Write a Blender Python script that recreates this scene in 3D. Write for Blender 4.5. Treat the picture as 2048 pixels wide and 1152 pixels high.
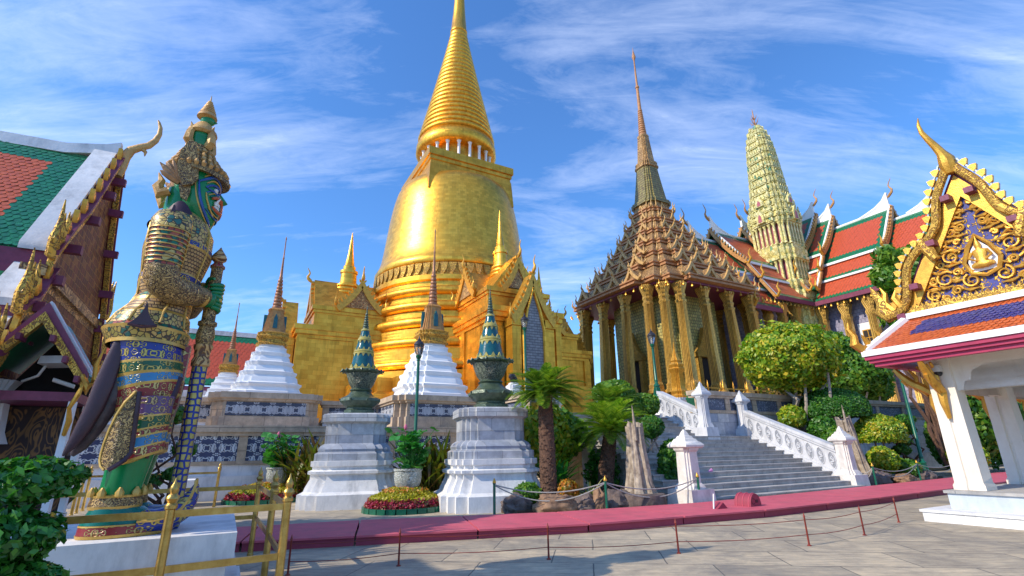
import bpy, bmesh, math, random
from mathutils import Vector, Matrix, noise as mnoise
for o in list(bpy.data.objects): bpy.data.objects.remove(o)
SC = bpy.context.scene
COL = SC.collection
R = math.radians
pi = math.pi
# ------------------------------------------------------------------ camera
cam = bpy.data.cameras.new('camera'); camo = bpy.data.objects.new('camera', cam); COL.objects.link(camo)
cam.sensor_width = 36; cam.lens = 994/2048*36; cam.clip_start = .1; cam.clip_end = 5000
P_, R_ = R(18.2), R(1.0)
fw = Vector((0, math.cos(P_), math.sin(P_))); up0 = Vector((0, -math.sin(P_), math.cos(P_))); rt0 = Vector((1, 0, 0))
rt = rt0*math.cos(R_)-up0*math.sin(R_); up = up0*math.cos(R_)+rt0*math.sin(R_)
mw = Matrix((rt, up, -fw)).transposed().to_4x4(); mw.translation = (0, 0, 1.6)
camo.matrix_world = mw
SC.camera = camo
# ------------------------------------------------------------------ view, sun and sky
SC.view_settings.view_transform = 'Standard'; SC.view_settings.look = 'None'
SC.view_settings.exposure = 0.68; SC.view_settings.gamma = 1
SUN_EL = 37.0; SD = Vector((-.90, -.44, 0)).normalized()
sun = bpy.data.lights.new('sun', 'SUN'); sun.energy = 3.1; sun.angle = R(.5); sun.color = (1, .88, .70)
so = bpy.data.objects.new('sun', sun); COL.objects.link(so)
sdir = Vector((SD.x*math.cos(R(SUN_EL)), SD.y*math.cos(R(SUN_EL)), math.sin(R(SUN_EL))))
so.rotation_euler = (-sdir).to_track_quat('-Z', 'Y').to_euler()
so.location = sdir*80

def nd(nt, t, ins=None, **pr):
    n = nt.nodes.new('ShaderNode'+t)
    for k, v in pr.items(): setattr(n, k, v)
    for k, v in (ins or {}).items():
        s = n.inputs[k]
        if hasattr(v, 'is_linked'): nt.links.new(v, s)
        elif isinstance(v, bpy.types.Node): nt.links.new(v.outputs[0], s)
        else:
            if isinstance(v, (tuple, list)) and len(v) == 3 and s.type == 'RGBA': v = (*v, 1)
            s.default_value = v
    return n
def ramp(nt, fac, stops, interp='LINEAR'):
    n = nt.nodes.new('ShaderNodeValToRGB'); nt.links.new(fac if hasattr(fac, 'is_linked') else fac.outputs[0], n.inputs[0])
    cr = n.color_ramp; cr.interpolation = interp
    while len(cr.elements) < len(stops): cr.elements.new(.5)
    for e, (p, c) in zip(cr.elements, stops):
        e.position = p; e.color = (*c, 1) if len(c) == 3 else c
    return n.outputs[0]
def mth(nt, op, a, b=0.0, c=None):
    ins = {0: a, 1: b}
    if c is not None: ins[2] = c
    return nd(nt, 'Math', ins, operation=op).outputs[0]
def mix(nt, f, a, b, mode='MIX'):
    n = nt.nodes.new('ShaderNodeMix'); n.data_type = 'RGBA'; n.blend_type = mode
    for i, v in ((0, f), (6, a), (7, b)):
        s = n.inputs[i]
        if hasattr(v, 'is_linked'): nt.links.new(v, s)
        elif isinstance(v, bpy.types.Node): nt.links.new(v.outputs[0], s)
        else: s.default_value = (*v, 1) if isinstance(v, (tuple, list)) and len(v) == 3 else v
    return n.outputs[2]

W = bpy.data.worlds.new('World'); SC.world = W; W.use_nodes = True
wt = W.node_tree; wt.nodes.clear()
sky = nd(wt, 'TexSky', sky_type='NISHITA', sun_disc=False, sun_elevation=R(SUN_EL), sun_rotation=math.atan2(SD.x, SD.y), air_density=1.3, dust_density=.25, ozone_density=4.0)
tc = nd(wt, 'TexCoord')
sep = nd(wt, 'SeparateXYZ', {0: tc.outputs['Generated']})
zz = mth(wt, 'ADD', mth(wt, 'MAXIMUM', sep.outputs[2], 0.0), .22)
px = mth(wt, 'DIVIDE', sep.outputs[0], zz); py = mth(wt, 'DIVIDE', sep.outputs[1], zz)
pc = nd(wt, 'CombineXYZ', {0: px, 1: py, 2: 0.0})
mp = nd(wt, 'Mapping', {0: pc, 'Rotation': (0, 0, R(-38)), 'Scale': (.55, 1.9, 1), 'Location': (.35, .2, 0)})
n1 = nd(wt, 'TexNoise', {'Vector': mp, 'Scale': 1.5, 'Detail': 9.0, 'Roughness': .62, 'Distortion': .9})
n2 = nd(wt, 'TexNoise', {'Vector': pc, 'Scale': .95, 'Detail': 3.0, 'Roughness': .5})
n3 = nd(wt, 'TexNoise', {'Vector': mp, 'Scale': 7.0, 'Detail': 6.0, 'Roughness': .7, 'Distortion': 1.2})
cl = mth(wt, 'ADD', mth(wt, 'MULTIPLY', n1.outputs[0], .60), mth(wt, 'ADD', mth(wt, 'MULTIPLY', n2.outputs[0], .42), mth(wt, 'MULTIPLY', n3.outputs[0], .19)))
cf = ramp(wt, cl, [(.58, (0, 0, 0)), (.70, (.24, .24, .24)), (.84, (.72, .72, .72))])
hz = ramp(wt, sep.outputs[2], [(0.0, (.30, .30, .30)), (.35, (0, 0, 0))])
tint = mix(wt, 1.0, sky, (.47, .76, 1.10), 'MULTIPLY')
skc = mix(wt, hz, tint, (2.1, 4.0, 6.9))
skc = mix(wt, cf, skc, (5.7, 6.3, 7.7))
bg = nd(wt, 'Background', {0: skc, 1: .14})
nd(wt, 'OutputWorld', {0: bg})

# ------------------------------------------------------------------ the temple grid: u runs along the terraces, v into them
A = R(29)
E1 = Vector((math.cos(A), math.sin(A), 0)); E2 = Vector((-math.sin(A), math.cos(A), 0))
def G(u, v, z=0): return E1*u+E2*v+Vector((0, 0, z))

def tag(o, label=None, cat=None, group=None, kind=None):
    for k, v in (('label', label), ('category', cat), ('group', group), ('kind', kind)):
        if v: o[k] = v
    return o
def T(name, label, cat, u, v, z=0, rz=0, group=None, scale=1):
    o = bpy.data.objects.new(name, None); COL.objects.link(o); o.empty_display_size = .2
    o.location = G(u, v, z); o.rotation_euler = (0, 0, A+rz); o.scale = (scale,)*3
    return tag(o, label, cat, group)
def copy_tree(o, parent=None):
    c = o.copy(); COL.objects.link(c); c.parent = parent
    for ch in list(o.children): copy_tree(ch, c)
    return c
def again(o, u, v, z=0, rz=0, label=None, scale=None):
    c = copy_tree(o); c.location = G(u, v, z); c.rotation_euler = (0, 0, A+rz)
    if scale: c.scale = (scale,)*3
    if label: c['label'] = label
    return c

class MB:
    def __init__(s): s.v = []; s.f = []; s.m = []; s.u = []
    def add(s, vs, fs, mi=0, uv=None):
        b = len(s.v); s.v += [tuple(p) for p in vs]
        for i, f in enumerate(fs):
            s.f.append([b+j for j in f]); s.m.append(mi); s.u.append(uv[i] if uv else None)
        return s
    def box(s, x0, x1, y0, y1, z0, z1, mi=0, rz=0, c=None, tp=1.0):
        vs = []
        cx, cy = (x0+x1)/2, (y0+y1)/2
        for z, k in ((z0, 1), (z1, tp)):
            for x, y in ((x0, y0), (x1, y0), (x1, y1), (x0, y1)):
                X, Y = cx+(x-cx)*k, cy+(y-cy)*k
                if rz:
                    ox, oy = c or (cx, cy); dx, dy = X-ox, Y-oy
                    X, Y = ox+dx*math.cos(rz)-dy*math.sin(rz), oy+dx*math.sin(rz)+dy*math.cos(rz)
                vs.append((X, Y, z))
        return s.add(vs, [(3, 2, 1, 0), (4, 5, 6, 7), (0, 1, 5, 4), (1, 2, 6, 5), (2, 3, 7, 6), (3, 0, 4, 7)], mi)
    def loft(s, rings, mi=0, cap=True, closed=True):
        n = len(rings[0]); b = []
        vs = [p for r in rings for p in r]; fs = []
        for i in range(len(rings)-1):
            for j in range(n if closed else n-1):
                k = (j+1) % n
                fs.append((i*n+j, i*n+k, (i+1)*n+k, (i+1)*n+j))
        if cap and closed:
            fs.append(tuple(reversed(range(n)))); fs.append(tuple((len(rings)-1)*n+j for j in range(n)))
        return s.add(vs, fs, mi)
    def lathe(s, prof, n=32, c=(0, 0), mi=0, sx=1, sy=1, a0=0):
        return s.loft([[(c[0]+r*sx*math.cos(a0+2*pi*j/n), c[1]+r*sy*math.sin(a0+2*pi*j/n), z) for j in range(n)] for r, z in prof], mi)
    def stack(s, out, prof, c=(0, 0), mi=0):
        return s.loft([[(c[0]+x*h, c[1]+y*h, z) for x, y in out] for h, z in prof], mi)
    def tube(s, pts, rad, n=8, mi=0, flat=1.0, side=None):
        pts = [Vector(p) for p in pts]; rings = []
        if not isinstance(rad, (list, tuple)): rad = [rad]*len(pts)
        prev = None
        for i, p in enumerate(pts):
            t = (pts[min(i+1, len(pts)-1)]-pts[max(i-1, 0)])
            if t.length < 1e-9: t = Vector((0, 0, 1))
            t.normalize()
            if prev is None:
                a = Vector(side) if side else (Vector((0, 0, 1)) if abs(t.z) < .9 else Vector((1, 0, 0)))
                a = (a-t*a.dot(t)).normalized()
            else:
                a = prev-t*prev.dot(t)
                a = a.normalized() if a.length > 1e-6 else Vector((1, 0, 0))
            prev = a; b = t.cross(a)
            rings.append([tuple(p+a*(rad[i]*flat*math.cos(2*pi*j/n))+b*(rad[i]*math.sin(2*pi*j/n))) for j in range(n)])
        return s.loft(rings, mi)
    def prism(s, poly, d0, d1, plane='xz', mi=0):
        # polygon extruded across the third axis
        def P(a, b, d): return {'xz': (a, d, b), 'yz': (d, a, b), 'xy': (a, b, d)}[plane]
        n = len(poly)
        vs = [P(a, b, d0) for a, b in poly]+[P(a, b, d1) for a, b in poly]
        fs = [tuple(range(n)), tuple(reversed(range(n, 2*n)))]+[(j, n+j, n+(j+1) % n, (j+1) % n) for j in range(n)]
        return s.add(vs, fs, mi)
    def xform(s, M, i0=0):
        for i in range(i0, len(s.v)): s.v[i] = tuple(M @ Vector(s.v[i]))
        return s
    def build(s, name, mats, parent=None, loc=None, rz=0, sharp=38, fix=True, mods=None):
        me = bpy.data.meshes.new(name); me.from_pydata(s.v, [], s.f)
        if not isinstance(mats, (list, tuple)): mats = [mats]
        for m in mats: me.materials.append(m)
        me.polygons.foreach_set('material_index', s.m)
        if any(u is not None for u in s.u):
            ul = me.uv_layers.new(name='UVMap'); k = 0
            for f, u in zip(s.f, s.u):
                for j in range(len(f)):
                    if u: ul.data[k].uv = u[j]
                    k += 1
        if fix:
            bm = bmesh.new(); bm.from_mesh(me); bmesh.ops.recalc_face_normals(bm, faces=bm.faces); bm.to_mesh(me); bm.free()
        if sharp:
            me.polygons.foreach_set('use_smooth', [True]*len(me.polygons)); me.set_sharp_from_angle(angle=R(sharp))
        me.update()
        o = bpy.data.objects.new(name, me); COL.objects.link(o)
        if parent: o.parent = parent
        if loc: o.location = loc
        if rz: o.rotation_euler = (0, 0, rz)
        return o

def sq(): return [(-1, -1), (1, -1), (1, 1), (-1, 1)]
def redent(a=.68, b=.84):
    c = [(1, a), (b, a), (b, b), (a, b), (a, 1)]
    o = []
    for k in range(4):
        for x, y in c:
            for _ in range(k): x, y = -y, x
            o.append((x, y))
    return o
def redent2(a=.52, b=.76, d=.88):
    c = [(1, a), (d, a), (d, b), (b, b), (b, d), (a, d), (a, 1)]
    o = []
    for k in range(4):
        for x, y in c:
            for _ in range(k): x, y = -y, x
            o.append((x, y))
    return o
def octa(k=.42): return [(1, -k), (1, k), (k, 1), (-k, 1), (-1, k), (-1, -k), (-k, -1), (k, -1)]
def bez(p0, p1, p2, p3, n=10):
    p = [Vector(q) for q in (p0, p1, p2, p3)]
    return [p[0]*(1-t)**3+p[1]*3*t*(1-t)**2+p[2]*3*t*t*(1-t)+p[3]*t**3 for t in [i/n for i in range(n+1)]]
def lerp(a, b, t): return Vector(a)*(1-t)+Vector(b)*t
# ------------------------------------------------------------------ materials
def base(name):
    m = bpy.data.materials.new(name); m.use_nodes = True; nt = m.node_tree; nt.nodes.clear()
    out = nd(nt, 'OutputMaterial'); b = nd(nt, 'BsdfPrincipled'); nt.links.new(b.outputs[0], out.inputs[0])
    tcn = nd(nt, 'TexCoord')
    return m, nt, b, tcn.outputs['Object']
def wallvec(nt, co):
    s = nd(nt, 'SeparateXYZ', {0: co})
    return nd(nt, 'CombineXYZ', {0: mth(nt, 'ADD', s.outputs[0], s.outputs[1]), 1: s.outputs[2], 2: mth(nt, 'SUBTRACT', s.outputs[0], s.outputs[1])}).outputs[0]
def cylvec(nt, co, k, fold=None):
    s = nd(nt, 'SeparateXYZ', {0: co})
    a = mth(nt, 'MULTIPLY', mth(nt, 'ARCTAN2', s.outputs[1], s.outputs[0]), k)
    return nd(nt, 'CombineXYZ', {0: a, 1: s.outputs[2], 2: 0.0}).outputs[0]
def folded(nt, v, f):
    # mirror the coordinates in a repeating cell, so that tendrils come out as a symmetric ornament
    s = nd(nt, 'SeparateXYZ', {0: v})
    return nd(nt, 'CombineXYZ', {0: mth(nt, 'PINGPONG', s.outputs[0], f[0]), 1: mth(nt, 'PINGPONG', s.outputs[1], f[1]), 2: s.outputs[2] if f[0] > 5 else 0.0}).outputs[0]
def bump(nt, b, h, st=.3, d=.02):
    nt.links.new(nd(nt, 'Bump', {'Height': h, 'Strength': st, 'Distance': d}).outputs[0], b.inputs['Normal'])
def plain(name, c1, c2=None, sc=3.0, rough=.6, metal=0.0, bs=30.0, bst=.15, det=6.0, spec=.5, grime=None, gs=.8):
    m, nt, b, co = base(name)
    c2 = c2 or tuple(x*.75 for x in c1)
    n = nd(nt, 'TexNoise', {'Vector': co, 'Scale': sc, 'Detail': det, 'Roughness': .65})
    c = ramp(nt, n.outputs[0], [(.3, c2), (.68, c1)])
    if grime:
        g = nd(nt, 'TexNoise', {'Vector': nd(nt, 'Mapping', {0: co, 'Scale': (1.6, 1.6, .5)}), 'Scale': gs, 'Detail': 9.0, 'Roughness': .7})
        c = mix(nt, ramp(nt, g.outputs[0], [(.48, (0, 0, 0)), (.72, (.75, .75, .75))]), c, grime)
    nt.links.new(c, b.inputs['Base Color'])
    b.inputs['Roughness'].default_value = rough; b.inputs['Metallic'].default_value = metal; b.inputs['Specular IOR Level'].default_value = spec
    if bst:
        k = nd(nt, 'TexNoise', {'Vector': co, 'Scale': bs, 'Detail': 5.0})
        bump(nt, b, k.outputs[0], bst)
    return m
def brick(name, c1, c2, mortar, bw=.3, bh=.1, ms=.012, rough=.6, metal=0.0, wall=True, bst=.4, sc=4.0, dist=.01, offset=.5, grime=None):
    m, nt, b, co = base(name)
    v = wallvec(nt, co) if wall else co
    t = nd(nt, 'TexBrick', {'Vector': v, 'Color1': c1, 'Color2': c2, 'Mortar': mortar, 'Scale': 1.0, 'Mortar Size': ms, 'Mortar Smooth': .2, 'Bias': 0.0, 'Brick Width': bw, 'Row Height': bh}, offset=offset)
    n = nd(nt, 'TexNoise', {'Vector': co, 'Scale': sc, 'Detail': 8.0, 'Roughness': .7})
    c = mix(nt, 1.0, t.outputs[0], ramp(nt, n.outputs[0], [(.3, (.62, .62, .62)), (.7, (1.12, 1.12, 1.12))]), 'MULTIPLY')
    if grime:
        g = nd(nt, 'TexNoise', {'Vector': co, 'Scale': .7, 'Detail': 9.0, 'Roughness': .72})
        c = mix(nt, ramp(nt, g.outputs[0], [(.5, (0, 0, 0)), (.7, (.8, .8, .8))]), c, grime)
    nt.links.new(c, b.inputs['Base Color'])
    b.inputs['Roughness'].default_value = rough; b.inputs['Metallic'].default_value = metal
    h = mth(nt, 'ADD', mth(nt, 'MULTIPLY', t.outputs[1], -1.0), mth(nt, 'MULTIPLY', n.outputs[0], .5))
    bump(nt, b, h, bst, dist)
    return m
def voro(name, stops, line, sc=8.0, lw=.06, rough=.4, metal=0.0, bst=.5, stretch=(1, 1, 1), soft=.03, rand=1.0, dist=.02, noise=0.0, wall=False, cyl=0):
    # cells of colour between raised lines: mirror mosaic, carved plaster, inlay
    m, nt, b, co = base(name)
    if wall: co = wallvec(nt, co)
    if cyl: co = cylvec(nt, co, cyl)
    vec = nd(nt, 'Mapping', {0: co, 'Scale': stretch}).outputs[0]
    if noise:
        nn = nd(nt, 'TexNoise', {'Vector': vec, 'Scale': sc*.5, 'Detail': 2.0})
        vec = mix(nt, noise, vec, nn.outputs[1], 'ADD')
    e = nd(nt, 'TexVoronoi', {'Vector': vec, 'Scale': sc, 'Randomness': rand}, feature='DISTANCE_TO_EDGE')
    f = nd(nt, 'TexVoronoi', {'Vector': vec, 'Scale': sc, 'Randomness': rand}, feature='F1')
    cs = nd(nt, 'SeparateColor', {0: f.outputs[1]})
    c = ramp(nt, cs.outputs[0], stops, 'CONSTANT')
    g = nd(nt, 'TexNoise', {'Vector': co, 'Scale': 3.0, 'Detail': 6.0})
    c = mix(nt, 1.0, c, ramp(nt, g.outputs[0], [(.3, (.7, .7, .7)), (.7, (1.1, 1.1, 1.1))]), 'MULTIPLY')
    k = ramp(nt, e.outputs[0], [(lw, (0, 0, 0)), (lw+soft, (1, 1, 1))])
    c = mix(nt, k, line, c)
    nt.links.new(c, b.inputs['Base Color'])
    b.inputs['Roughness'].default_value = rough; b.inputs['Metallic'].default_value = metal
    bump(nt, b, k, bst, dist)
    return m
def scroll(name, bg_, fg, sc=4.0, rough=.5, metal=0.0, thr=.5, w=.1, stretch=(1, 1, 1), bst=.6, wall=True, dis=2.0, fold=None, cyl=0):
    # carved tendrils: contour bands of a warped noise
    m, nt, b, co = base(name)
    v = cylvec(nt, co, cyl) if cyl else wallvec(nt, co) if wall else co
    if fold: v = folded(nt, v, fold)
    v = nd(nt, 'Mapping', {0: v, 'Scale': stretch})
    n = nd(nt, 'TexNoise', {'Vector': v, 'Scale': sc, 'Detail': 1.0, 'Distortion': dis})
    q = mth(nt, 'ABSOLUTE', mth(nt, 'SUBTRACT', mth(nt, 'FRACT', mth(nt, 'MULTIPLY', n.outputs[0], 5.0)), .5))
    k = ramp(nt, q, [(thr*.5-w*.5, (0, 0, 0)), (thr*.5+w*.5, (1, 1, 1))])
    g = nd(nt, 'TexNoise', {'Vector': co, 'Scale': 2.0, 'Detail': 6.0})
    c = mix(nt, k, bg_, fg)
    c = mix(nt, 1.0, c, ramp(nt, g.outputs[0], [(.3, (.7, .7, .7)), (.7, (1.1, 1.1, 1.1))]), 'MULTIPLY')
    nt.links.new(c, b.inputs['Base Color']); b.inputs['Roughness'].default_value = rough
    nt.links.new(mth(nt, 'MULTIPLY', k, metal), b.inputs['Metallic'])
    bump(nt, b, k, bst, .03)
    return m
def leafmat(name, stops, rough=.45, trans=.25):
    m, nt, b, co = base(name)
    r = nd(nt, 'NewGeometry').outputs['Random Per Island']
    n = nd(nt, 'TexNoise', {'Vector': co, 'Scale': 1.3, 'Detail': 3.0})
    c = ramp(nt, mth(nt, 'ADD', mth(nt, 'MULTIPLY', r, .7), mth(nt, 'MULTIPLY', mth(nt, 'SUBTRACT', n.outputs[0], .35), .9)), stops)
    nt.links.new(c, b.inputs['Base Color']); b.inputs['Roughness'].default_value = rough
    t = nd(nt, 'BsdfTranslucent', {0: mix(nt, 1.0, c, (1.3, 1.5, .5), 'MULTIPLY')})
    mx = nd(nt, 'MixShader', {0: trans, 1: b.outputs[0], 2: t.outputs[0]})
    o = [x for x in nt.nodes if x.bl_idname == 'ShaderNodeOutputMaterial'][0]
    nt.links.new(mx.outputs[0], o.inputs[0])
    return m
def glass(name, col=(.8, .85, .85)):
    m, nt, b, co = base(name)
    b.inputs['Base Color'].default_value = (*col, 1); b.inputs['Roughness'].default_value = .08
    b.inputs['Transmission Weight'].default_value = .85; b.inputs['IOR'].default_value = 1.3
    return m
def goldmat(name, c1, c2, rough=.34, tile=.28, metal=.85, bst=.22, row=.14, dirt=(.30, .13, .02), cyl=0):
    m, nt, b, co = base(name)
    v = cylvec(nt, co, cyl) if cyl else wallvec(nt, co)
    t = nd(nt, 'TexBrick', {'Vector': v, 'Color1': (1, 1, 1), 'Color2': (.66, .62, .55), 'Mortar': (.42, .36, .26), 'Scale': 1.0, 'Mortar Size': .004, 'Brick Width': tile, 'Row Height': row})
    n = nd(nt, 'TexNoise', {'Vector': co, 'Scale': .9, 'Detail': 8.0, 'Roughness': .7})
    s = nd(nt, 'TexNoise', {'Vector': nd(nt, 'Mapping', {0: co, 'Scale': (3, 3, .35)}), 'Scale': 1.0, 'Detail': 7.0, 'Roughness': .7})
    c = ramp(nt, n.outputs[0], [(.3, c2), (.65, c1)])
    c = mix(nt, ramp(nt, s.outputs[0], [(.5, (0, 0, 0)), (.75, (.55, .55, .55))]), c, dirt)
    c = mix(nt, .75, c, mix(nt, 1.0, c, t.outputs[0], 'MULTIPLY'))
    nt.links.new(c, b.inputs['Base Color']); b.inputs['Metallic'].default_value = metal
    nt.links.new(ramp(nt, n.outputs[0], [(.3, (rough+.07,)*3), (.7, (rough-.02,)*3)]), b.inputs['Roughness'])
    f = nd(nt, 'TexNoise', {'Vector': co, 'Scale': 14.0, 'Detail': 5.0})
    h = mth(nt, 'ADD', mth(nt, 'MULTIPLY', t.outputs[1], -.6), mth(nt, 'MULTIPLY', f.outputs[0], .8))
    bump(nt, b, h, bst, .02)
    return m

GOLD = goldmat('gold_leaf_tile', (1.0, .555, .075), (.97, .515, .06), rough=.33, tile=.34, row=.22, cyl=5.6, bst=.2, dirt=(.55, .28, .05))
GOLDR = goldmat('gold_ring_tile', (1.0, .54, .07), (.90, .43, .04), rough=.36, tile=.34, row=.2, cyl=7.0, bst=.3)
GOLDM = goldmat('gold_moulding', (.98, .53, .07), (.82, .38, .04), rough=.38, tile=.6, row=.3, bst=.35)
GILT = scroll('gilt_carving', (.30, .14, .03), (.82, .50, .09), sc=5.0, metal=.6, thr=.35, w=.2, wall=False, bst=.9)
GILTP = plain('gilt_plain', (.80, .44, .065), (.50, .24, .035), sc=6, rough=.4, metal=.6, bs=40, bst=.3)
GILTD = plain('aged_gilt', (.66, .41, .14), (.36, .19, .06), sc=5, rough=.5, metal=.12, bs=22, bst=.6)
BRONZE = scroll('brown_gilt_carving', (.15, .065, .03), (.62, .38, .15), sc=3.2, metal=.35, thr=.42, w=.2, wall=False, bst=.8, rough=.5)
RUST = plain('red_brown_cornice', (.52, .25, .10), (.28, .12, .05), sc=3, rough=.6, bst=.4, bs=14)
BRASS = plain('brass', (.62, .42, .13), (.36, .21, .05), sc=7, rough=.36, metal=.9, bs=50, bst=.1)
WHITE = plain('white_plaster', (.80, .79, .78), (.64, .65, .66), sc=2.4, rough=.75, bs=18, bst=.25, grime=(.34, .35, .36), gs=1.5)
GREYW = plain('greyish_limewash', (.62, .63, .65), (.50, .51, .54), sc=3.0, rough=.8, bs=22, bst=.25, grime=(.30, .31, .33), gs=1.8)
OLIVE = brick('olive_mirror_spire', (.34, .30, .09), (.22, .17, .06), (.09, .06, .03), bw=.2, bh=.3, ms=.03, rough=.45, metal=.1, bst=.6)
WHITEC = plain('clean_white_plaster', (.82, .82, .82), (.74, .75, .76), sc=2.0, rough=.7, bs=25, bst=.12)
CREAM = plain('cream_plaster', (.80, .75, .66), (.70, .63, .54), sc=1.5, rough=.7, bs=22, bst=.15, grime=(.50, .42, .34), gs=.9)
PINKW = plain('weathered_pink_stone', (.78, .75, .71), (.62, .58, .54), sc=4.0, rough=.75, bs=20, bst=.35, grime=(.30, .28, .27), gs=1.6)
MARBLE = brick('grey_marble_blocks', (.32, .36, .44), (.62, .62, .61), (.24, .25, .27), bw=.75, bh=.55, ms=.008, rough=.5, bst=.25, sc=3.0, grime=(.20, .21, .24))
STEP = brick('stone_steps', (.50, .48, .45), (.40, .39, .38), (.2, .2, .2), bw=1.3, bh=3.0, ms=.01, rough=.75, bst=.3, sc=2.5, grime=(.22, .22, .22))
SAND = brick('sandstone_coping', (.50, .38, .26), (.60, .47, .34), (.25, .19, .14), bw=1.6, bh=.9, ms=.012, rough=.8, bst=.35, sc=3.0, grime=(.25, .21, .18))
PANEL = scroll('pierced_grey_panel', (.06, .075, .12), (.48, .50, .54), sc=3.2, thr=.5, w=.14, bst=.8, rough=.6, fold=(.34, .3), dis=.8)
PANELB = scroll('blue_white_panel', (.04, .055, .13), (.62, .66, .70), sc=3.6, thr=.64, w=.12, bst=.6, rough=.45, fold=(.36, .24), dis=.8)
PANELS = voro('speckled_blue_panel', [(0, (.10, .13, .20)), (.5, (.16, .19, .28)), (.8, (.30, .33, .40))], (.05, .06, .10), sc=16, rough=.5)
MAROON = plain('maroon_paint', (.22, .035, .085), (.13, .02, .05), sc=4, rough=.5, bs=20, bst=.2)
CRIM = plain('crimson_board', (.62, .11, .15), (.50, .08, .12), sc=1.6, rough=.7, bs=30, bst=.2, grime=(.34, .09, .11), gs=1.6)
CRIMD = plain('dark_crimson_board', (.34, .04, .075), (.24, .03, .055), sc=2, rough=.7, bs=30, bst=.15)
ORT = plain('orange_tile', (.66, .14, .035), (.36, .06, .02), sc=13, rough=.38, bs=30, bst=.15)
GRT = plain('green_tile', (.02, .22, .085), (.01, .09, .045), sc=13, rough=.28, bs=30, bst=.15)
BLT = plain('blue_tile', (.03, .035, .22), (.02, .02, .12), sc=9, rough=.35, bs=30, bst=.15)
RDT = plain('red_tile', (.58, .10, .035), (.40, .065, .03), sc=6, rough=.42, bs=30, bst=.15)
AGED = plain('aged_gilt_wood', (.56, .30, .09), (.30, .13, .04), sc=6, rough=.5, metal=.15, bs=25, bst=.5)
LATT = voro('red_gilt_lattice', [(0, (.16, .03, .014)), (.4, (.11, .02, .01)), (.8, (.26, .09, .02))], (.34, .17, .04), sc=7.0, lw=.035, rough=.6, metal=0.0, rand=.15, bst=.8)
BLUEG = scroll('blue_gilt_ground', (.045, .05, .26), (.80, .48, .07), sc=4.5, metal=.6, thr=.72, w=.16, wall=True, bst=.9, fold=(30, .3), dis=1.0)
MIRROR = brick('green_gold_mirror_wall', (.42, .40, .12), (.70, .56, .17), (.16, .13, .05), bw=.30, bh=.30, ms=.03, rough=.4, metal=.1, bst=.6, sc=2.0, offset=.5)
MIRRORB = brick('brown_gold_mirror_wall', (.30, .19, .07), (.42, .30, .10), (.06, .04, .025), bw=.24, bh=.24, ms=.03, rough=.4, metal=.4, bst=.6, sc=2.0)
VIOLET = brick('violet_mosaic_wall', (.26, .25, .38), (.40, .38, .50), (.16, .15, .24), bw=.35, bh=.35, ms=.02, rough=.5, bst=.4)
COLM = brick('gilt_fluted_column', (.88, .55, .13), (.66, .40, .09), (.20, .10, .03), bw=.15, bh=60.0, ms=.024, rough=.36, metal=.5, bst=.8, sc=5.0, dist=.03)
PRANG = voro('yellow_green_mosaic', [(0, (.74, .66, .24)), (.35, (.62, .60, .28)), (.6, (.82, .74, .36)), (.93, (.16, .36, .20))], (.42, .35, .10), sc=2.4, lw=.04, rough=.4, bst=.7, stretch=(1, 1, .8))
PRANGP = plain('prang_pink', (.42, .10, .13), (.30, .07, .09), sc=5, rough=.5)
CERG = plain('green_bronze_glaze', (.10, .14, .09), (.035, .06, .04), sc=7, rough=.35, metal=.2, bs=16, bst=.8)
CERB = scroll('relief_green_glaze', (.05, .075, .055), (.22, .25, .18), sc=5.0, thr=.4, w=.2, wall=False, bst=.9, rough=.4)
TEAL = plain('teal_glaze', (.01, .12, .13), (.008, .06, .08), sc=6, rough=.18, bs=20, bst=.1)
YELG = plain('yellow_glaze', (.50, .42, .10), (.36, .30, .08), sc=6, rough=.25, bs=20, bst=.1)
OVAL = plain('shadowed_relief_ground', (.30, .32, .35), (.20, .21, .24), sc=12, rough=.8)  # flat darker grey behind the medallions; recess shade put into the colour
LAMPG = plain('green_enamel', (.005, .13, .07), (.004, .08, .045), sc=5, rough=.3, bs=20, bst=.08)
BLACKM = plain('dark_metal', (.05, .045, .055), (.025, .025, .03), sc=6, rough=.4, metal=.3)
LGLASS = glass('lamp_glass', (.80, .80, .78))
ROPE = plain('grey_rope', (.42, .40, .38), (.25, .24, .22), sc=30, rough=.9)
REDR = plain('red_painted_iron', (.28, .035, .02), (.16, .02, .012), sc=8, rough=.5)
ROCK = plain('brown_rock', (.36, .22, .13), (.10, .055, .04), sc=4, rough=.9, bs=9, bst=1.0, det=9)
ROCKG = plain('dark_rock', (.20, .15, .13), (.06, .045, .045), sc=5, rough=.9, bs=10, bst=1.0, det=9)
STUMP = plain('weathered_wood', (.50, .42, .32), (.16, .12, .09), sc=5, rough=.9, bs=10, bst=1.0, det=9)
BARKD = plain('palm_bark', (.17, .09, .055), (.04, .022, .016), sc=16, rough=.95, bs=18, bst=1.0, det=8)
BARKG = plain('grey_bark', (.42, .36, .30), (.20, .16, .13), sc=7, rough=.9, bs=14, bst=.7)
SOIL = plain('soil', (.10, .065, .04), (.05, .03, .02), sc=8, rough=1, bs=20, bst=.8)
L_TOP = leafmat('topiary_leaf', [(0, (.06, .18, .012)), (.35, (.16, .31, .015)), (.62, (.36, .42, .02)), (.92, (.62, .44, .03))], trans=.3)
L_DK = leafmat('dark_green_leaf', [(0, (.02, .10, .012)), (.5, (.04, .17, .018)), (.9, (.12, .27, .02))], trans=.3)
L_MID = leafmat('mid_green_leaf', [(0, (.03, .13, .012)), (.5, (.08, .22, .018)), (.9, (.24, .36, .03))], trans=.3)
L_CYC = leafmat('cycad_leaf', [(0, (.05, .15, .018)), (.5, (.13, .27, .022)), (.9, (.36, .44, .05))], rough=.35, trans=.3)
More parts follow.
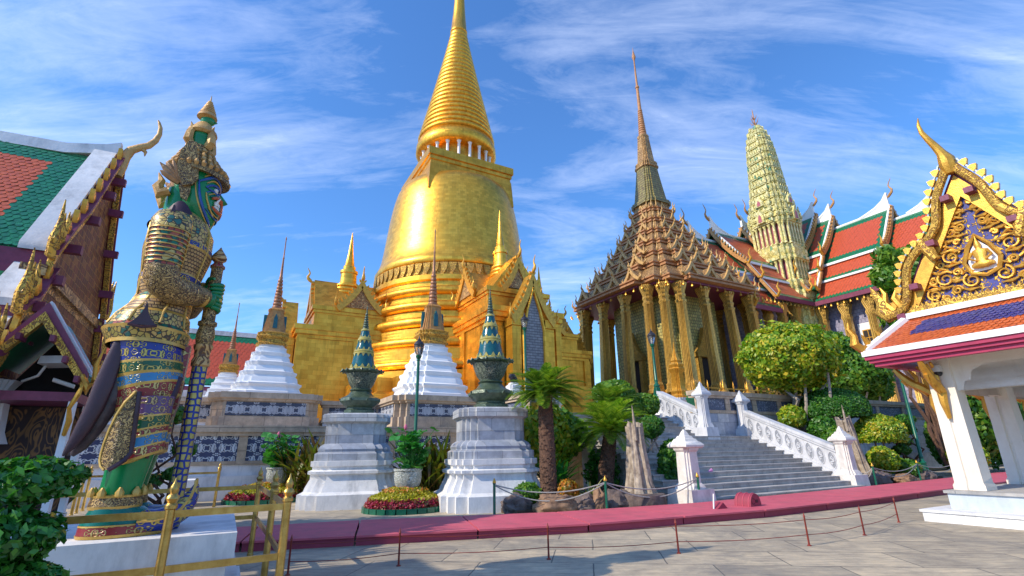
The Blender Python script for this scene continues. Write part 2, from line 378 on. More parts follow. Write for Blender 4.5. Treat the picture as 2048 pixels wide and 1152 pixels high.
L_CYL = leafmat('sunlit_cycad_leaf', [(0, (.08, .22, .018)), (.5, (.20, .36, .025)), (.9, (.46, .54, .06))], rough=.35, trans=.3)  # lighter copy of the cycad leaf; sunlight put into its colour
L_LOT = leafmat('lotus_leaf', [(0, (.02, .15, .03)), (.5, (.04, .24, .04)), (.9, (.10, .32, .06))])
L_COR = leafmat('cordyline_leaf', [(0, (.10, .035, .02)), (.35, (.13, .10, .02)), (.65, (.12, .19, .02)), (.95, (.34, .22, .04))])
L_YEL = leafmat('yellow_bedding', [(0, (.18, .22, .01)), (.5, (.42, .38, .02)), (.9, (.58, .48, .04))])
L_RED = leafmat('red_bedding', [(0, (.20, .01, .03)), (.5, (.42, .025, .07)), (.9, (.10, .20, .03))])
L_ORA = leafmat('orange_flowers', [(0, (.45, .12, .01)), (.5, (.60, .25, .02)), (.8, (.10, .2, .02))])
POTW = scroll('celadon_relief', (.36, .40, .36), (.60, .62, .58), sc=4.5, thr=.5, w=.2, wall=False, bst=.8, rough=.5)
BLUEGL = plain('blue_glaze', (.03, .05, .16), (.02, .03, .09), sc=6, rough=.2)
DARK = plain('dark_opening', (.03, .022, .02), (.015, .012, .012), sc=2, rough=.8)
DOORW = brick('grey_door_lattice', (.22, .22, .24), (.32, .32, .33), (.10, .10, .12), bw=.5, bh=.16, ms=.02, rough=.5, bst=.5)
CCTVW = plain('camera_housing', (.62, .60, .56), (.52, .5, .47), sc=6, rough=.3)
LENS = plain('camera_lens', (.02, .02, .025), (.01, .01, .012), sc=3, rough=.05)
STEEL = plain('steel', (.62, .63, .65), (.5, .5, .52), sc=6, rough=.25, metal=.9)
# statue
SKIN = plain('green_glazed_skin', (.006, .24, .07), (.004, .15, .045), sc=2.5, rough=.22, bs=12, bst=.06)
SKINT = plain('teal_glazed_shoe', (.005, .17, .13), (.004, .11, .08), sc=2.5, rough=.22, bs=12, bst=.06)
ARMOR = brick('gold_mosaic_armour', (.58, .37, .14), (.40, .23, .09), (.09, .055, .035), bw=.06, bh=.04, ms=.006, rough=.42, metal=.12, bst=.9, sc=9.0, dist=.01)
ARMORV = voro('gold_scale_armour', [(0, (.56, .40, .10)), (.4, (.60, .40, .13)), (.7, (.42, .34, .09)), (.9, (.04, .16, .13))], (.07, .05, .035), sc=20, lw=.055, rough=.4, metal=.12, bst=.9, dist=.015)
ARMORS = scroll('brown_scroll_armour', (.11, .06, .03), (.58, .37, .13), sc=13, thr=.42, w=.2, wall=False, metal=.12, bst=1.0, rough=.4)
BANDG = voro('green_band_mosaic', [(0, (.01, .14, .08)), (.4, (.50, .38, .12)), (.6, (.01, .17, .10)), (.85, (.40, .10, .05))], (.06, .05, .04), sc=15, lw=.05, rough=.32, bst=.8, metal=.2)
BANDR = voro('red_band_mosaic', [(0, (.34, .06, .03)), (.45, (.50, .34, .12)), (.75, (.36, .09, .04)), (.9, (.02, .14, .10))], (.07, .05, .04), sc=15, lw=.05, rough=.32, bst=.8, metal=.2)
BLUEM = scroll('blue_gold_leaf_mosaic', (.012, .03, .26), (.56, .44, .12), sc=13, thr=.70, w=.08, cyl=.36, fold=(.13, .085), dis=.6, metal=.45, bst=.9, rough=.3)
GREENM = scroll('green_gold_mosaic', (.008, .10, .045), (.52, .40, .11), sc=13, thr=.70, w=.1, cyl=.36, fold=(.13, .085), dis=.6, metal=.45, bst=.9, rough=.3)
CYANM = scroll('sky_blue_mosaic', (.03, .20, .42), (.50, .44, .22), sc=13, thr=.78, w=.1, cyl=.36, fold=(.13, .085), dis=.6, metal=.3, bst=.8, rough=.3)
REDM = scroll('red_gold_mosaic', (.26, .025, .03), (.55, .42, .16), sc=13, thr=.70, w=.1, cyl=.36, fold=(.13, .085), dis=.6, metal=.4, bst=.9, rough=.3)
PURPM = scroll('violet_gold_mosaic', (.14, .07, .20), (.50, .36, .18), sc=13, thr=.70, w=.1, cyl=.36, fold=(.13, .085), dis=.6, metal=.35, bst=.9, rough=.3)
NAVYH = voro('navy_hexagon_mosaic', [(0, (.46, .36, .10)), (.5, (.38, .30, .09)), (.8, (.52, .42, .14))], (.012, .03, .24), sc=13, lw=.12, soft=.04, rough=.3, metal=.3, bst=.7, rand=.35, cyl=.085)
PURPD = plain('dark_purple_lining', (.055, .02, .035), (.03, .012, .02), sc=4, rough=.4)
BLUEP = plain('blue_face_paint', (.02, .10, .36), (.015, .06, .24), sc=5, rough=.25, bst=.05)
GOLDL = plain('gold_face_line', (.66, .42, .10), (.46, .27, .05), sc=8, rough=.38, metal=.25)
ORANGEL = plain('orange_lip', (.58, .12, .03), (.42, .07, .02), sc=8, rough=.35)
IVORY = plain('ivory', (.80, .78, .72), (.7, .66, .6), sc=6, rough=.35)

# paving
def paving():
    m, nt, b, co = base('stone_paving')
    v = nd(nt, 'Mapping', {0: co, 'Rotation': (0, 0, R(8))})
    dn = nd(nt, 'TexNoise', {'Vector': co, 'Scale': 1.1, 'Detail': 3.0})
    v2 = mix(nt, .05, v.outputs[0], dn.outputs[1], 'ADD')
    t = nd(nt, 'TexBrick', {'Vector': v2, 'Color1': (.50, .425, .31), 'Color2': (.35, .305, .235), 'Mortar': (.15, .14, .12), 'Scale': 1.0, 'Mortar Size': .012, 'Mortar Smooth': .4, 'Brick Width': 1.7, 'Row Height': 1.05}, offset=.37)
    n = nd(nt, 'TexNoise', {'Vector': co, 'Scale': 1.7, 'Detail': 14.0, 'Roughness': .78})
    s = nd(nt, 'TexNoise', {'Vector': nd(nt, 'Mapping', {0: co, 'Rotation': (0, 0, .3), 'Scale': (.8, 5, 1)}), 'Scale': 2.4, 'Detail': 8.0, 'Roughness': .7, 'Distortion': .6})
    c = mix(nt, 1.0, t.outputs[0], ramp(nt, n.outputs[0], [(.28, (.55, .55, .57)), (.5, (1.0, .98, .94)), (.72, (1.4, 1.32, 1.15))]), 'MULTIPLY')
    c = mix(nt, 1.0, c, ramp(nt, s.outputs[0], [(.35, (.72, .72, .74)), (.6, (1.1, 1.09, 1.06))]), 'MULTIPLY')
    nt.links.new(c, b.inputs['Base Color'])
    g = nd(nt, 'TexNoise', {'Vector': co, 'Scale': .45, 'Detail': 10.0, 'Roughness': .75, 'Distortion': .8})
    c = mix(nt, ramp(nt, g.outputs[0], [(.50, (0, 0, 0)), (.64, (.55, .55, .55))]), c, (.15, .145, .135))
    nt.links.new(c, b.inputs['Base Color'])
    nt.links.new(ramp(nt, n.outputs[0], [(.3, (.62, .62, .62)), (.7, (.85, .85, .85))]), b.inputs['Roughness'])
    h = mth(nt, 'ADD', mth(nt, 'MULTIPLY', t.outputs[1], -1.0), mth(nt, 'ADD', mth(nt, 'MULTIPLY', n.outputs[0], .7), mth(nt, 'MULTIPLY', s.outputs[0], .5)))
    bump(nt, b, h, .5, .03)
    return m
PAVE = paving()
# ------------------------------------------------------------------ ground and paths
m = MB()
n = 60
def gpt(x, y): return (x, y, 0)
m.add([(-900, -300, 0), (900, -300, 0), (900, 1500, 0), (-900, 1500, 0)], [(0, 1, 2, 3)])
tag(m.build('ground', PAVE, sharp=0), kind='structure')
# raised crimson boards along the front of the garden
walk = [((-1.4, 11.35), (-1.2, 13.3)), ((2.3, 10.25), (2.9, 12.55)), ((6.7, 9.02), (7.3, 11.15)), ((11.5, 8.45), (11.6, 10.6)), ((16.6, 8.45), (16.7, 10.75)), ((21.6, 8.7), (21.8, 11.0)), ((27, 9.0), (27.2, 11.3)), ((36, 9.6), (36.2, 11.9)), ((48, 10.4), (48.2, 12.7))]
w2 = []
for (a0, a1), (b0, b1) in zip(walk, walk[1:]):
    w2 += [(a0, a1), (tuple((p+q)/2 for p, q in zip(a0, b0)), tuple((p+q)/2 for p, q in zip(a1, b1)))]
walk = w2+[walk[-1]]
m = MB()
for (a0, a1), (b0, b1) in zip(walk, walk[1:]):
    a0, a1, b0, b1 = [Vector(p) for p in (a0, a1, b0, b1)]
    d = (b0-a0).normalized()*.018
    nx = (a1-a0).normalized()
    for (q0, q1, q2, q3, z0, z1, mi) in ((a0+d, b0-d, b1-d, a1+d, .14, .175, 0), (a0+d+nx*.05, b0-d+nx*.05, b0-d+nx*.09, a0+d+nx*.09, 0, .138, 1), (a1+d-nx*.09, b1-d-nx*.09, b1-d-nx*.05, a1+d-nx*.05, 0, .138, 1)):
        m.add([(*q0, z0), (*q1, z0), (*q2, z0), (*q3, z0), (*q0, z1), (*q1, z1), (*q2, z1), (*q3, z1)], [(3, 2, 1, 0), (4, 5, 6, 7), (0, 1, 5, 4), (1, 2, 6, 5), (2, 3, 7, 6), (3, 0, 4, 7)], mi)
o = m.build('walkway', [CRIM, CRIMD]); o.location = (0, 0, 0); o.rotation_euler = (0, 0, A); tag(o, kind='structure')

# ------------------------------------------------------------------ terraces
def wall_run(t, x0, x1, y, zs, panel, n, axis='x', face=-1, base=True, pm=None):
    """a parapet run on a terrace: plaster foot, piers, sunk panels, coping. zs = foot, sill, panel top, coping top"""
    za, zb, zc, zd = zs
    def bx(m, a, b, d0, d1, z0, z1):
        lo, hi = sorted((y+face*d0, y+face*d1))
        if axis == 'x': m.box(a, b, lo, hi, z0, z1)
        else: m.box(lo, hi, a, b, z0, z1)
    L = (x1-x0)/n
    for i in range(n+1):
        c = x0+L*i; m = MB()
        bx(m, c-.16, c+.16, -.04, .05, zb+.002, zc-.002)
        m.build('pier', SAND, t)
    for i in range(n):
        m = MB(); bx(m, x0+L*i+.165, x0+L*(i+1)-.165, -.05, .0, zb+.003, zc-.003)
        m.build('panel', panel, t)
    m = MB(); bx(m, x0-.2, x1+.2, -.35, .10, zc, zc+(zd-zc)*.35); bx(m, x0-.26, x1+.26, -.40, .17, zc+(zd-zc)*.35+.001, zd); m.build('coping', SAND, t)
    m = MB(); bx(m, x0-.2, x1+.2, -.35, .09, zb-.14, zb); m.build('sill', SAND, t)
    if base:
        m = MB()
        bx(m, x0-.1, x1+.1, -.3, .04, za+.62*(zb-za), zb-.142)
        bx(m, x0-.18, x1+.18, -.3, .16, za+.30*(zb-za), za+.62*(zb-za)-.002)
        bx(m, x0-.26, x1+.26, -.3, .30, za, za+.30*(zb-za)-.002)
        m.build('plinth', pm or WHITE, t)

t = T('lower_terrace', 'lower terrace wall with white foot, pierced blue and white panels and sandstone coping', 'terrace', 0, 0)
MB().box(-17.7, 9.7, 23.9, 27.6, 0, 2.5).build('body', SAND, t)
wall_run(t, -17.7, 9.7, 23.7, (0, 1.42, 2.38, 2.78), PANELB, 9)
wall_run(t, 23.9, 27.4, 9.8, (0, 1.42, 2.38, 2.78), PANELB, 1, axis='y', face=1)

t = T('upper_terrace', 'upper terrace carrying the golden stupa and temple halls, with grey carved parapet panels', 'terrace', 0, 0)
m = MB(); m.box(-18, 11.95, 28.3, 75, 0, 3.2); m.box(11.95, 18.9, 19.05, 75, 0, 3.2); m.box(18.9, 84, 16.8, 75, 0, 3.2); m.build('body', SAND, t)
wall_run(t, -17.6, .2, 28.1, (2.5, 3.3, 3.95, 4.28), PANEL, 6, base=True)
wall_run(t, 4.3, 7.1, 28.1, (2.5, 3.3, 3.95, 4.28), PANEL, 1)

wall_run(t, 19.9, 26.4, 11.8, (1.2, 3.3, 3.85, 4.18), PANELS, 3, axis='y', face=-1)
wall_run(t, 19.0, 31.0, 16.6, (.2, 3.3, 3.86, 4.18), PANELS, 6, pm=MARBLE)
wall_run(t, 31.5, 80, 16.6, (.2, 3.3, 3.86, 4.18), PANELS, 16, pm=MARBLE)
# bastions that carry the white stupas
for (u, v, w, d) in ((1.4, 28.2, 2.25, 1.7), (9.5, 26.9, 2.45, 1.9)):
    m = MB()
    m.stack(redent(.8, .9), [(w+.25, 2.3), (w+.25, 2.75), (w+.1, 2.8), (w+.1, 3.3)], (u, v))
    m.build('bastion_foot', SAND, t)
    MB().stack(redent(.8, .9), [(w, 3.3), (w, 3.98)], (u, v)).build('bastion', SAND, t)
    MB().stack(redent(.8, .9), [(w+.08, 3.98), (w+.1, 4.06), (w+.18, 4.1), (w+.18, 4.36)], (u, v)).build('coping', SAND, t)
    for k in range(4):
        a = k*pi/2
        mm = MB().box(-w*.74, w*.74, -w-.03, -w+.1, 3.34, 3.93)
        mm.xform(Matrix.Translation((u, v, 0)) @ Matrix.Rotation(a, 4, 'Z')).build('panel', PANEL, t)

# ------------------------------------------------------------------ golden stupa
def torus_prof(r, z0, z1, b, n=6):
    return [(r+b*math.sin(pi*i/n), z0+(z1-z0)*(.5-.5*math.cos(pi*i/n))) for i in range(n+1)]
CU, CV = 15.05, 37.4
t = T('golden_stupa', 'towering bell shaped golden stupa with ringed spire and gabled porches', 'stupa', CU, CV)
m = MB()
m.stack(redent(.8, .9), [(9.2, 3.2), (9.2, 4.4), (8.9, 4.5), (8.9, 4.9), (8.6, 5.1), (8.6, 5.9)])
m.build('lower_base', GOLDM, t)
p = [(8.6, 5.92), (8.6, 6.6)]+torus_prof(8.3, 6.7, 7.3, .35)+[(8.1, 7.4), (8.1, 8.1), (7.7, 8.3)]
p += torus_prof(7.4, 8.35, 9.0, .3)+[(7.05, 9.1), (7.05, 9.7)]+torus_prof(6.85, 9.75, 10.55, .42)+[(6.7, 10.6), (6.7, 11.0)]+torus_prof(6.65, 11.05, 11.75, .4)+[(6.5, 11.8), (6.5, 12.2)]
p += torus_prof(6.5, 12.25, 12.9, .36)+[(6.4, 12.95), (6.4, 13.3), (6.6, 13.4), (6.6, 13.75)]
m = MB(); m.lathe(p, 96); m.build('ringed_base', GOLDR, t)
m = MB()
m.lathe([(6.3, 13.77), (6.42, 13.8), (6.42, 14.72), (6.3, 14.75)], 96)
for k in range(64):
    a = 2*pi*k/64; M_ = Matrix.Rotation(a, 4, 'Z')
    i0 = len(m.v); m.prism([(-.28, 14.7), (.28, 14.7), (.2, 14.2), (0, 13.85), (-.2, 14.2)], -6.53, -6.38)
    m.xform(M_, i0)
m.build('frieze', GILT, t)
p = [(6.42, 14.77), (6.5, 14.85), (6.5, 15.2), (6.38, 15.4), (6.2, 15.8), (6.04, 16.4), (5.92, 17.2), (5.8, 18.2), (5.68, 19.2), (5.55, 20.2), (5.4, 21.2), (5.24, 22.0), (5.05, 22.7), (4.75, 23.3), (4.2, 23.7), (3.2, 23.9)]
MB().lathe(p, 96).build('bell', GOLD, t, sharp=50)
m = MB(); m.stack(sq(), [(3.85, 21.6), (3.72, 23.9), (3.66, 24.1), (3.66, 24.3), (3.76, 24.36), (3.76, 24.66), (3.88, 24.72), (3.88, 25.36), (3.6, 25.42)])
m.build('throne', GOLDM, t)
MB().lathe([(2.7, 25.2), (2.7, 27.5)], 48).build('drum', GOLDM, t)
for k in range(20):
    a = 2*pi*k/20
    MB().lathe([(.17, 25.2), (.13, 25.35), (.12, 27.1), (.2, 27.3)], 10, (3.12*math.cos(a), 3.12*math.sin(a))).build('colonnette', WHITEC, t)
p = [(2.6, 27.3), (3.45, 27.32), (3.68, 27.5), (3.66, 28.15), (3.45, 28.7)]
nr = 24
for i in range(nr):
    f0, f1 = i/nr, (i+1)/nr
    za, zb = 28.75+(42.0-28.75)*(1-(1-f0)**1.0), 28.75+(42.0-28.75)*f1
    ra = 3.4*(1-f0)**1.08+.80*f0
    p += [(ra-.10*(1-f0)-.03, za+.001)]+torus_prof(ra-.06, za+.03, zb-.06, .17*(1-f0)+.05, 5)
MB().lathe(p, 72).build('ringed_spire', GOLDR, t, sharp=55)
MB().lathe([(.78, 42.0), (.86, 42.1), (.86, 42.3), (.8, 42.4), (.6, 45), (.38, 49), (.2, 52), (.3, 52.3), (.1, 53), (.02, 55)], 32).build('finial', GOLD, t)

def chofa(m, x, y, z, h, dx=1, dy=0, r=.1, mi=0):
    """ridge horn: swells at the breast, draws back, then sweeps up to a thin tip; leans along (dx,dy)"""
    P = [(0, 0), (.10, .10), (.22, .22), (.26, .36), (.18, .50), (.15, .62), (.20, .76), (.30, .90), (.33, 1.0)]
    Rr = [1.0, 1.5, 1.4, 1.0, .75, .62, .5, .34, .06]
    m.tube([(x+dx*a*h, y+dy*a*h, z+b*h) for a, b in P], [r*q for q in Rr], 8, mi)
    return m
def flame(m, x, y, z, h, r, dx=0, dy=0, mi=0):
    m.tube([(x, y, z), (x+dx*.25*h, y+dy*.25*h, z+.3*h), (x+dx*.1*h, y+dy*.1*h, z+.65*h), (x+dx*.35*h, y+dy*.35*h, z+h)], [r, r*1.1, r*.6, r*.06], 6, mi)

def rake(m, half, rise, y0, y1, w=.3, z=0, x=0, mi=0, fin=0, fh=.25, curve=.12, horn=None):
    """gable bargeboards in the xz plane between depths y0..y1; leaf fins on top edge"""
    N = 10
    for s in (-1, 1):
        up_, lo_ = [], []
        for i in range(N+1):
            f = i/N
            a = x+s*half*f; b = z+rise*(1-f)-curve*rise*math.sin(pi*f)
            up_.append((a, b)); lo_.append((a-s*w*.75*(1 if f > 0 else 0), b-w))
        lo_[0] = (x, z+rise-w*1.5)
        poly = up_+lo_[::-1]
        for i in range(N):
            q = [up_[i], up_[i+1], lo_[i+1], lo_[i]]
            m.prism(q, y0, y1, 'xz', mi)
        if fin:
            for i in range(fin):
                f = (i+.5)/fin
                a = x+s*half*f; b = z+rise*(1-f)-curve*rise*math.sin(pi*f)
                sl = Vector((s*half, -rise)).normalized(); nn = Vector((s*rise, half)).normalized()
                c = Vector((a, b)); k = fh*(.8+.4*f)
                q = [c-sl*k*.34, c+sl*k*.34, c+sl*k*.22+nn*k*.7, c-sl*k*.35+nn*k*1.15]
                m.prism([tuple(v_) for v_ in q], y0+.02, y1-.02, 'xz', mi)

def porch(name='porch'):
    """local: outward = -y, centre line x=0; y measured from the stupa's axis"""
    m = MB()
    m.box(-3.4, 3.4, -12.0, -5.5, 3.2, 4.3); m.box(-3.25, 3.25, -11.85, -5.5, 4.302, 9.0)
    m.box(-3.35, 3.35, -11.95, -5.5, 9.002, 9.25); m.box(-3.5, 3.5, -12.1, -5.5, 9.252, 9.55); m.box(-3.6, 3.6, -12.2, -5.5, 9.552, 9.9)
    m.box(-2.9, 2.9, -11.0, -5.5, 9.902, 10.9); m.box(-3.0, 3.0, -11.1, -5.5, 10.902, 11.1); m.box(-3.1, 3.1, -11.2, -5.5, 11.102, 11.4)
    for sx in (-1, 1):
        for yy in (-11.86, -8.2):
            m.box(sx*3.15-.28, sx*3.15+.28, yy-.12, yy+.5, 4.304, 8.99)
    # projecting door bay
    m.box(-2.0, 2.0, -12.9, -12.0, 3.2, 4.2)
    for sx in (-1, 1):
        m.box(sx*1.55-.4, sx*1.55+.4, -12.8, -12.0, 4.202, 8.6); m.box(sx*1.55-.5, sx*1.55+.5, -12.9, -12.0, 8.602, 9.1)
    P = m.build(name, GOLDM, t); P.scale = (.74, 1, 1)
    # roof: cross gables
    m = MB()
    def gab(w, rise, y0, y1, z):
        m.prism([(-w, z), (w, z), (0, z+rise)], y0, y1, 'xz')
    gab(2.5, 2.5, -11.0, -5.6, 11.402)
    m.prism([(-9.6, 11.402), (-6.4, 11.402), (-8.0, 13.3)], -3.1, 3.1, 'yz')
    gab(1.95, 2.9, -12.75, -11.9, 9.102)
    m.build('porch_roof', GOLDM, P)
    m = MB(); rake(m, 1.7, 2.3, -11.22, -11.0, .35, 11.45, fin=7); m.build('bargeboard', GILTP, P)
    m = MB(); rake(m, 2.1, 3.1, -12.95, -12.72, .38, 9.05, fin=9); m.build('bargeboard', GILTP, P)
    def hornpart(*a):
        m = MB(); chofa(m, *a); m.build('ridge_horn', GILTP, P)
    for s in (-1, 1):
        m = MB(); rake(m, 1.7, 2.2, -3.35, -3.12, .32, 11.42, fin=8)
        m.xform(Matrix.Translation((0, -8.0, 0)) @ Matrix.Rotation(pi/2*s, 4, 'Z')); m.build('bargeboard', GILTP, P)
        hornpart(s*3.2, -8.0, 13.5, 1.1, s, 0, .09); hornpart(s*3.3, -9.7, 11.5, .9, s, -.3, .08); hornpart(s*3.3, -6.3, 11.5, .9, s, .3, .08)
        hornpart(s*2.1, -12.85, 9.0, .9, s*.6, -.6, .08)
    hornpart(0, -12.9, 12.0, 1.1, 0, -1, .09); hornpart(0, -11.2, 13.7, 1.1, 0, -1, .09)
    m = MB(); m.prism([(-1.3, 11.5), (1.3, 11.5), (0, 13.2)], -11.12, -11.02); m.build('pediment', BRONZE, P)
    for s in (-1, 1):
        m = MB(); i0 = 0; m.prism([(-1.35, 11.45), (1.35, 11.45), (0, 13.2)], -3.2, -3.06); m.xform(Matrix.Translation((0, -8.0, 0)) @ Matrix.Rotation(pi/2*s, 4, 'Z'), i0); m.build('pediment', BRONZE, P)
    # pointed door opening with grey lattice
    arch = [(-.95, 3.9), (.95, 3.9), (.95, 8.4), (.6, 9.6), (.25, 10.4), (0, 11.0), (-.25, 10.4), (-.6, 9.6), (-.95, 8.4)]
    MB().prism(arch, -12.83, -12.70).build('door', DOORW, P)
    m = MB()
    for i in range(len(arch)-1):
        a, b = Vector(arch[(i+1) % 9]), Vector(arch[(i+2) % 9])
        m.tube([(a.x, -12.86, a.y), (b.x, -12.86, b.y)], .13, 6)
    m.build('door_frame', GOLDM, P)
    m = MB(); m.lathe([(1.05, 11.6), (1.05, 12.4), (1.0, 12.9)]+torus_prof(.9, 13.0, 13.25, .12)+torus_prof(.82, 13.3, 13.55, .1)+torus_prof(.74, 13.6, 13.85, .1)+[(.62, 13.9), (.58, 14.7), (.66, 14.75), (.66, 14.95), (.46, 15.0), (.46, 15.3), (.36, 15.4), (.2, 16.4), (.08, 17.6), (.02, 18.2)], 28, (0, -8.6))
    m.build('porch_spire', GOLD, P)
    return P
P0 = porch()
for k in (1, 2, 3):
    c = copy_tree(P0, t); c.rotation_euler = (0, 0, k*pi/2)
# ------------------------------------------------------------------ white stupas with gilt spires
SPB = plain('dark_gilt_spire', (.40, .19, .09), (.22, .09, .05), sc=6, rough=.45, metal=.3)
def white_stupa(label, u, v, z, s, rz=0):
    t = T('white_stupa', label, 'stupa', u, v, z, rz, 'white stepped stupas with gilt spires', s)
    m = MB()
    pr_ = [(2.05, 0), (2.05, .18), (1.9, .24), (1.82, .40), (1.95, .52), (1.95, .6), (1.72, .66), (1.66, .9), (1.55, 1.0), (1.62, 1.12), (1.62, 1.2), (1.42, 1.26), (1.36, 1.45), (1.28, 1.52), (1.36, 1.64), (1.36, 1.72), (1.16, 1.78), (1.10, 1.98), (1.04, 2.04), (1.1, 2.14), (1.1, 2.22), (.9, 2.26), (.86, 2.42), (.9, 2.5), (.74, 2.56), (.74, 2.66)]
    pr_ = [(a*.82, b) for a, b in pr_]
    m.stack(redent2(.55, .78, .89), pr_)
    m.build('stepped_base', WHITEC, t)
    m = MB()
    m.stack(redent2(), [(.72, 2.66), (.76, 2.72), (.66, 2.8), (.66, 2.95), (.78, 3.1), (.72, 3.2), (.76, 3.3), (.62, 3.36)])
    m.build('gilt_collar', GILT, t)
    m = MB(); m.stack(redent2(), [(.58, 3.36), (.54, 3.5), (.44, 4.0), (.36, 4.55), (.4, 4.62), (.3, 4.72)])
    m.build('bell', AGED, t)
    m = MB()
    for k in range(4):
        i0 = len(m.v); m.prism([(-.11, 3.55), (.11, 3.55), (.09, 4.1), (0, 4.35), (-.09, 4.1)], -.56, -.36); m.xform(Matrix.Rotation(k*pi/2, 4, 'Z'), i0)
    m.build('niche', TEAL, t)
    p = []
    for i in range(9):
        f = i/9; r = .27*(1-f)+.12*f; z0 = 4.72+i*.19
        p += torus_prof(r-.03, z0, z0+.17, .05, 4)
    p += [(.10, 6.45), (.12, 6.5), (.09, 6.6), (.05, 7.6), (.07, 7.65), (.04, 7.75), (.03, 8.8), (.05, 8.85), (.01, 9.0)]
    MB().lathe([(a*.85, b) for a, b in p], 16).build('spire', SPB, t)
    return t
white_stupa('white stepped stupa with thin brown spire beside the far red and green roof', 1.35, 28.25, 4.36, .98)
white_stupa('white stepped stupa with brown gilt spire standing in front of the golden bell', 9.55, 26.9, 4.36, 1.16)
white_stupa('smaller white stupa with thin gilt spire just right of the club of the green giant', -.45, 31.0, 4.2, .63)
# ------------------------------------------------------------------ stairs
t = T('staircase', 'broad weathered stone staircase with carved white balustrades and pointed posts', 'staircase', 0, 0)
m = MB()
for i in range(13):
    v0 = 11.35+i*.38; z1 = .162*(i+1)
    m.box(12.25, 21.45, v0, 16.3, z1-.162, z1-.045); m.box(12.2, 21.48, v0-.03, 16.3, z1-.045+.001, z1-.002)
m.box(12.25, 21.45, 16.302, 16.7, 0, 2.10)
for i in range(7):
    v0 = 16.65+i*.34; z1 = 2.10+.157*(i+1)
    m.box(12.25, 18.75, v0, 19.04, z1-.157, z1-.04); m.box(12.2, 18.77, v0-.03, 19.04, z1-.039, z1-.002)
m.build('steps', STEP, t)
def balustrade(x, y0, z0, y1, z1, nm=9):
    """a sloping carved rail between posts; medallions on both faces"""
    m = MB(); th = .14
    def slab(a, b, d):  # offsets of lower and upper edge
        m.add([(x-d, y0, z0+a), (x+d, y0, z0+a), (x+d, y1, z1+a), (x-d, y1, z1+a), (x-d, y0, z0+b), (x+d, y0, z0+b), (x+d, y1, z1+b), (x-d, y1, z1+b)], [(3, 2, 1, 0), (4, 5, 6, 7), (0, 1, 5, 4), (1, 2, 6, 5), (2, 3, 7, 6), (3, 0, 4, 7)])
    slab(-.9, .10, .26); slab(.101, .22, .2); slab(.221, 1.0, .12); slab(1.001, 1.1, .18); slab(1.101, 1.24, .22)
    B = m.build('balustrade', GREYW, t)
    for i in range(nm):
        f = (i+.5)/nm; yc = y0+(y1-y0)*f; zc = z0+(z1-z0)*f+.61
        w = (y1-y0)/nm*.34; mm = MB(); k = (z1-z0)/(y1-y0)
        for s in (-1, 1):
            pts = [(x+s*.125, yc+w*math.cos(a)*(.86 if abs(math.sin(a)) > .7 else 1), zc+k*w*math.cos(a)+.32*math.sin(a)) for a in [2*pi*j/14 for j in range(15)]]
            mm.tube(pts, .022, 5)
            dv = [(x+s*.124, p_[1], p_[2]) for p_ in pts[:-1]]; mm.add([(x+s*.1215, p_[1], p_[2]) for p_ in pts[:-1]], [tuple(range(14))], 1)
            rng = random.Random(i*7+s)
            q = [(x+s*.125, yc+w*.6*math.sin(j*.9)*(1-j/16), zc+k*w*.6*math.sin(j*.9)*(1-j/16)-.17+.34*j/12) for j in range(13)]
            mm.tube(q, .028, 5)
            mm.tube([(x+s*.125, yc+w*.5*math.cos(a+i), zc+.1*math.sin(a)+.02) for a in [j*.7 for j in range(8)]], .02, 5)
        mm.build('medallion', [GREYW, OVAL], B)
    return B
balustrade(21.65, 12.2, .35, 16.1, 2.05, 9)
balustrade(18.95, 16.5, 2.05, 18.9, 3.15, 6)
def post(x, y, z, h, mat, w=.27):
    m = MB(); o = redent(.6, .8)
    m.box(x-w*1.75, x+w*1.75, y-w*1.75, y+w*1.75, z, z+h*.22, tp=.93)
    m.stack(o, [(w*1.4, z+h*.22+.001), (w*1.3, z+h*.26), (w, z+h*.30), (w*.92, z+h*.70), (w*1.05, z+h*.715), (w*1.15, z+h*.735), (w*1.15, z+h*.745)], (x, y))
    m.stack(sq(), [(w*1.15, z+h*.746), (w*1.35, z+h*.765), (w*1.35, z+h*.79), (w*1.1, z+h*.83), (w*.95, z+h*.835), (w*.8, z+h*.87), (w*.66, z+h*.875), (w*.52, z+h*.91), (w*.38, z+h*.915), (w*.24, z+h*.96), (w*.05, z+h)], (x, y))
    return m.build('post', mat, t)
post(12.1, 11.25, 0, 2.15, PINKW, .28); post(21.65, 11.95, 0, 2.35, PINKW, .27)
post(21.65, 16.3, 1.95, 2.3, GREYW, .22); post(18.95, 16.3, 1.9, 2.65, GREYW, .23)
post(18.95, 19.05, 3.0, 1.2, WHITEC, .24)
o = MB()
rng = random.Random(4)
for i in range(6):
    a = i*1.05; o.tube([(0, 0, .03*i), (.09*math.cos(a), -.02, .03*i+.05), (.06*math.cos(a+.8), -.02, .03*i+.11)], [.05, .06, .02], 6)
PINKP = plain('lilac_paper', (.52, .24, .46), (.40, .16, .36), sc=14, rough=.8)
o = o.build('paper_garland', PINKP); o.location = G(15.0, 12.95, .66); o.rotation_euler = (0, 0, A)
tag(o, 'crumpled lilac paper bundle lying on the stone steps', 'litter')

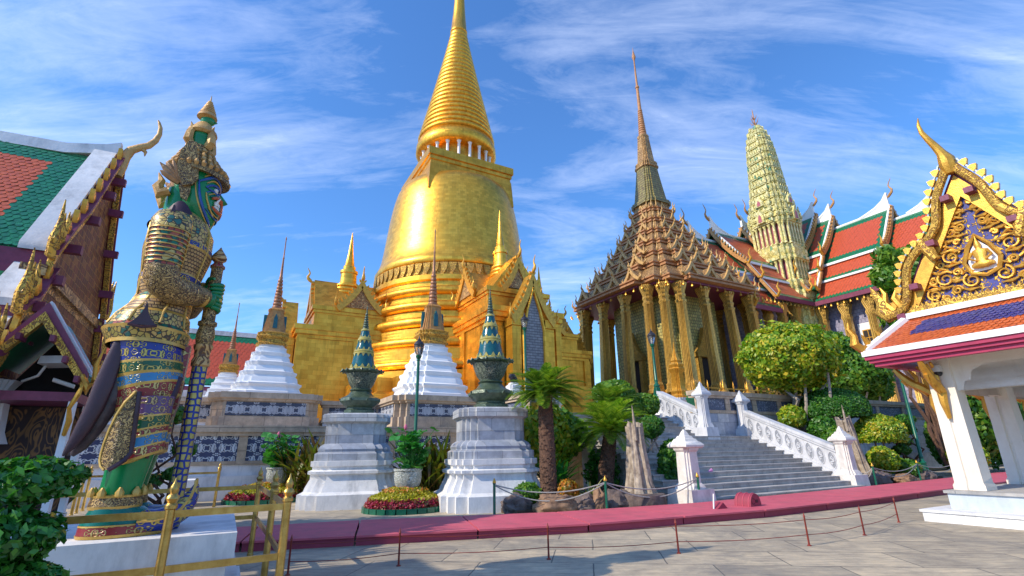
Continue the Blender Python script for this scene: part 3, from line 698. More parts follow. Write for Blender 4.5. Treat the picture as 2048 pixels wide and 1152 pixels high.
# ------------------------------------------------------------------ marble pedestals with glazed spires
def pedestal(label, u, v, rz):
    t = T('marble_pedestal', label, 'pedestal', u, v, 0, rz, 'marble pedestals before the terrace')
    o = redent2(.58, .78, .9)
    m = MB(); m.stack(o, [(1.62, 0), (1.62, .42), (1.46, .5), (1.42, .62), (1.30, .86), (1.30, .98), (1.38, 1.02), (1.38, 1.1), (1.26, 1.14), (1.26, 1.22), (1.32, 1.25), (1.32, 1.40), (1.2, 1.41)])
    m.build('white_foot', WHITE, t)
    m = MB(); m.stack(o, [(1.24, 1.41), (1.24, 1.62), (1.14, 1.68), (1.16, 1.76), (1.10, 1.86), (.98, 1.94), (.98, 2.56), (1.04, 2.60), (1.10, 2.63), (1.10, 2.86), (1.05, 2.9)])
    m.build('marble_shaft', MARBLE, t)
    return t
pedestal('blue grey marble pedestal with white stepped foot, left of the two, beyond the brass fence', 3.92, 18.35, R(-15))
pedestal('grey marble pedestal with white stepped foot next to the tall cycad', 7.32, 14.85, R(-14))
def ceramic(label, u, v, rz, s):
    t = T('glazed_spire', label, 'ceramic spire', u, v, 2.9, rz, 'green glazed spires on marble pedestals', s)
    o = octa(.5)
    m = MB(); m.stack(o, [(.50, 0), (.54, .04), (.54, .16), (.46, .2), (.46, .26), (.54, .3), (.66, .44), (.70, .5), (.68, .6), (.52, .68), (.44, .74), (.36, .86), (.40, .92), (.34, .98)])
    m.build('foot', CERG, t)
    for k in range(8):
        a = k*pi/4+pi/8; mm = MB()
        mm.tube([(.6*math.cos(a), .6*math.sin(a), .52), (.74*math.cos(a), .74*math.sin(a), .5), (.8*math.cos(a), .8*math.sin(a), .58)], [.06, .05, .02], 6); mm.build('foot_scroll', CERG, t)
    MB().stack(o, [(.34, .98), (.36, 1.02), (.44, 1.14), (.55, 1.46), (.58, 1.55)]).build('bowl', CERB, t)
    m = MB(); m.lathe([(.56, 1.55), (.68, 1.58), (.72, 1.63), (.70, 1.68), (.5, 1.70)], 24)
    for k in range(16):
        a = 2*pi*k/16; m.tube([(.66*math.cos(a), .66*math.sin(a), 1.62), (.78*math.cos(a), .78*math.sin(a), 1.66), (.82*math.cos(a), .82*math.sin(a), 1.6)], [.05, .05, .02], 5)
    m.build('rim', CERG, t)
    m = MB(); p = []
    for z0, z1, r0, r1 in ((1.72, 2.32, .47, .36), (2.44, 2.86, .34, .24), (2.96, 3.26, .21, .15)):
        m.lathe([(r0, z0), (r1, z1)], 24)
    m.build('teal_cone', TEAL, t, sharp=30)
    m = MB()
    for z0, r0 in ((1.68, .5), (2.30, .385), (2.38, .37), (2.84, .265), (2.90, .245), (3.24, .165)):
        m.lathe([(r0-.03, z0), (r0+.01, z0+.02), (r0+.01, z0+.06), (r0-.04, z0+.10)], 24)
    for z0, r0, n_, h, k in ((1.77, .475, 12, .14, 1), (2.32, .38, 12, .13, -1), (2.46, .345, 10, .12, 1), (2.84, .27, 10, .12, -1), (2.98, .21, 8, .1, 1)):
        for j in range(n_):
            i0 = len(m.v); m.prism([(-.07*r0/.4, z0), (.07*r0/.4, z0), (0, z0+h*k)], -r0-.008, -r0+.05); m.xform(Matrix.Rotation(2*pi*j/n_, 4, 'Z'), i0)
    m.build('yellow_band', YELG, t)
    p = []
    for i in range(7): p += torus_prof(.10-.012*i, 3.3+i*.1, 3.39+i*.1, .03, 4)
    p += [(.03, 4.02), (.015, 4.25), (.004, 4.35)]
    MB().lathe(p, 14).build('finial', CERG, t)
    return t
ceramic('green glazed bowl with teal and yellow banded cone on the left marble pedestal', 3.95, 18.4, R(-15), .93)
ceramic('green glazed bowl with teal and yellow banded cone on the pedestal beside the tall cycad', 7.38, 14.9, R(-14), .96)

# ------------------------------------------------------------------ street lamps
def lamp(label, u, v, z, h):
    t = T('street_lamp', label, 'street lamp', u, v, z, 0, 'green street lamps')
    m = MB(); m.lathe([(.26, 0), (.26, .12), (.2, .16), (.2, .3), (.14, .36), (.12, .7), (.16, .74), (.16, .8), (.1, .86), (.085, 1.0), (.11, 1.03), (.075, 1.08), (.06, h-1.0), (.09, h-.97), (.06, h-.93), (.11, h-.86), (.13, h-.78), (.08, h-.74)], 16)
    for k in range(8):
        a = k*pi/4; m.tube([(.2*math.cos(a), .2*math.sin(a), .16), (.125*math.cos(a), .125*math.sin(a), .68)], [.035, .025], 5)
    m.build('post', LAMPG, t)
    MB().lathe([(.09, h-.74), (.13, h-.68), (.2, h-.38), (.21, h-.34)], 16).build('lantern', LGLASS, t)
    m = MB(); m.lathe([(.22, h-.34), (.23, h-.3), (.2, h-.24), (.12, h-.14), (.07, h-.12), (.08, h-.08), (.04, h-.03), (.01, h+.1)], 16)
    for k in range(6):
        a = k*pi/3; m.tube([(.1*math.cos(a), .1*math.sin(a), h-.74), (.15*math.cos(a), .15*math.sin(a), h-.66), (.215*math.cos(a), .215*math.sin(a), h-.34)], .012, 5)
    m.build('lantern_cap', BLACKM, t)
    m = MB(); m.lathe([(.02, h-.72), (.05, h-.62), (.05, h-.5), (.01, h-.42)], 8); m.build('bulb', IVORY, t)
    return t
lamp('green street lamp standing between the two marble pedestals', 6.72, 20.5, 0, 6.35)
lamp('green street lamp standing before the grey door of the golden stupa porch', 13.5, 23.0, 3.2, 5.6)
lamp('green street lamp at the head of the stairs in front of the pillared hall', 18.95, 19.05, 3.9, 3.7)
lamp('green street lamp with ornate foot left of the white pavilion, standing among clipped shrubs', 28.9, 12.5, 0, 7.5)
# ------------------------------------------------------------------ tiled slopes
def tiles(m, a, b, c, d, tw, tl, mats=(0, 1), border=(.5, .5, .5, .5), lift=.02, inner=None):
    """pointed tiles laid in rows on the quad a b c d (a-b is the lower edge); border widths: left, right, bottom, top"""
    a, b, c, d = [Vector(q) for q in (a, b, c, d)]
    nrm = (b-a).cross(d-a).normalized()
    Lh = ((b-a).length+(c-d).length)/2; Lv = ((d-a).length+(c-b).length)/2
    nr = max(2, int(round(Lv/tl))); nc = max(2, int(round(Lh/tw)))
    def P(s, t): return (a*(1-s)+b*s)*(1-t)+(d*(1-s)+c*s)*t
    m.add([P(0, 0)-nrm*.02, P(1, 0)-nrm*.02, P(1, 1)-nrm*.02, P(0, 1)-nrm*.02, P(0, 0)-nrm*.08, P(1, 0)-nrm*.08, P(1, 1)-nrm*.08, P(0, 1)-nrm*.08], [(0, 1, 2, 3), (7, 6, 5, 4), (0, 4, 5, 1), (1, 5, 6, 2), (2, 6, 7, 3), (3, 7, 4, 0)], mats[1])
    for r in range(nr):
        t0 = r/nr; t1 = min(1, (r+1.25)/nr); off = .5 if r % 2 else 0
        tm = (r+.4)/nr
        for k in range(-1, nc+1):
            s0 = (k+off)/nc; s1 = (k+1+off)/nc
            s0c, s1c = max(0, s0), min(1, s1)
            if s1c-s0c < .25/nc: continue
            sm = (s0c+s1c)/2
            x = sm*Lh; y = tm*Lv
            e = x < border[0] or Lh-x < border[1] or y < border[2] or Lv-y < border[3]
            mi = mats[1] if e else mats[0]
            if not e and inner: mi = inner(x, y, Lh, Lv, mi)
            j = random.uniform(-.3, .3)*lift
            tip = max(0, t0-.28/nr)
            m.add([P(sm, tip)+nrm*(lift+j), P(s1c-.03/nc, t0+.18/nr)+nrm*(lift+j), P(s1c-.03/nc, t1)+nrm*.002, P(s0c+.03/nc, t1)+nrm*.002, P(s0c+.03/nc, t0+.18/nr)+nrm*(lift+j)], [(0, 1, 2, 3, 4)], mi)
    return m

# ------------------------------------------------------------------ pillared hall with a tiered brown spire
MU, MV = 37.04, 35.26
t = T('pillared_hall', 'square pillared hall in green gold mosaic under a many tiered brown gilt spire', 'temple hall', MU, MV)
o2 = redent2(.56, .78, .9)
m = MB(); m.stack(o2, [(8.3, 3.2), (8.3, 3.7), (7.9, 3.8), (7.7, 4.3), (7.9, 4.5), (7.9, 4.8), (7.4, 5.0), (7.2, 5.5), (7.4, 5.6), (7.4, 5.85)])
m.build('base', GILTD, t)
MB().stack(o2, [(4.25, 5.86), (4.25, 6.6), (4.1, 6.7), (4.1, 16.2)]).build('wall', MIRROR, t)
for k in range(4):
    mm = MB(); mm.box(-1.1, -.72, -4.62, -4.12, 5.9, 9.4); mm.box(.72, 1.1, -4.62, -4.12, 5.9, 9.4); mm.box(-1.25, 1.25, -4.72, -4.12, 9.402, 9.75)
    mm.prism([(-1.3, 9.76), (1.3, 9.76), (.75, 10.3), (.3, 11.2), (0, 12.2), (-.3, 11.2), (-.75, 10.3)], -4.66, -4.25)
    mm.box(-1.3, 1.3, -4.95, -4.63, 5.9, 6.3)
    mm.xform(Matrix.Rotation(k*pi/2, 4, 'Z')); d = mm.build('door_frame', GILT, t)
    mm = MB(); mm.box(-.71, .71, -4.3, -4.13, 5.9, 9.39); mm.xform(Matrix.Rotation(k*pi/2, 4, 'Z')); mm.build('door', DARK, d)
# columns
def colmesh():
    m = MB(); o = redent(.6, .8)
    m.stack(o, [(.62, 0), (.62, .25), (.54, .35), (.54, .7), (.46, .8), (.44, 1.1), (.36, 7.6), (.42, 7.7), (.42, 7.82), (.34, 7.9), (.35, 8.1), (.40, 8.2), (.40, 8.32), (.34, 8.4), (.42, 8.75), (.56, 9.15), (.58, 9.3), (.5, 9.42)])
    return m
cm_ = None
cps = []
for sx in (-1, 1):
    for a in (-4.55, -1.6, 1.6, 4.55):
        cps.append((sx*6.45, a)); cps.append((a, sx*6.45))
    for sy in (-1, 1): cps.append((sx*5.7, sy*5.7))
for x, y in cps:
    if cm_ is None:
        cm_ = c = colmesh().build('column', COLM, t)
    else:
        c = cm_.copy(); COL.objects.link(c)
    # columns lean a little inwards
    r = math.hypot(x, y)
    c.location = (x*1.045, y*1.045, 5.86)
    c.rotation_euler = (y/r*.035, -x/r*.035, 0)
# eaves and tiers
MB().stack(o2, [(6.8, 15.2), (7.1, 15.22), (7.1, 15.4), (5.0, 15.41)]).build('soffit', MAROON, t)
tz = [15.42, 17.3, 18.9, 20.5, 22.1, 23.7, 25.2]
th = [7.6, 6.2, 5.05, 4.05, 3.2, 2.45, 1.9]
gm = MB()
gm.prism([(-.5, 0), (.5, 0), (0, .85)], -.03, .55); 
gm2 = MB(); rake(gm2, .72, 1.05, -.18, -.02, .16, 0, fin=0, curve=.16); chofa(gm2, 0, -.1, 1.0, .5, 0, -1, .05); chofa(gm2, .7, -.1, 0, .4, 1, 0, .045); chofa(gm2, -.7, -.1, 0, .4, -1, 0, .045)
gproto = None
for i, (z, h) in enumerate(zip(tz, th)):
    dz = (tz+[26.7])[i+1]-z; hn = (th+[1.6])[i+1]
    m = MB()
    m.stack(o2, [(h-.35, z), (h, z+.06), (h, z+.2), (h-.12, z+.24), (h-.12, z+.34), (h+.02, z+.38), (h+.02, z+.5), (h-.3, z+.52)])
    T_ = m.build('roof_tier', RUST, t)
    m = MB(); m.stack(o2, [(h-.32, z+.521), (hn-.1, z+dz-.02)]); m.build('tier_slope', BRONZE, T_)
    # antefix horns at the corners
    for x, y in o2[1::2]:
        m = MB(); chofa(m, x*h*.99, y*h*.99, z+.45, .95, x*.6, y*.6, .075); m.build('corner_horn', GILTD, T_)
    ng = 4 if h > 5.5 else 3 if h > 3 else 2 if h > 2.2 else 1
    for k in range(4):
        for j in range(ng):
            xx = (j-(ng-1)/2)*(h*1.25/ng)
            if gproto is None:
                gproto = gm2.build('gable', GILTD, t); q = gproto; gs = gm.build('gable_panel', BRONZE, gproto)
            else:
                q = gproto.copy(); COL.objects.link(q); g2 = gs.copy(); COL.objects.link(g2); g2.parent = q
            sc_ = min(1.25, .75+h*.08)
            yy = -(h-.45)
            q.location = (Matrix.Rotation(k*pi/2, 3, 'Z') @ Vector((xx, yy, z+.5)))
            q.rotation_euler = (0, 0, k*pi/2); q.scale = (sc_*(1.3 if h > 3 else .9), sc_, sc_)
# bells under the eave
bl = MB().lathe([(.015, .3), (.02, .12), (.07, .08), (.1, -.05), (.12, -.12), (.02, -.14)], 8).build('hanging_bell', GILTP, t)
first = True
for k in range(4):
    for j in range(14):
        x = -6.3+j*.97
        p = Matrix.Rotation(k*pi/2, 3, 'Z') @ Vector((x*1.08, -7.15 if abs(x) < 5.3 else -6.4, 15.0))
        b = bl if first else bl.copy()
        if not first: COL.objects.link(b)
        first = False; b.location = p
# spire
m = MB(); m.stack(o2, [(1.75, 26.5), (1.75, 26.9), (1.5, 27.0), (1.4, 27.4), (1.25, 28.6), (1.08, 30.0), (.95, 31.2)]); m.build('spire_bell', OLIVE, t)
m = MB(); m.stack(o2, [(.95, 31.2), (1.08, 31.3), (1.08, 31.5), (.92, 31.6), (1.0, 31.75), (1.0, 31.95), (.8, 32.05), (.76, 32.3), (.52, 35.4), (.56, 35.5), (.5, 35.7)])
m.build('spire_shaft', BRONZE, t)
for s in (-1, 1):
    for q in (-.45, .45):
        pass
p = []
for i in range(12):
    z0 = 35.7+i*.3; r = .44-.018*i; p += torus_prof(r-.05, z0, z0+.27, .08, 4)
p += [(.2, 39.4), (.16, 42.3), (.24, 42.4), (.22, 42.6), (.13, 42.7), (.08, 46.4), (.24, 46.9), (.2, 47.1), (.05, 47.9), (.01, 48.4)]
MB().lathe(p, 14).build('spire_tip', RUST, t)

# ------------------------------------------------------------------ cross shaped hall with green and yellow prang
PU, PV = 58.6, 34.97
t = T('cross_hall', 'cross shaped hall with red and green tiled roofs under a yellow green prang tower', 'temple hall', PU, PV)
def wing(name, cols=True):
    """local: outward -y, ridge on x=0"""
    tiers = [(-5.2, 0, 28.0), (-7.0, -4.6, 26.9), (-12.8, -6.4, 25.5), (-16.6, -12.2, 24.1)]
    roots = []
    w = MB(); w.box(-4.6, 4.6, -15.5, -4.6, 3.2, 5.2); w.box(-4.4, 4.4, -15.2, -4.4, 5.201, 18.5)
    Wg = w.build(name, VIOLET, t)
    for ye, ys, zr in tiers:
        m = MB()
        for s in (-1, 1):
            segs = [((.12, zr-.05), (3.9, zr-5.1)), ((3.8, zr-5.35), (5.05, zr-7.2)), ((4.95, zr-7.4), (6.3, zr-9.5))]
            for (x0, z0), (x1, z1) in segs:
                if s < 0: q = ((-x1, ys, z1), (-x1, ye, z1), (-x0, ye, z0), (-x0, ys, z0))
                else: q = ((x1, ye, z1), (x1, ys, z1), (x0, ys, z0), (x0, ye, z0))
                big = x0 < 1
                tiles(m, *q, .34, .42, (0, 1), (.75 if big else .3, .75 if big else .3, .7 if big else .34, .7 if big else .0), .03)
        Rf = m.build('roof', [RDT, GRT], Wg, fix=False)
        m = MB(); m.tube([(0, ys, zr+.02), (0, (ys+ye)/2, zr+.04), (0, ye+2.6, zr+.2), (0, ye+1.4, zr+.6), (0, ye+.6, zr+1.15), (0, ye+.1, zr+1.9)], [.2, .2, .2, .2, .17, .12], 8)
        m.prism([(ys, zr-.3), (ye+.1, zr-.3), (ye+.1, zr+1.8), (ye+.6, zr+1.1), (ye+1.4, zr+.55), (ye+2.6, zr+.15), (ys, zr)], -.12, .12, 'yz'); m.build('white_ridge', WHITEC, Rf)
        for s in (-1, 1):
            for (x0, z0, x1, z1) in ((3.86, zr-5.05, 3.84, zr-5.32), (5.02, zr-7.15, 5.0, zr-7.38)):
                m = MB(); m.box(s*x0-.07, s*x0+.16*s if s > 0 else s*x0+.07, min(ys, ye), max(ys, ye), z1, z0-.02) if s > 0 else m.box(s*x0-.16, s*x0+.07, min(ys, ye), max(ys, ye), z1, z0-.02)
                m.build('white_band', WHITEC, Rf)
        m = MB()
        # white verge along the gable
        for s in (-1, 1):
            for (x0, z0), (x1, z1) in (((.0, zr+.5), (3.95, zr-5.0)), ((3.9, zr-5.1), (5.1, zr-7.1)), ((5.0, zr-7.2), (6.4, zr-9.5))):
                m.prism([(s*x0, z0), (s*x1, z1), (s*x1, z1-.2), (s*x0, z0-.2-(.5 if x0 == 0 else 0))], ye+.02, ye+.2); m.build('white_verge', WHITEC, Rf); m = MB()
        for s in (-1, 1):
            m = MB(); m.box(*((6.2, 6.38) if s > 0 else (-6.38, -6.2)), min(ys, ye), max(ys, ye), zr-9.95, zr-9.5)
            if zr < 26: m.build('fascia', MAROON, Rf)
        m = MB(); rake(m, 4.0, 5.4, ye-.16, ye+.01, .3, zr-5.05, fin=14, fh=.3, curve=.1)
        for s in (-1, 1):
            m.prism([(s*3.9, zr-5.05), (s*5.1, zr-7.1), (s*5.1, zr-7.6), (s*3.9, zr-5.6)], ye-.16, ye+.01); m.prism([(s*5.0, zr-7.15), (s*6.4, zr-9.5), (s*6.4, zr-10.0), (s*5.0, zr-7.7)], ye-.16, ye+.01)
        m.build('bargeboard', AGED, Rf)
        for s in (-1, 1):
            for (x, z) in ((4.0, zr-5.2), (5.1, zr-7.2), (6.4, zr-9.6)):
                mm = MB(); mm.tube([(s*(x-.25), ye-.1, z), (s*(x+.2), ye-.1, z-.15), (s*(x+.5), ye-.1, z+.25), (s*(x+.3), ye-.1, z+.8), (s*(x+.55), ye-.1, z+1.35)], [.1, .15, .14, .09, .01], 6); mm.build('naga_end', GILTP, Rf)
        mm = MB(); chofa(mm, 0, ye+.05, zr+1.3, 2.1, 0, -1, .10); mm.build('ridge_horn', AGED, Rf)
        m = MB(); m.prism([(-3.6, zr-5.5), (3.6, zr-5.5), (0, zr-.4)], ye+.5, ye+.62); m.prism([(-4.5, zr-7.4), (4.5, zr-7.4), (3.6, zr-5.5), (-3.6, zr-5.5)], ye+.5, ye+.62, 'xz'); m.build('pediment', LATT, Rf)
    if cols:
        pr0 = None
        for s in (-1, 1):
            for y in (-6.4, -8.7, -11.0, -13.3, -15.6):
                if pr0 is None:
                    m = MB(); m.stack(redent(.6, .8), [(.55, 4.2), (.5, 4.9), (.42, 5.1), (.36, 13.6), (.45, 13.9), (.36, 14.2), (.55, 15.0), (.5, 15.5)]); pr0 = q = m.build('column', COLM, Wg)
                else: q = pr0.copy(); COL.objects.link(q)
                q.location = (s*5.45, y, 0)
            for y in (-9.85, -12.15):
                mm = MB(); x = s*4.42; mm.box(x-.08, x+.08, y-.85, y+.85, 10.6, 13.2); wf = mm.build('window_surround', WHITEC, Wg)
                mm = MB(); x = s*4.52; mm.box(x-.05, x+.05, y-.5, y+.5, 10.9, 12.5)
                wd = mm.build('window', GILTP, wf)
                for a in (-1, 1):
                    for b_ in (0, 1):
                        pass
                mm = MB(); x = s*4.58
                for ay in (-.42, .04):
                    for az in (10.98, 11.74): mm.box(x-.02, x+.02, y+ay, y+ay+.38, az, az+.66)
                mm.build('pane', DARK, wf)
    return Wg
W0 = wing('wing')
for k in (1, 3):
    c = copy_tree(W0, t); c.rotation_euler = (0, 0, k*pi/2)
bl = None
for j in range(16):
    for side in (0, 1):
        if bl is None: b = bl = MB().lathe([(.015, .3), (.02, .12), (.07, .08), (.1, -.05), (.12, -.12), (.02, -.14)], 8).build('hanging_bell', GILTP, t)
        else: b = bl.copy(); COL.objects.link(b)
        b.location = (-6.2, -6.6-j*.63, 15.3) if side == 0 else (-6.6-j*.63, -6.2, 15.3)
# prang, rising from the inner corner of the two wings
t = T('prang_tower', 'yellow green mosaic prang tower with pink columns rising from the red roofs', 'tower', 52.8, 31.5, .16, scale=.9)
o3 = redent2(.5, .74, .88)
prof = [(2.7, 12), (2.7, 18.2), (2.9, 18.4), (2.9, 19.2), (2.7, 19.4), (2.9, 19.8), (2.9, 20.5), (2.5, 20.7)]
m = MB(); m.stack(o3, prof); m.build('prang_base', PRANG, t)
MB().stack(o3, [(2.15, 20.6), (2.1, 23.4)]).build('prang_drum', PRANGP, t)
MB().stack(o3, [(2.15, 25.4), (2.1, 28.3)]).build('prang_drum', PRANGP, t)
MB().stack(o3, [(2.3, 23.3), (2.65, 23.4), (2.65, 23.8), (2.4, 23.9), (2.6, 24.3), (2.6, 24.8), (2.4, 24.9), (2.45, 25.5)]).build('prang_tier', PRANG, t)
cl0 = None
for k, j, zc_ in [(k, j, z) for z in (20.6, 25.5) for k in range(4) for j in range(7)]:
        if cl0 is None:
            q = cl0 = MB().stack(sq(), [(.2, -.1), (.13, .1), (.13, 2.5), (.22, 2.8)]).build('prang_column', PRANG, t)
        else: q = cl0.copy(); COL.objects.link(q)
        q.location = Matrix.Rotation(k*pi/2, 3, 'Z') @ Vector(((j-3)*.6, -2.3 if abs(j-3) < 2.5 else -2.05, zc_)); q.rotation_euler = (0, 0, k*pi/2)
rs = [(28.3, 2.6), (29.0, 2.72), (29.8, 2.6), (30.7, 2.35), (31.8, 2.15), (32.9, 1.98), (34.1, 1.86), (35.3, 1.78), (36.5, 1.7), (37.7, 1.62), (38.9, 1.53), (40.0, 1.42), (41.1, 1.26), (42.1, 1.05), (43.0, .75), (43.7, .4)]
m = MB(); fm = MB()
for (z0, h0), (z1, h1) in zip(rs, rs[1:]):
    m.stack(o3, [(h0-.2, z0), (h0+.04, z0+.08), (h0+.04, z0+.24), (h0-.14, z0+.3), (h1-.12, z1-.001)])
    for x, y in o3:
        i0 = len(fm.v); hh = (z1-z0)*.82
        a = math.atan2(y, x)
        fm.prism([(-.14, 0), (.14, 0), (.1, hh*.6), (0, hh), (-.1, hh*.6)], -.1, .02, 'xz')
        fm.xform(Matrix.Translation((x*h0*.99, y*h0*.99, z0+.24)) @ Matrix.Rotation(a+pi/2, 4, 'Z'), i0)
    for k in range(4):
        for j in range(5):
            i0 = len(fm.v); hh = (z1-z0)*.7; xx = (j-2)*.22*h0
            fm.prism([(-.1*h0, 0), (.1*h0, 0), (0, hh)], -.08, .02); fm.xform(Matrix.Rotation(k*pi/2, 4, 'Z') @ Matrix.Translation((xx, -h0*1.01, z0+.24)), i0)
m.build('prang_tower', PRANG, t)
o = fm.build('prang_antefixes', PRANG, t); o['kind'] = 'stuff'
for k in range(4):
    for (zz_, hh, rr) in ((28.6, 1.9, 2.62), (31.0, 1.3, 2.3)):
        mm = MB(); mm.prism([(-.55, 0), (.55, 0), (.5, hh*.5), (0, hh), (-.5, hh*.5)], -.35, .3); mm.prism([(-.25, .1), (.25, .1), (.2, hh*.45), (0, hh*.65), (-.2, hh*.45)], -.38, -.351, mi=1)
        mm.xform(Matrix.Rotation(k*pi/2, 4, 'Z') @ Matrix.Translation((0, -rr, zz_))); mm.build('prang_niche', [PRANG, PRANGP], t)
m = MB(); m.lathe([(.4, 43.6), (.16, 44.0), (.1, 44.6), (.06, 46.6), (.01, 47.0)], 8)
for k in range(4):
    a = k*pi/2
    for z, h in ((44.5, .7), (45.3, .5)):
        m.tube([(0, 0, z), (h*.6*math.cos(a), h*.6*math.sin(a), z+.1), (h*math.cos(a), h*math.sin(a), z+h*1.1)], [.06, .06, .01], 5)
m.build('finial', RUST, t)
# ------------------------------------------------------------------ gallery hall on the left (gable faces the court)
t = T('gallery_hall', 'old gallery hall with green and orange tiled roof, gilt bargeboards and red lattice gable', 'temple hall', -3.07, 13.0)
GAL = t
# local x: along the ridge (0 at gable, negative away), y across the ridge (negative towards camera), z up
def slope(m, y0, z0, y1, z1, xl, xr, tw, tl, bd, both=True, mats=(0, 1)):
    tiles(m, (xl, y0, z0), (xr, y0, z0), (xr, y1, z1), (xl, y1, z1), tw, tl, mats, bd, .012)
    if both: tiles(m, (xr, -y0, z0), (xl, -y0, z0), (xl, -y1, z1), (xr, -y1, z1), tw, tl, mats, (bd[1], bd[0], bd[2], bd[3]), .012)
m = MB()
slope(m, -2.3, 5.0, -.1, 8.0, -12, -.32, .11, .12, (.6, .62, .42, .62))
Rf = m.build('roof', [ORT, GRT], t, fix=False)
m = MB(); slope(m, -3.0, 3.85, -2.2, 4.72, -12, -.32, .11, .12, (.5, .5, .22, .0)); m.build('lower_roof', [ORT, GRT], t, fix=False)
m = MB(); slope(m, -3.7, 2.95, -2.9, 3.6, -12, -.32, .11, .12, (.5, .5, .2, .0)); m.build('skirt_roof', [ORT, GRT], t, fix=False)
# ridge: white, lifts towards the horn
m = MB(); m.loft([[(x, -w, z-.26), (x, -w*.8, z), (x, w*.8, z), (x, w, z-.26)] for x, z, w in ((-12, 8.1, .17), (-3.2, 8.1, .17), (-1.9, 8.16, .18), (-.9, 8.2, .19), (-.25, 8.38, .16), (0, 8.52, .12))])
m.build('white_ridge', WHITE, t)
def verge(y0, z0, y1, z1, w):
    for s in (-1, 1):
        q = [(s*y0, z0), (s*y1, z1), (s*y1, z1+.12), (s*y0, z0+.12)]
        MB().prism(q, -w, -.03, 'yz').build('white_verge', WHITE, t)
verge(-2.42, 4.95, -.02, 8.25, .42)
verge(-3.06, 3.82, -2.18, 4.80, .42)
verge(-3.76, 2.92, -2.88, 3.68, .42)
# maroon beams under each slope
for (y, z) in ((-2.36, 4.84), (-3.04, 3.70), (-3.74, 2.80)):
    for s in (-1, 1):
        m = MB(); a, b = sorted((s*y, s*(y+.12))); m.box(-12, -.02, a, b, z-.16, z+.12); a, b = sorted((s*y*1.0-.02*s, s*(y+.16))); m.box(-12, 0.02, a, b, z-.34, z-.162); m.build('eave_beam', MAROON, t)
        m = MB(); a, b = sorted((s*(y+.17), s*(y+.3))); m.box(-12, -.1, a, b, z-.36, z-.02); m.build('frieze_board', WHITE, t)
# bargeboards
def bargeboard(y0, z0, y1, z1, fins, horn, parent):
    for s in (-1, 1):
        m = MB(); N = 8; up_ = []; lo_ = []
        for i in range(N+1):
            f = i/N; y = y1+(y0-y1)*f; z = z1+(z0-z1)*f-.12*math.sin(pi*f)+.05*math.sin(3*pi*f)
            up_.append((s*y, z)); lo_.append((s*y*1.0-s*(-.0), z-.26))
        for i in range(N): m.prism([up_[i], up_[i+1], lo_[i+1], lo_[i]], .0, .1, 'yz', 0)
        for i in range(N): m.prism([(up_[i][0], up_[i][1]+.02), (up_[i+1][0], up_[i+1][1]+.02), (up_[i+1][0], up_[i+1][1]-.06), (up_[i][0], up_[i][1]-.06)], -.05, .13, 'yz', 1)
        b = m.build('bargeboard', [GILT, MAROON], parent)
        for i in range(fins):
            f = (i+.5)/fins; y = y1+(y0-y1)*f; z = z1+(z0-z1)*f-.12*math.sin(pi*f)
            mm = MB(); d = Vector((y0-y1, z0-z1)).normalized(); nn = Vector((-d.y, d.x)); nn = nn if nn.y > 0 else -nn
            c = Vector((y, z)); q = [c-d*.09, c+d*.09, c+d*.06+nn*.10, c-d*.10+nn*.22]
            mm.prism([(s*p.x, p.y) for p in q], .01, .09, 'yz'); mm.build('fin', GILTP, b)
        mm = MB(); mm.tube([(.05, s*y0, z0-.1), (.07, s*(y0-.18), z0-.12), (.09, s*(y0-.3), z0+.12), (.09, s*(y0-.2), z0+.45), (.1, s*(y0-.3), z0+.85)], [.05, .07, .065, .045, .008], 7)
        mm.tube([(.05, s*(y0+.1), z0), (.07, s*(y0-.06), z0+.14), (.09, s*(y0-.02), z0+.42), (.1, s*(y0-.12), z0+.68)], [.045, .06, .04, .008], 7)
        mm.tube([(.05, s*(y0+.25), z0+.1), (.07, s*(y0+.12), z0+.3), (.09, s*(y0+.14), z0+.55), (.1, s*(y0+.06), z0+.78)], [.045, .055, .035, .008], 7)
        mm.build('naga_end', GILT, b)
bargeboard(-2.45, 4.95, 0, 8.28, 9, True, t)
bargeboard(-3.1, 3.82, -2.2, 4.72, 3, False, t)
bargeboard(-3.8, 2.92, -2.9, 3.62, 3, False, t)
m = MB(); m.tube([(.05, 0, 7.7), (.06, 0, 7.95), (.09, 0, 8.2), (.18, 0, 8.42), (.34, 0, 8.55), (.48, 0, 8.64), (.58, 0, 8.8), (.63, 0, 9.0), (.62, 0, 9.18), (.57, 0, 9.32), (.54, 0, 9.38)], [.1, .13, .12, .1, .085, .08, .07, .055, .045, .03, .012], 10)
m.tube([(.36, 0, 8.53), (.45, 0, 8.45), (.45, 0, 8.34)], [.06, .04, .01], 6); m.build('ridge_horn', GILTD, t)
# pediment of red lattice with purlin ends
m = MB(); m.prism([(-2.35, 4.7), (2.35, 4.7), (0, 7.95)], -.08, -.02, 'yz'); m.build('pediment', LATT, t)
m = MB(); m.prism([(-2.75, 2.6), (2.75, 2.6), (2.75, 4.35), (-2.75, 4.35)], -.08, -.02, 'yz'); m.build('lower_pediment', LATT, t)
m = MB(); m.box(-.3, -.02, -2.5, 2.5, 4.36, 4.5); m.box(-.3, .04, -2.5, 2.5, 4.502, 4.69); m.build('pediment_beam', BRONZE, t)
for (y, z) in ((0, 7.55), (-.55, 6.95), (.55, 6.95), (-1.15, 6.1), (1.15, 6.1), (-1.75, 5.25), (1.75, 5.25), (-2.25, 4.5), (2.25, 4.5), (-2.75, 3.9), (2.75, 3.9), (-2.9, 3.35), (2.9, 3.35)):
    MB().box(-.25, .24, y-.07, y+.07, z-.08, z+.08).build('purlin_end', MAROON, t)
MB().box(-12, -.35, -2.05, 2.05, 0, 4.6).build('wall', WHITE, t)
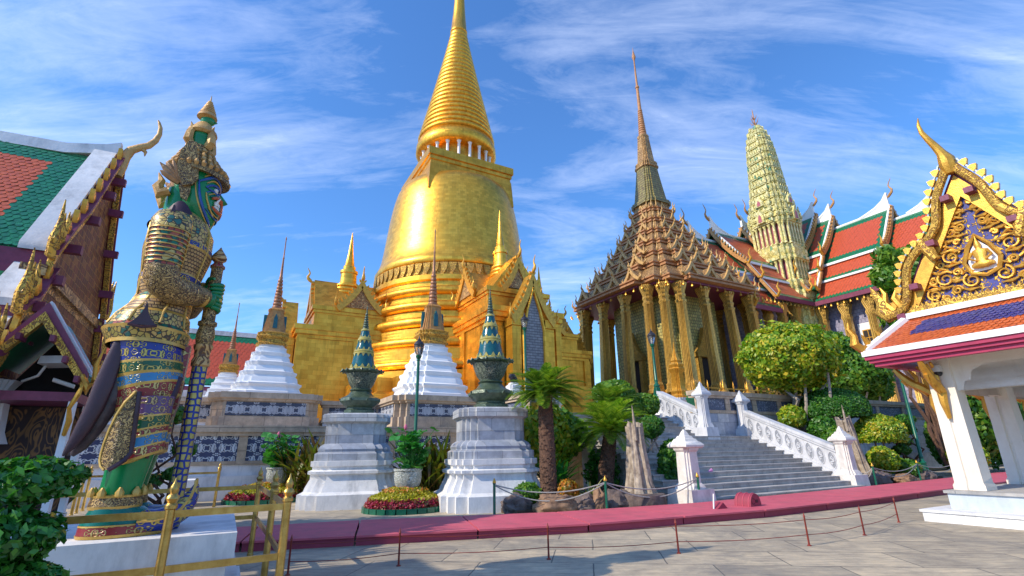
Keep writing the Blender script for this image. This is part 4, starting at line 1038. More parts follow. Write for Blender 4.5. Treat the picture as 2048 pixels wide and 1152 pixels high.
m = MB(); m.box(-12, .2, -2.7, 2.9, 0, .5); m.box(-12, .12, -2.62, 2.8, .502, .9); m.box(-12, .04, -2.55, 2.7, .902, 1.15); m.box(-12, -.06, -2.45, 2.6, 1.152, 1.7); m.box(-12, .02, -2.5, 2.7, 1.702, 1.82); m.build('base', WHITE, t)
for y in (-2.6, 2.6):
    m = MB(); m.stack(redent(.6, .8), [(.3, 1.83), (.24, 2.0), (.2, 2.6), (.28, 2.75)], (-.14, y)); m.build('corner_column', WHITEC, t)
# added block, unseen left of the frame, put there to shade the paving
m = MB(); m.box(-7.2, -3.6, -5.5, -3.9, 0, 5.0); m.prism([(-7.5, 5.0), (-3.3, 5.0), (-5.4, 8.6)], -5.7, -3.85, 'xz'); m.build('added_shade_block', WHITE, t)
bpy.context.view_layer.update()
for o in GAL.children_recursive:
    if o.type == 'MESH':
        for v_ in o.data.vertices:
            if v_.co.y > 0: v_.co.y *= .74
# entrance porch towards the court, small gable facing the camera side
p = T('gallery_porch', 'small gabled porch of the old gallery with dark painted interior and white leaning posts', 'porch', -2.62, 9.6)
p.scale = (.54, .75, .92)
m = MB()
for s in (-1, 1):
    a = [(s*1.12, 0.05, 3.05), (s*1.12, 1.7, 3.05), (s*.02, 1.7, 4.05), (s*.02, .05, 4.05)]
    if s > 0: tiles(m, a[0], a[1], a[2], a[3], .1, .11, (0, 1), (.2, .2, .2, .2), .012)
    else: tiles(m, a[1], a[0], a[3], a[2], .1, .11, (0, 1), (.2, .2, .2, .2), .012)
m.build('roof', [ORT, GRT], p, fix=False)
m = MB()
for s in (-1, 1): m.prism([(0, 4.17), (s*1.22, 3.06), (s*1.22, 2.92), (0, 4.0)], -.05, .06); m.prism([(0, 4.0), (s*1.24, 2.93), (s*1.24, 2.76), (0, 3.82)], -.12, .02, mi=1)
m.build('bargeboard', [MAROON, GILT], p)
for s in (-1, 1): MB().prism([(0, 4.22), (s*1.25, 3.09), (s*1.25, 3.05), (0, 4.16)], .07, .28).build('white_verge', WHITE, p)
for s in (-1, 1):
    mm = MB(); mm.tube([(s*1.1, -.06, 3.0), (s*1.3, -.06, 2.8), (s*1.42, -.06, 2.95), (s*1.36, -.06, 3.2), (s*1.46, -.06, 3.5)], [.07, .1, .09, .06, .01], 7); mm.build('naga_end', GILTP, p)
    for f in (.3, .62, .92):
        MB().box(s*1.15*f-.05, s*1.15*f+.05, -.28, .1, 3.86-1.0*f-.05, 3.86-1.0*f+.05).build('purlin_end', MAROON, p)
    mm = MB(); mm.box(s*.98-.08, s*.98+.08, .1, .32, 0, 2.62, tp=.9); mm.build('post', WHITEC, p)
    mm = MB(); mm.box(s*.98-.07, s*.98+.07, 1.3, 1.5, 0, 2.62); mm.build('post', WHITEC, p)
    mm = MB(); mm.tube([(s*1.0, .06, 2.1), (s*1.06, -.02, 2.3), (s*1.02, -.1, 2.5), (s*1.16, -.16, 2.72), (s*1.2, -.12, 2.9)], [.05, .07, .05, .06, .03], 7); mm.build('eave_bracket', GILTP, p)
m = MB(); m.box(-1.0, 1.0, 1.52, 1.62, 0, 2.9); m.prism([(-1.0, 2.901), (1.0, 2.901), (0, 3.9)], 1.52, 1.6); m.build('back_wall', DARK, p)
# faded mural on the back wall: figures in ochre on dark ground
MUR = scroll('faded_mural', (.05, .03, .03), (.26, .13, .05), sc=1.5, thr=.62, w=.12, wall=True, bst=.1, rough=.85)
MB().box(-.92, .92, 1.49, 1.517, .5, 2.6).build('mural', MUR, p)
m = MB(); m.box(-1.05, 1.05, .1, 1.6, 2.62, 2.76); m.build('beam', MAROON, p)
m = MB(); m.tube([(.35, .45, 2.98), (.85, .45, 2.88)], .035, 8); m.build('tube_lamp', IVORY, p)
m = MB(); m.box(-1.15, 1.15, -.1, 1.7, 0, .38); m.build('floor', WHITE, p)
# floodlight and camera on the gallery
m = MB(); m.box(-.1, .1, -.32, .1, -.06, .06); m.tube([(0, .05, -.06), (0, .1, -.22), (0, .3, -.3)], .02, 6)
o = m.build('security_camera', CCTVW); o.location = G(-2.5, 9.9, 3.0); o.rotation_euler = (0, R(12), A+R(60)); tag(o, 'white box security camera on the corner of the old gallery', 'camera')

# ------------------------------------------------------------------ far hall with red and green roof behind the white stupas
t = T('far_hall', 'distant hall with flat red roof panels framed in green, behind the white stupas', 'temple hall', -12.0, 62)
def farslope(y0, z0, y1, z1, name):
    m = MB(); tiles(m, (-14, y0, z0), (18, y0, z0), (18, y1, z1), (-14, y1, z1), .45, .5, (0, 1), (1.6, 1.6, .9 if y1-y0 > 3 else .5, .9 if y1-y0 > 3 else .5), .03); return m.build(name, [RDT, GRT], t, fix=False)
farslope(0, 8.8, 5, 15.2, 'roof'); farslope(-2.0, 6.2, -.3, 8.0, 'lower_roof'); farslope(-4.0, 3.8, -2.3, 5.5, 'skirt_roof')
m = MB(); m.box(-14.2, 18.2, 4.9, 5.4, 15.2, 15.75); m.build('white_ridge', WHITE, t)
for s, x in ((-1, -14), (1, 18)):
    m = MB(); m.add([(x-.3, 0, 8.8), (x+.3, 0, 8.8), (x+.3, 5, 15.3), (x-.3, 5, 15.3), (x-.3, 0, 8.4), (x+.3, 0, 8.4), (x+.3, 5, 14.9), (x-.3, 5, 14.9)], [(0, 1, 2, 3), (7, 6, 5, 4), (0, 4, 5, 1), (1, 5, 6, 2), (2, 6, 7, 3), (3, 7, 4, 0)])
    m.build('white_verge', WHITE, t)
m = MB(); m.box(-14, 18, -.35, 0, 8.05, 8.6); m.box(-14, 18, -2.35, -2.0, 5.5, 6.05); m.box(-14, 18, -4.3, -4.0, 3.2, 3.7); m.build('eave_beam', MAROON, t)
MB().box(-13.5, 17.5, -1.9, 9, 0, 8.0).build('wall', WHITE, t)
# slender gilt and green spire seen between gallery and giant
t = T('mosaic_spire', 'slender green and yellow mosaic spire seen between the old gallery and the giant', 'spire', -9.5, 35)
m = MB(); m.stack(redent2(), [(1.2, 0), (1.2, 3.4), (1.0, 3.6), (1.0, 5), (.8, 5.2), (.85, 5.6)]); m.build('base', PRANG, t)
p = []
for i in range(8):
    z0 = 5.6+i*.62; r = .8-.085*i; p += [(r-.08, z0), (r, z0+.08), (r, z0+.2), (r-.1, z0+.25)]
p += [(.08, 11), (.02, 12.2)]
MB().lathe(p, 16).build('spire', TEAL, t)
m = MB()
for i in range(8):
    z0 = 5.6+i*.62; r = .8-.085*i
    for j in range(10):
        i0 = len(m.v); m.prism([(-.2*r, z0+.2), (.2*r, z0+.2), (0, z0+.55)], -r+.0, -r+.1); m.xform(Matrix.Rotation(2*pi*j/10, 4, 'Z'), i0)
m.build('spire_leaves', YELG, t)

# ------------------------------------------------------------------ white pavilion on the right
t = T('pavilion', 'white pavilion with orange and blue tiled roof, gilt naga bargeboards and carved pediment', 'pavilion', 13.65, 4.2)
# local x: inwards (to the right), y: along the visible end, centre 0
m = MB(); m.box(0, 7.5, -2.1, 1.95, 0, .19); m.box(-.03, 7.6, -2.15, 1.99, .191, .24); m.build('step', WHITE, t)
MB().box(.55, 7.4, -1.8, 1.62, .241, .56).build('floor_edge', PANELS and plain('pale_blue_grey_plaster', (.52, .58, .64), (.44, .50, .56), sc=2, rough=.7, grime=(.3, .33, .36)), t)
MB().box(.5, 7.45, -1.85, 1.67, .561, .62).build('floor', STEP, t)
def pcol(x, y, s):
    m = MB(); o = [(-.26, -.24), (-.04, -.24), (-.02, -.2), (.02, -.2), (.04, -.24), (.26, -.24), (.26, .24), (.04, .24), (.02, .2), (-.02, .2), (-.04, .24), (-.26, .24)]
    rot = [(b, a) for a, b in o]
    for pts, hh in ((rot, 0),):
        m.loft([[(x+a*k, y+b*k, z) for a, b in pts] for k, z in ((1.12, .622), (1.12, .72), (1.0, .78), (.9, 3.4), (1.05, 3.5), (1.1, 3.6))])
    return m
cols = [(1.05, 1.28), (1.05, -1.28), (3.9, 1.28), (3.9, -1.28), (6.6, 1.28), (6.6, -1.28)]
for x, y in cols: pcol(x, y, 1).build('column', CREAM, t)
# cusped arch beams between columns, white ceiling
def archbeam(x0, x1, y, axis):
    m = MB(); L = x1-x0; pts = [(x0, 3.62), (x0, 2.75), (x0+.12, 2.78), (x0+.18, 2.95), (x0+.30, 2.98), (x0+.36, 3.18), (x0+.5, 3.24), (x0+.62, 3.3)]
    q = pts+[(x1-(a-x0), b) for a, b in pts[::-1]]
    n_ = len(q)
    if axis == 'x':
        vs = [(a, y-.11, b) for a, b in q]+[(a, y+.11, b) for a, b in q]
    else:
        vs = [(y-.11, a, b) for a, b in q]+[(y+.11, a, b) for a, b in q]
    half = len(pts)
    fs = [(j, n_+j, n_+j+1, j+1) for j in range(n_-1)]+[(n_-1, 2*n_-1, n_, 0)]
    for k in (0, n_):
        for j in range(half-1): fs.append((k+j, k+j+1, k+n_-2-j, k+n_-1-j))
    m.add(vs, fs); return m
archbeam(1.28, 3.68, 1.28, 'x').build('arch', CREAM, t); archbeam(1.28, 3.68, -1.28, 'x').build('arch', CREAM, t)
archbeam(4.12, 6.4, 1.28, 'x').build('arch', CREAM, t); archbeam(4.12, 6.4, -1.28, 'x').build('arch', CREAM, t)
archbeam(-1.05, 1.05, 1.05, 'y').build('arch', CREAM, t)
m = MB(); m.box(.55, 7.2, -1.75, 1.75, 3.63, 3.75); m.build('ceiling', CREAM, t)
# skirt roof: eaves at z 3.75, hipped at the end
ez, ex, ey = 3.78, -.05, 2.3
tz_, tx, ty = 4.62, 1.15, 1.72
m = MB()
def blu(x, y, L, V, mi): return 2 if (.55 < x < L-.55 and y > V*.34 and y < V*.86) else mi
tiles(m, (ex, ey, ez), (ex, -ey, ez), (tx, -ty, tz_), (tx, ty, tz_), .105, .12, (0, 0), (0, 0, 0, 0), .014, blu)
tiles(m, (7.6, ey, ez), (ex, ey, ez), (tx, ty, tz_), (7.6, ty, tz_), .105, .12, (0, 0), (0, 0, 0, 0), .014)
tiles(m, (ex, -ey, ez), (7.6, -ey, ez), (7.6, -ty, tz_), (tx, -ty, tz_), .105, .12, (0, 0), (0, 0, 0, 0), .014)
SR = m.build('skirt_roof', [ORT, ORT, BLT], t, fix=False)
m = MB()
for s in (-1, 1):
    m.tube([(ex, s*ey, ez+.03), (tx, s*ty, tz_+.05)], .09, 6)
m.box(ex-.06, 7.6, ey-.02, ey+.06, ez-.1, ez+.04); m.box(ex-.06, 7.6, -ey-.06, -ey+.02, ez-.1, ez+.04); m.box(ex-.07, ex+.02, -ey-.06, ey+.06, ez-.101, ez+.041)
m.box(tx-.1, tx+.05, -ty-.05, ty+.05, tz_, tz_+.14)
m.build('white_edge', WHITEC, SR)
m = MB()
for z0, z1, d in ((-.19, -.102, .03), (-.27, -.192, -.03), (-.36, -.272, -.10)):
    m.box(ex-d, ex-d+.16, -ey-d, ey+d, ez+z0, ez+z1); m.box(ex-d+.161, 7.6, ey+d-.16, ey+d, ez+z0, ez+z1); m.box(ex-d+.161, 7.6, -ey-d, -ey-d+.16, ez+z0, ez+z1)
m.build('crimson_fascia', plain('crimson_paint', (.42, .03, .09), (.32, .025, .07), sc=4, rough=.4, bs=20, bst=.1), t)
# main gable roof
gz0, gz1, gx = 4.85, 8.05, 1.35
m = MB()
gm_ = gz1-(gz1-gz0)*.5**.88-.02
for ya, za, yb, zb, b0, b1 in ((1.95, gz0-.1, .98, gm_, .4, 0), (.98, gm_, .03, gz1, 0, .5)):
    tiles(m, (8, ya, za), (gx, ya, za), (gx, yb, zb), (8, yb, zb), .105, .12, (0, 1), (.5, .5, b0, b1), .014)
    tiles(m, (gx, -ya, za), (8, -ya, za), (8, -yb, zb), (gx, -yb, zb), .105, .12, (0, 1), (.5, .5, b0, b1), .014)
m.build('roof', [ORT, GRT], t, fix=False)
# pediment
m = MB(); m.prism([(-1.55, gz0+.02), (1.55, gz0+.02), (0, gz1-.42)], gx+.02, gx+.12, 'yz'); PD = m.build('pediment', BLUEG, t)
m = MB()
for s in (-1, 1):
    m.prism([(0, gz1-.12), (s*1.80, gz0+.05), (s*1.46, gz0+.05), (0, gz1-.70)], gx-.1, gx+.019, 'yz')
m.build('pediment_frame', GILTP, PD)
def spiral(m, y, z, r, turns, a0, s, x=gx-.02, th=.035):
    pts = []; rad = []
    N = int(12*turns)
    for i in range(N+1):
        f = i/N; rr = r*(1-.82*f); a = a0+s*2*pi*turns*f
        pts.append((x-.02*f, y+rr*math.cos(a), z+rr*math.sin(a))); rad.append(th*(1-.5*f))
    m.tube(pts, rad, 6)
for s in (-1, 1):
    for (y, z, r, a0) in ((.62, 6.32, .1, 2.2), (.22, 6.62, .1, .5), (.8, 5.82, .11, 2.0), (.52, 5.55, .1, 4), (1.02, 5.45, .1, 2), (.62, 5.12, .11, 3.2), (.86, 5.0, .08, 1), (.1, 7.2, .09, 2), (.36, 6.28, .07, 3), (.42, 6.55, .17, pi), (.55, 5.95, .2, pi*.9), (.78, 5.45, .2, pi*.8), (1.08, 5.12, .17, pi*.7), (.2, 6.95, .13, pi), (.3, 5.28, .17, pi*.4)):
        m = MB(); spiral(m, s*y, z, r, 1.6, a0 if s > 0 else pi-a0, -s)
        m.tube([(gx-.01, s*(y+.2), z-.16), (gx-.05, s*(y+.08), z-.22), (gx-.02, s*(y-.12), z-.2)], [.02, .045, .01], 6)
        m.tube([(gx-.01, s*(y-.1), z+.2), (gx-.05, s*(y+.02), z+.27), (gx-.02, s*(y+.12), z+.2)], [.02, .04, .01], 6)
        m.build('scroll', GILTP, PD)
# white niche with a seated gilt figure
m = MB(); m.prism([(-.24, 5.44), (.24, 5.44), (.27, 5.7), (.16, 5.98), (0, 6.2), (-.16, 5.98), (-.27, 5.7)], gx-.03, gx+.018, 'yz'); m.build('niche', WHITEC, PD)
m = MB()
m.tube([(gx-.05, -.34, 5.7), (gx-.05, -.25, 5.42), (gx-.05, 0, 5.32), (gx-.05, .25, 5.42), (gx-.05, .34, 5.7), (gx-.05, .2, 6.04), (gx-.05, 0, 6.32), (gx-.05, -.2, 6.04), (gx-.05, -.34, 5.7)], .05, 6); m.build('niche_frame', GILTP, PD)
m = MB()
m.loft([[(gx-.08+.05*math.cos(a)*k, w*math.sin(a), z) for a in [2*pi*j/10 for j in range(10)]] for w, z, k in ((.10, 5.50, 1.2), (.22, 5.53, 1.6), (.22, 5.6, 1.6), (.12, 5.66, 1.3), (.10, 5.74, 1.2), (.15, 5.88, 1.2), (.13, 5.93, 1), (.05, 5.96, .8), (.06, 6.0, .9), (.07, 6.06, 1), (.05, 6.12, .8), (.02, 6.2, .4), (.005, 6.32, .1))])
for s in (-1, 1): m.tube([(gx-.1, s*.14, 5.9), (gx-.12, s*.21, 5.76), (gx-.15, s*.08, 5.66)], [.035, .03, .02], 6)
m.build('seated_figure', GILTP, PD)
m = MB(); m.box(gx-.16, gx+.1, -1.85, 1.85, gz0-.14, gz0-.02); m.box(gx-.22, gx+.1, -1.9, 1.9, gz0-.26, gz0-.142); m.box(gx-.14, gx+.1, -1.8, 1.8, gz0-.018, gz0+.06)
for i in range(34):
    y = -1.8+i*.109; i0 = len(m.v); m.prism([(y-.045, gz0-.27), (y+.045, gz0-.27), (y, gz0-.37)], gx-.2, gx-.12, 'yz'); m.prism([(y-.045, gz0+.06), (y+.045, gz0+.06), (y, gz0+.15)], gx-.13, gx-.07, 'yz')
m.build('pediment_beam', GILT, t)
# undulating naga bargeboards
for s in (-1, 1):
    N = 26; pts = []; rad = []
    for i in range(N+1):
        f = i/N; y = .06+1.88*f; z = gz1+.12-(gz1-gz0+.1)*f**.88
        wv = .13*math.sin(f*pi*3.6+.6)*min(1, f*3)
        d = Vector((1.88, -(gz1-gz0))).normalized(); nn = Vector((-d.y, d.x))
        pts.append((gx-.2, s*(y+nn.x*wv), z+nn.y*wv)); rad.append(.10)
    e = pts[-1]
    pts += [(gx-.2, e[1]+s*.2, e[2]-.02), (gx-.2, e[1]+s*.34, e[2]+.12), (gx-.2, e[1]+s*.3, e[2]+.34), (gx-.2, e[1]+s*.42, e[2]+.62), (gx-.2, e[1]+s*.5, e[2]+.86)]
    rad += [.19, .2, .15, .09, .01]
    m = MB(); m.tube(pts, rad, 8, flat=1.0); BB = m.build('naga_bargeboard', GILT, t)
    m = MB(); m.tube([(p_[0]-.02, p_[1]+s*.13, p_[2]+.09) for p_ in pts[:N+1]], .03, 5); m.build('silver_edge', plain('silver_mosaic', (.45, .5, .5), (.3, .36, .36), sc=20, rough=.3, metal=.5), BB)
    mm = MB(); mm.tube([(gx-.2, s*1.95, gz0+.05), (gx-.22, s*2.12, gz0+.3), (gx-.22, s*2.06, gz0+.55), (gx-.22, s*2.14, gz0+.75)], [.1, .1, .06, .01], 7)
    mm.tube([(gx-.2, s*1.75, gz0+.1), (gx-.24, s*1.86, gz0+.38), (gx-.24, s*1.78, gz0+.62)], [.1, .09, .01], 7); mm.build('naga_head', GILTP, BB)
    mm = MB(); mm.tube([(gx-.2, s*.98, gz0+1.66), (gx-.24, s*.86, gz0+1.34), (gx-.24, s*.78, gz0+1.1), (gx-.2, s*.7, gz0+1.1)], [.13, .13, .09, .02], 7); mm.build('naga_hood', GILT, BB)
    for i in range(17):
        f = (i+.6)/17.5; y = .06+1.88*f; z = gz1+.12-(gz1-gz0+.1)*f**.88
        wv = .13*math.sin(f*pi*3.6+.6)*min(1, f*3)
        d = Vector((1.88, -(gz1-gz0))).normalized(); nn = Vector((-d.y, d.x)); c = Vector((y, z))+nn*(wv+.12)
        q = [c-d*.085, c+d*.085, c+d*.075+nn*.08, c-d*.02+nn*.17, c-d*.08+nn*.10]
        mm = MB(); mm.prism([(s*p_.x, p_.y) for p_ in q], gx-.26, gx-.15, 'yz'); mm.build('leaf_fin', GILTP, BB)
    for f in (.12, .42, .74, .98):
        y = .02+1.8*f; z = gz1-.2-(gz1-gz0)*f**.88
        MB().box(gx-.34, gx+.3, s*y-.09, s*y+.09, z-.07, z+.07).build('purlin_end', MAROON, t)
    m = MB(); m.prism([(0, gz1+.02), (s*1.9, gz0), (s*1.80, gz0), (0, gz1-.16)], gx-.06, gx+.3, 'yz'); m.build('verge_soffit', MAROON, t)
m = MB(); m.tube([(gx-.2, 0, gz1-.1), (gx-.21, 0, gz1+.10), (gx-.24, 0, gz1+.28), (gx-.30, .03, gz1+.46), (gx-.38, .08, gz1+.66), (gx-.46, .15, gz1+.88), (gx-.52, .21, gz1+1.10), (gx-.52, .23, gz1+1.32), (gx-.46, .21, gz1+1.56)], [.11, .18, .17, .105, .085, .07, .055, .04, .01], 9); m.build('ridge_horn', GILTP, t)
# corner nagas of the skirt roof and eave brackets
for s in (-1, 1):
    mm = MB(); mm.tube([(ex+.25, s*(ey-.1), ez+.12), (ex-.02, s*(ey+.05), ez+.1), (ex-.16, s*(ey+.12), ez+.22), (ex-.14, s*(ey+.1), ez+.42), (ex-.22, s*(ey+.16), ez+.6), (ex-.2, s*(ey+.14), ez+.78)], [.06, .11, .11, .08, .05, .01], 7)
    mm.tube([(ex+.2, s*(ey-.06), ez+.12), (ex+.1, s*(ey-.02), ez+.34), (ex+.02, s*(ey), ez+.46)], [.08, .06, .01], 6); mm.tube([(ex+.5, s*(ey-.2), ez+.3), (ex+.42, s*(ey-.18), ez+.5), (ex+.36, s*(ey-.15), ez+.58)], [.07, .05, .01], 6)
    mm.build('corner_naga', GILTP, t)
def bracket(x, y, dx, dy):
    m = MB()
    B = [(0, 0, 2.15), (.06, 0, 2.5), (.02, 0, 2.75), (.2, 0, 2.9), (.42, 0, 3.05), (.62, 0, 3.3), (.7, 0, 3.42)]
    m.tube([(x+dx*a, y+dy*a, z) for a, _, z in B], [.04, .08, .10, .11, .10, .08, .05], 7)
    m.tube([(x+dx*a, y+dy*a, z) for a, z in ((.02, 2.75), (.1, 3.05), (.06, 3.25), (.22, 3.42))], [.05, .06, .05, .03], 6)
    m.tube([(x+dx*a, y+dy*a, z) for a, z in ((.3, 2.98), (.28, 3.18), (.4, 3.38))], [.05, .05, .02], 6)
    for q in (.12, .3, .48):
        i = q/.12; m.tube([(x+dx*q, y+dy*q, 2.8+q*.8), (x+dx*(q+.1), y+dy*(q+.1), 2.72+q*.8), (x+dx*(q+.02), y+dy*(q+.02), 2.6+q*.7)], [.05, .055, .008], 6)
    m.build('eave_bracket', GILTP, t)
for x, y in cols:
    s = 1 if y > 0 else -1
    bracket(x, y+s*.27, 0, s)
    if x < 2: bracket(x-.27, y, -1, 0)
# dome camera
c = T('security_camera', 'dome security camera under the eave at the head of the pavilion column', 'camera', 14.38, 5.45, 3.2)
MB().lathe([(.02, .16), (.1, .15), (.11, .02), (.1, 0)], 16).build('housing', CCTVW, c)
MB().lathe([(.095, 0), (.09, -.05), (.06, -.09), (.01, -.105)], 16).build('lens', LENS, c)
MB().box(-.02, .3, -.03, .03, .12, .2).build('arm', CCTVW, c)
# ------------------------------------------------------------------ giant guardian statue on its plinth
t = T('plinth', 'white stepped plinth under the green giant inside the brass fence', 'plinth', -.84, 7.4)
m = MB(); m.box(-1.3, 1.22, -1.12, 1.2, 0, .16); m.box(-1.22, 1.14, -1.04, 1.12, .161, .34); m.build('foot', WHITE, t)
m = MB(); m.box(-1.14, 1.0, -.96, .98, .341, .60); m.build('body', WHITE, t)
m = MB(); m.box(-1.2, 1.06, -1.03, 1.0, .601, .85); m.build('top_slab', WHITE, t)
t = T('guardian_statue', 'giant green faced guardian statue in gold mosaic armour and tall crown, in profile', 'statue', -.9, 7.1, .852)
Z0 = -.88
def el(cx, rx, ry, z, n=32, cy=0): return [(cx+.9+rx*math.cos(2*pi*j/n), cy+ry*math.sin(2*pi*j/n), z) for j in range(n)]
def sp(m, name, mats, parent=None, **k):
    return m.build(name, mats, parent or t, loc=(0, 0, Z0) if parent is None else None, **k)
def bands(m, rows, cy=0, tilt=0, zt=2.86):
    """rows: (cx, rx, ry, z, material index of the band above this ring)"""
    for a, b in zip(rows, rows[1:]):
        R2 = []
        for r_ in (a, b):
            q = el(*r_[:4], cy=cy); k = tilt*(zt-r_[3])
            R2.append([(x, y, z+k*(x-.9-r_[0])/r_[1]) for x, y, z in q])
        m.loft(R2, a[4], cap=False)
    return m
def interp(tab, z):
    for a, b in zip(tab, tab[1:]):
        if a[0] <= z <= b[0]:
            f = (z-a[0])/(b[0]-a[0]); return [a[i]+(b[i]-a[i])*f for i in range(1, 4)]
    return tab[0][1:] if z < tab[0][0] else tab[-1][1:]
# torso
TT = [(2.84, -.97, .38, .50), (3.02, -1.0, .42, .54), (3.2, -.97, .36, .46), (3.3, -.93, .31, .39), (3.45, -.90, .285, .36), (3.75, -.88, .315, .42), (4.05, -.86, .355, .52), (4.3, -.86, .35, .50), (4.45, -.88, .30, .40), (4.58, -.90, .2, .24)]
zs_ = [2.84, 2.88, 2.99, 3.02, 3.06, 3.2, 3.235, 3.36, 3.40, 3.45, 3.62, 3.645, 3.70, 3.725, 4.02, 4.045, 4.10, 4.125, 4.3, 4.45, 4.58]
mi_ = [0, 1, 0, 3, 1, 0, 2, 0, 3, 2, 0, 4, 0, 2, 0, 4, 0, 1, 1, 1]
m = MB(); rows = []
for i, z in enumerate(zs_):
    c = interp(TT, z); ex_ = .012 if i < len(mi_) and mi_[i] in (0, 3, 4) else 0
    rows.append((c[0], c[1]+ex_, c[2]+ex_, z, mi_[i] if i < len(mi_) else 0))
bands(m, rows); m.loft([el(-.9, .2, .24, 4.58), el(-.9, .02, .02, 4.59)], 0, cap=False)
TO = sp(m, 'torso_armour', [GOLDL, ARMORV, ARMOR, BANDG, BLUEM], sharp=60)
# pectoral strap lines down the front and side
m = MB()
for a in (-.5, -1.2, -1.9, -2.6):
    pts = []
    for i in range(12):
        z = 3.06+i*.125; c = interp(TT, z); pts.append((c[0]+.9+(c[1]+.006)*math.cos(a), (c[2]+.006)*math.sin(a), z))
    m.tube(pts, .014, 5)
sp(m, 'armour_seam', GOLDL)
# peaked collar and hip pieces in dark purple lining
m = MB(); n_ = 40
def colr(rx, ry, z, pk): return [(-.9+.9+rx*math.cos(2*pi*j/n_), ry*math.sin(2*pi*j/n_), z+pk*abs(math.sin(2*pi*j/n_))**6) for j in range(n_)]
m.loft([colr(.34, .44, 4.36, .0), colr(.27, .37, 4.44, .10), colr(.24, .34, 4.45, .19), colr(.21, .29, 4.45, .13), colr(.2, .26, 4.45, 0)], 0, cap=False)
sp(m, 'collar', [PURPD])
def horn_plate(cx, zb, w, h, y, s):
    m = MB(); N = 7; L = []; Rr = []
    for i in range(N+1):
        f = i/N; hw = w*(1-f)**1.9+.008
        L.append((cx+.9-hw, zb+h*f)); Rr.append((cx+.9+hw, zb+h*f))
    for i in range(N): m.prism([L[i], Rr[i], Rr[i+1], L[i+1]], s*y, s*(y+.05))
    m.tube([(L[0][0], s*(y+.04), zb), (cx+.9, s*(y+.07), zb-.03), (Rr[0][0], s*(y+.04), zb)], .015, 5)
    return m
for s in (-1, 1):
    sp(horn_plate(-.91, 4.15, .13, .26, .655, s), 'shoulder_horn', PURPD)
    sp(horn_plate(-.98, 3.0, .12, .24, .53, s), 'hip_horn', PURPD)
# skirt cloth
m = MB()
rows = [(-.84, .20, .38, 2.16, 0), (-.86, .31, .44, 2.19, 0), (-.86, .315, .445, 2.22, 4), (-.87, .325, .46, 2.38, 0), (-.875, .33, .465, 2.41, 3), (-.89, .335, .47, 2.50, 0), (-.90, .34, .475, 2.53, 2), (-.915, .345, .48, 2.63, 0), (-.92, .345, .48, 2.655, 1), (-.96, .355, .49, 2.86, 1)]
bands(m, rows, 0, .17); sp(m, 'skirt_cloth', [GOLDL, BLUEM, GREENM, CYANM, REDM], sharp=60)
TAILM = plain('dark_streaked_lining', (.11, .08, .09), (.025, .014, .022), sc=6, rough=.35)
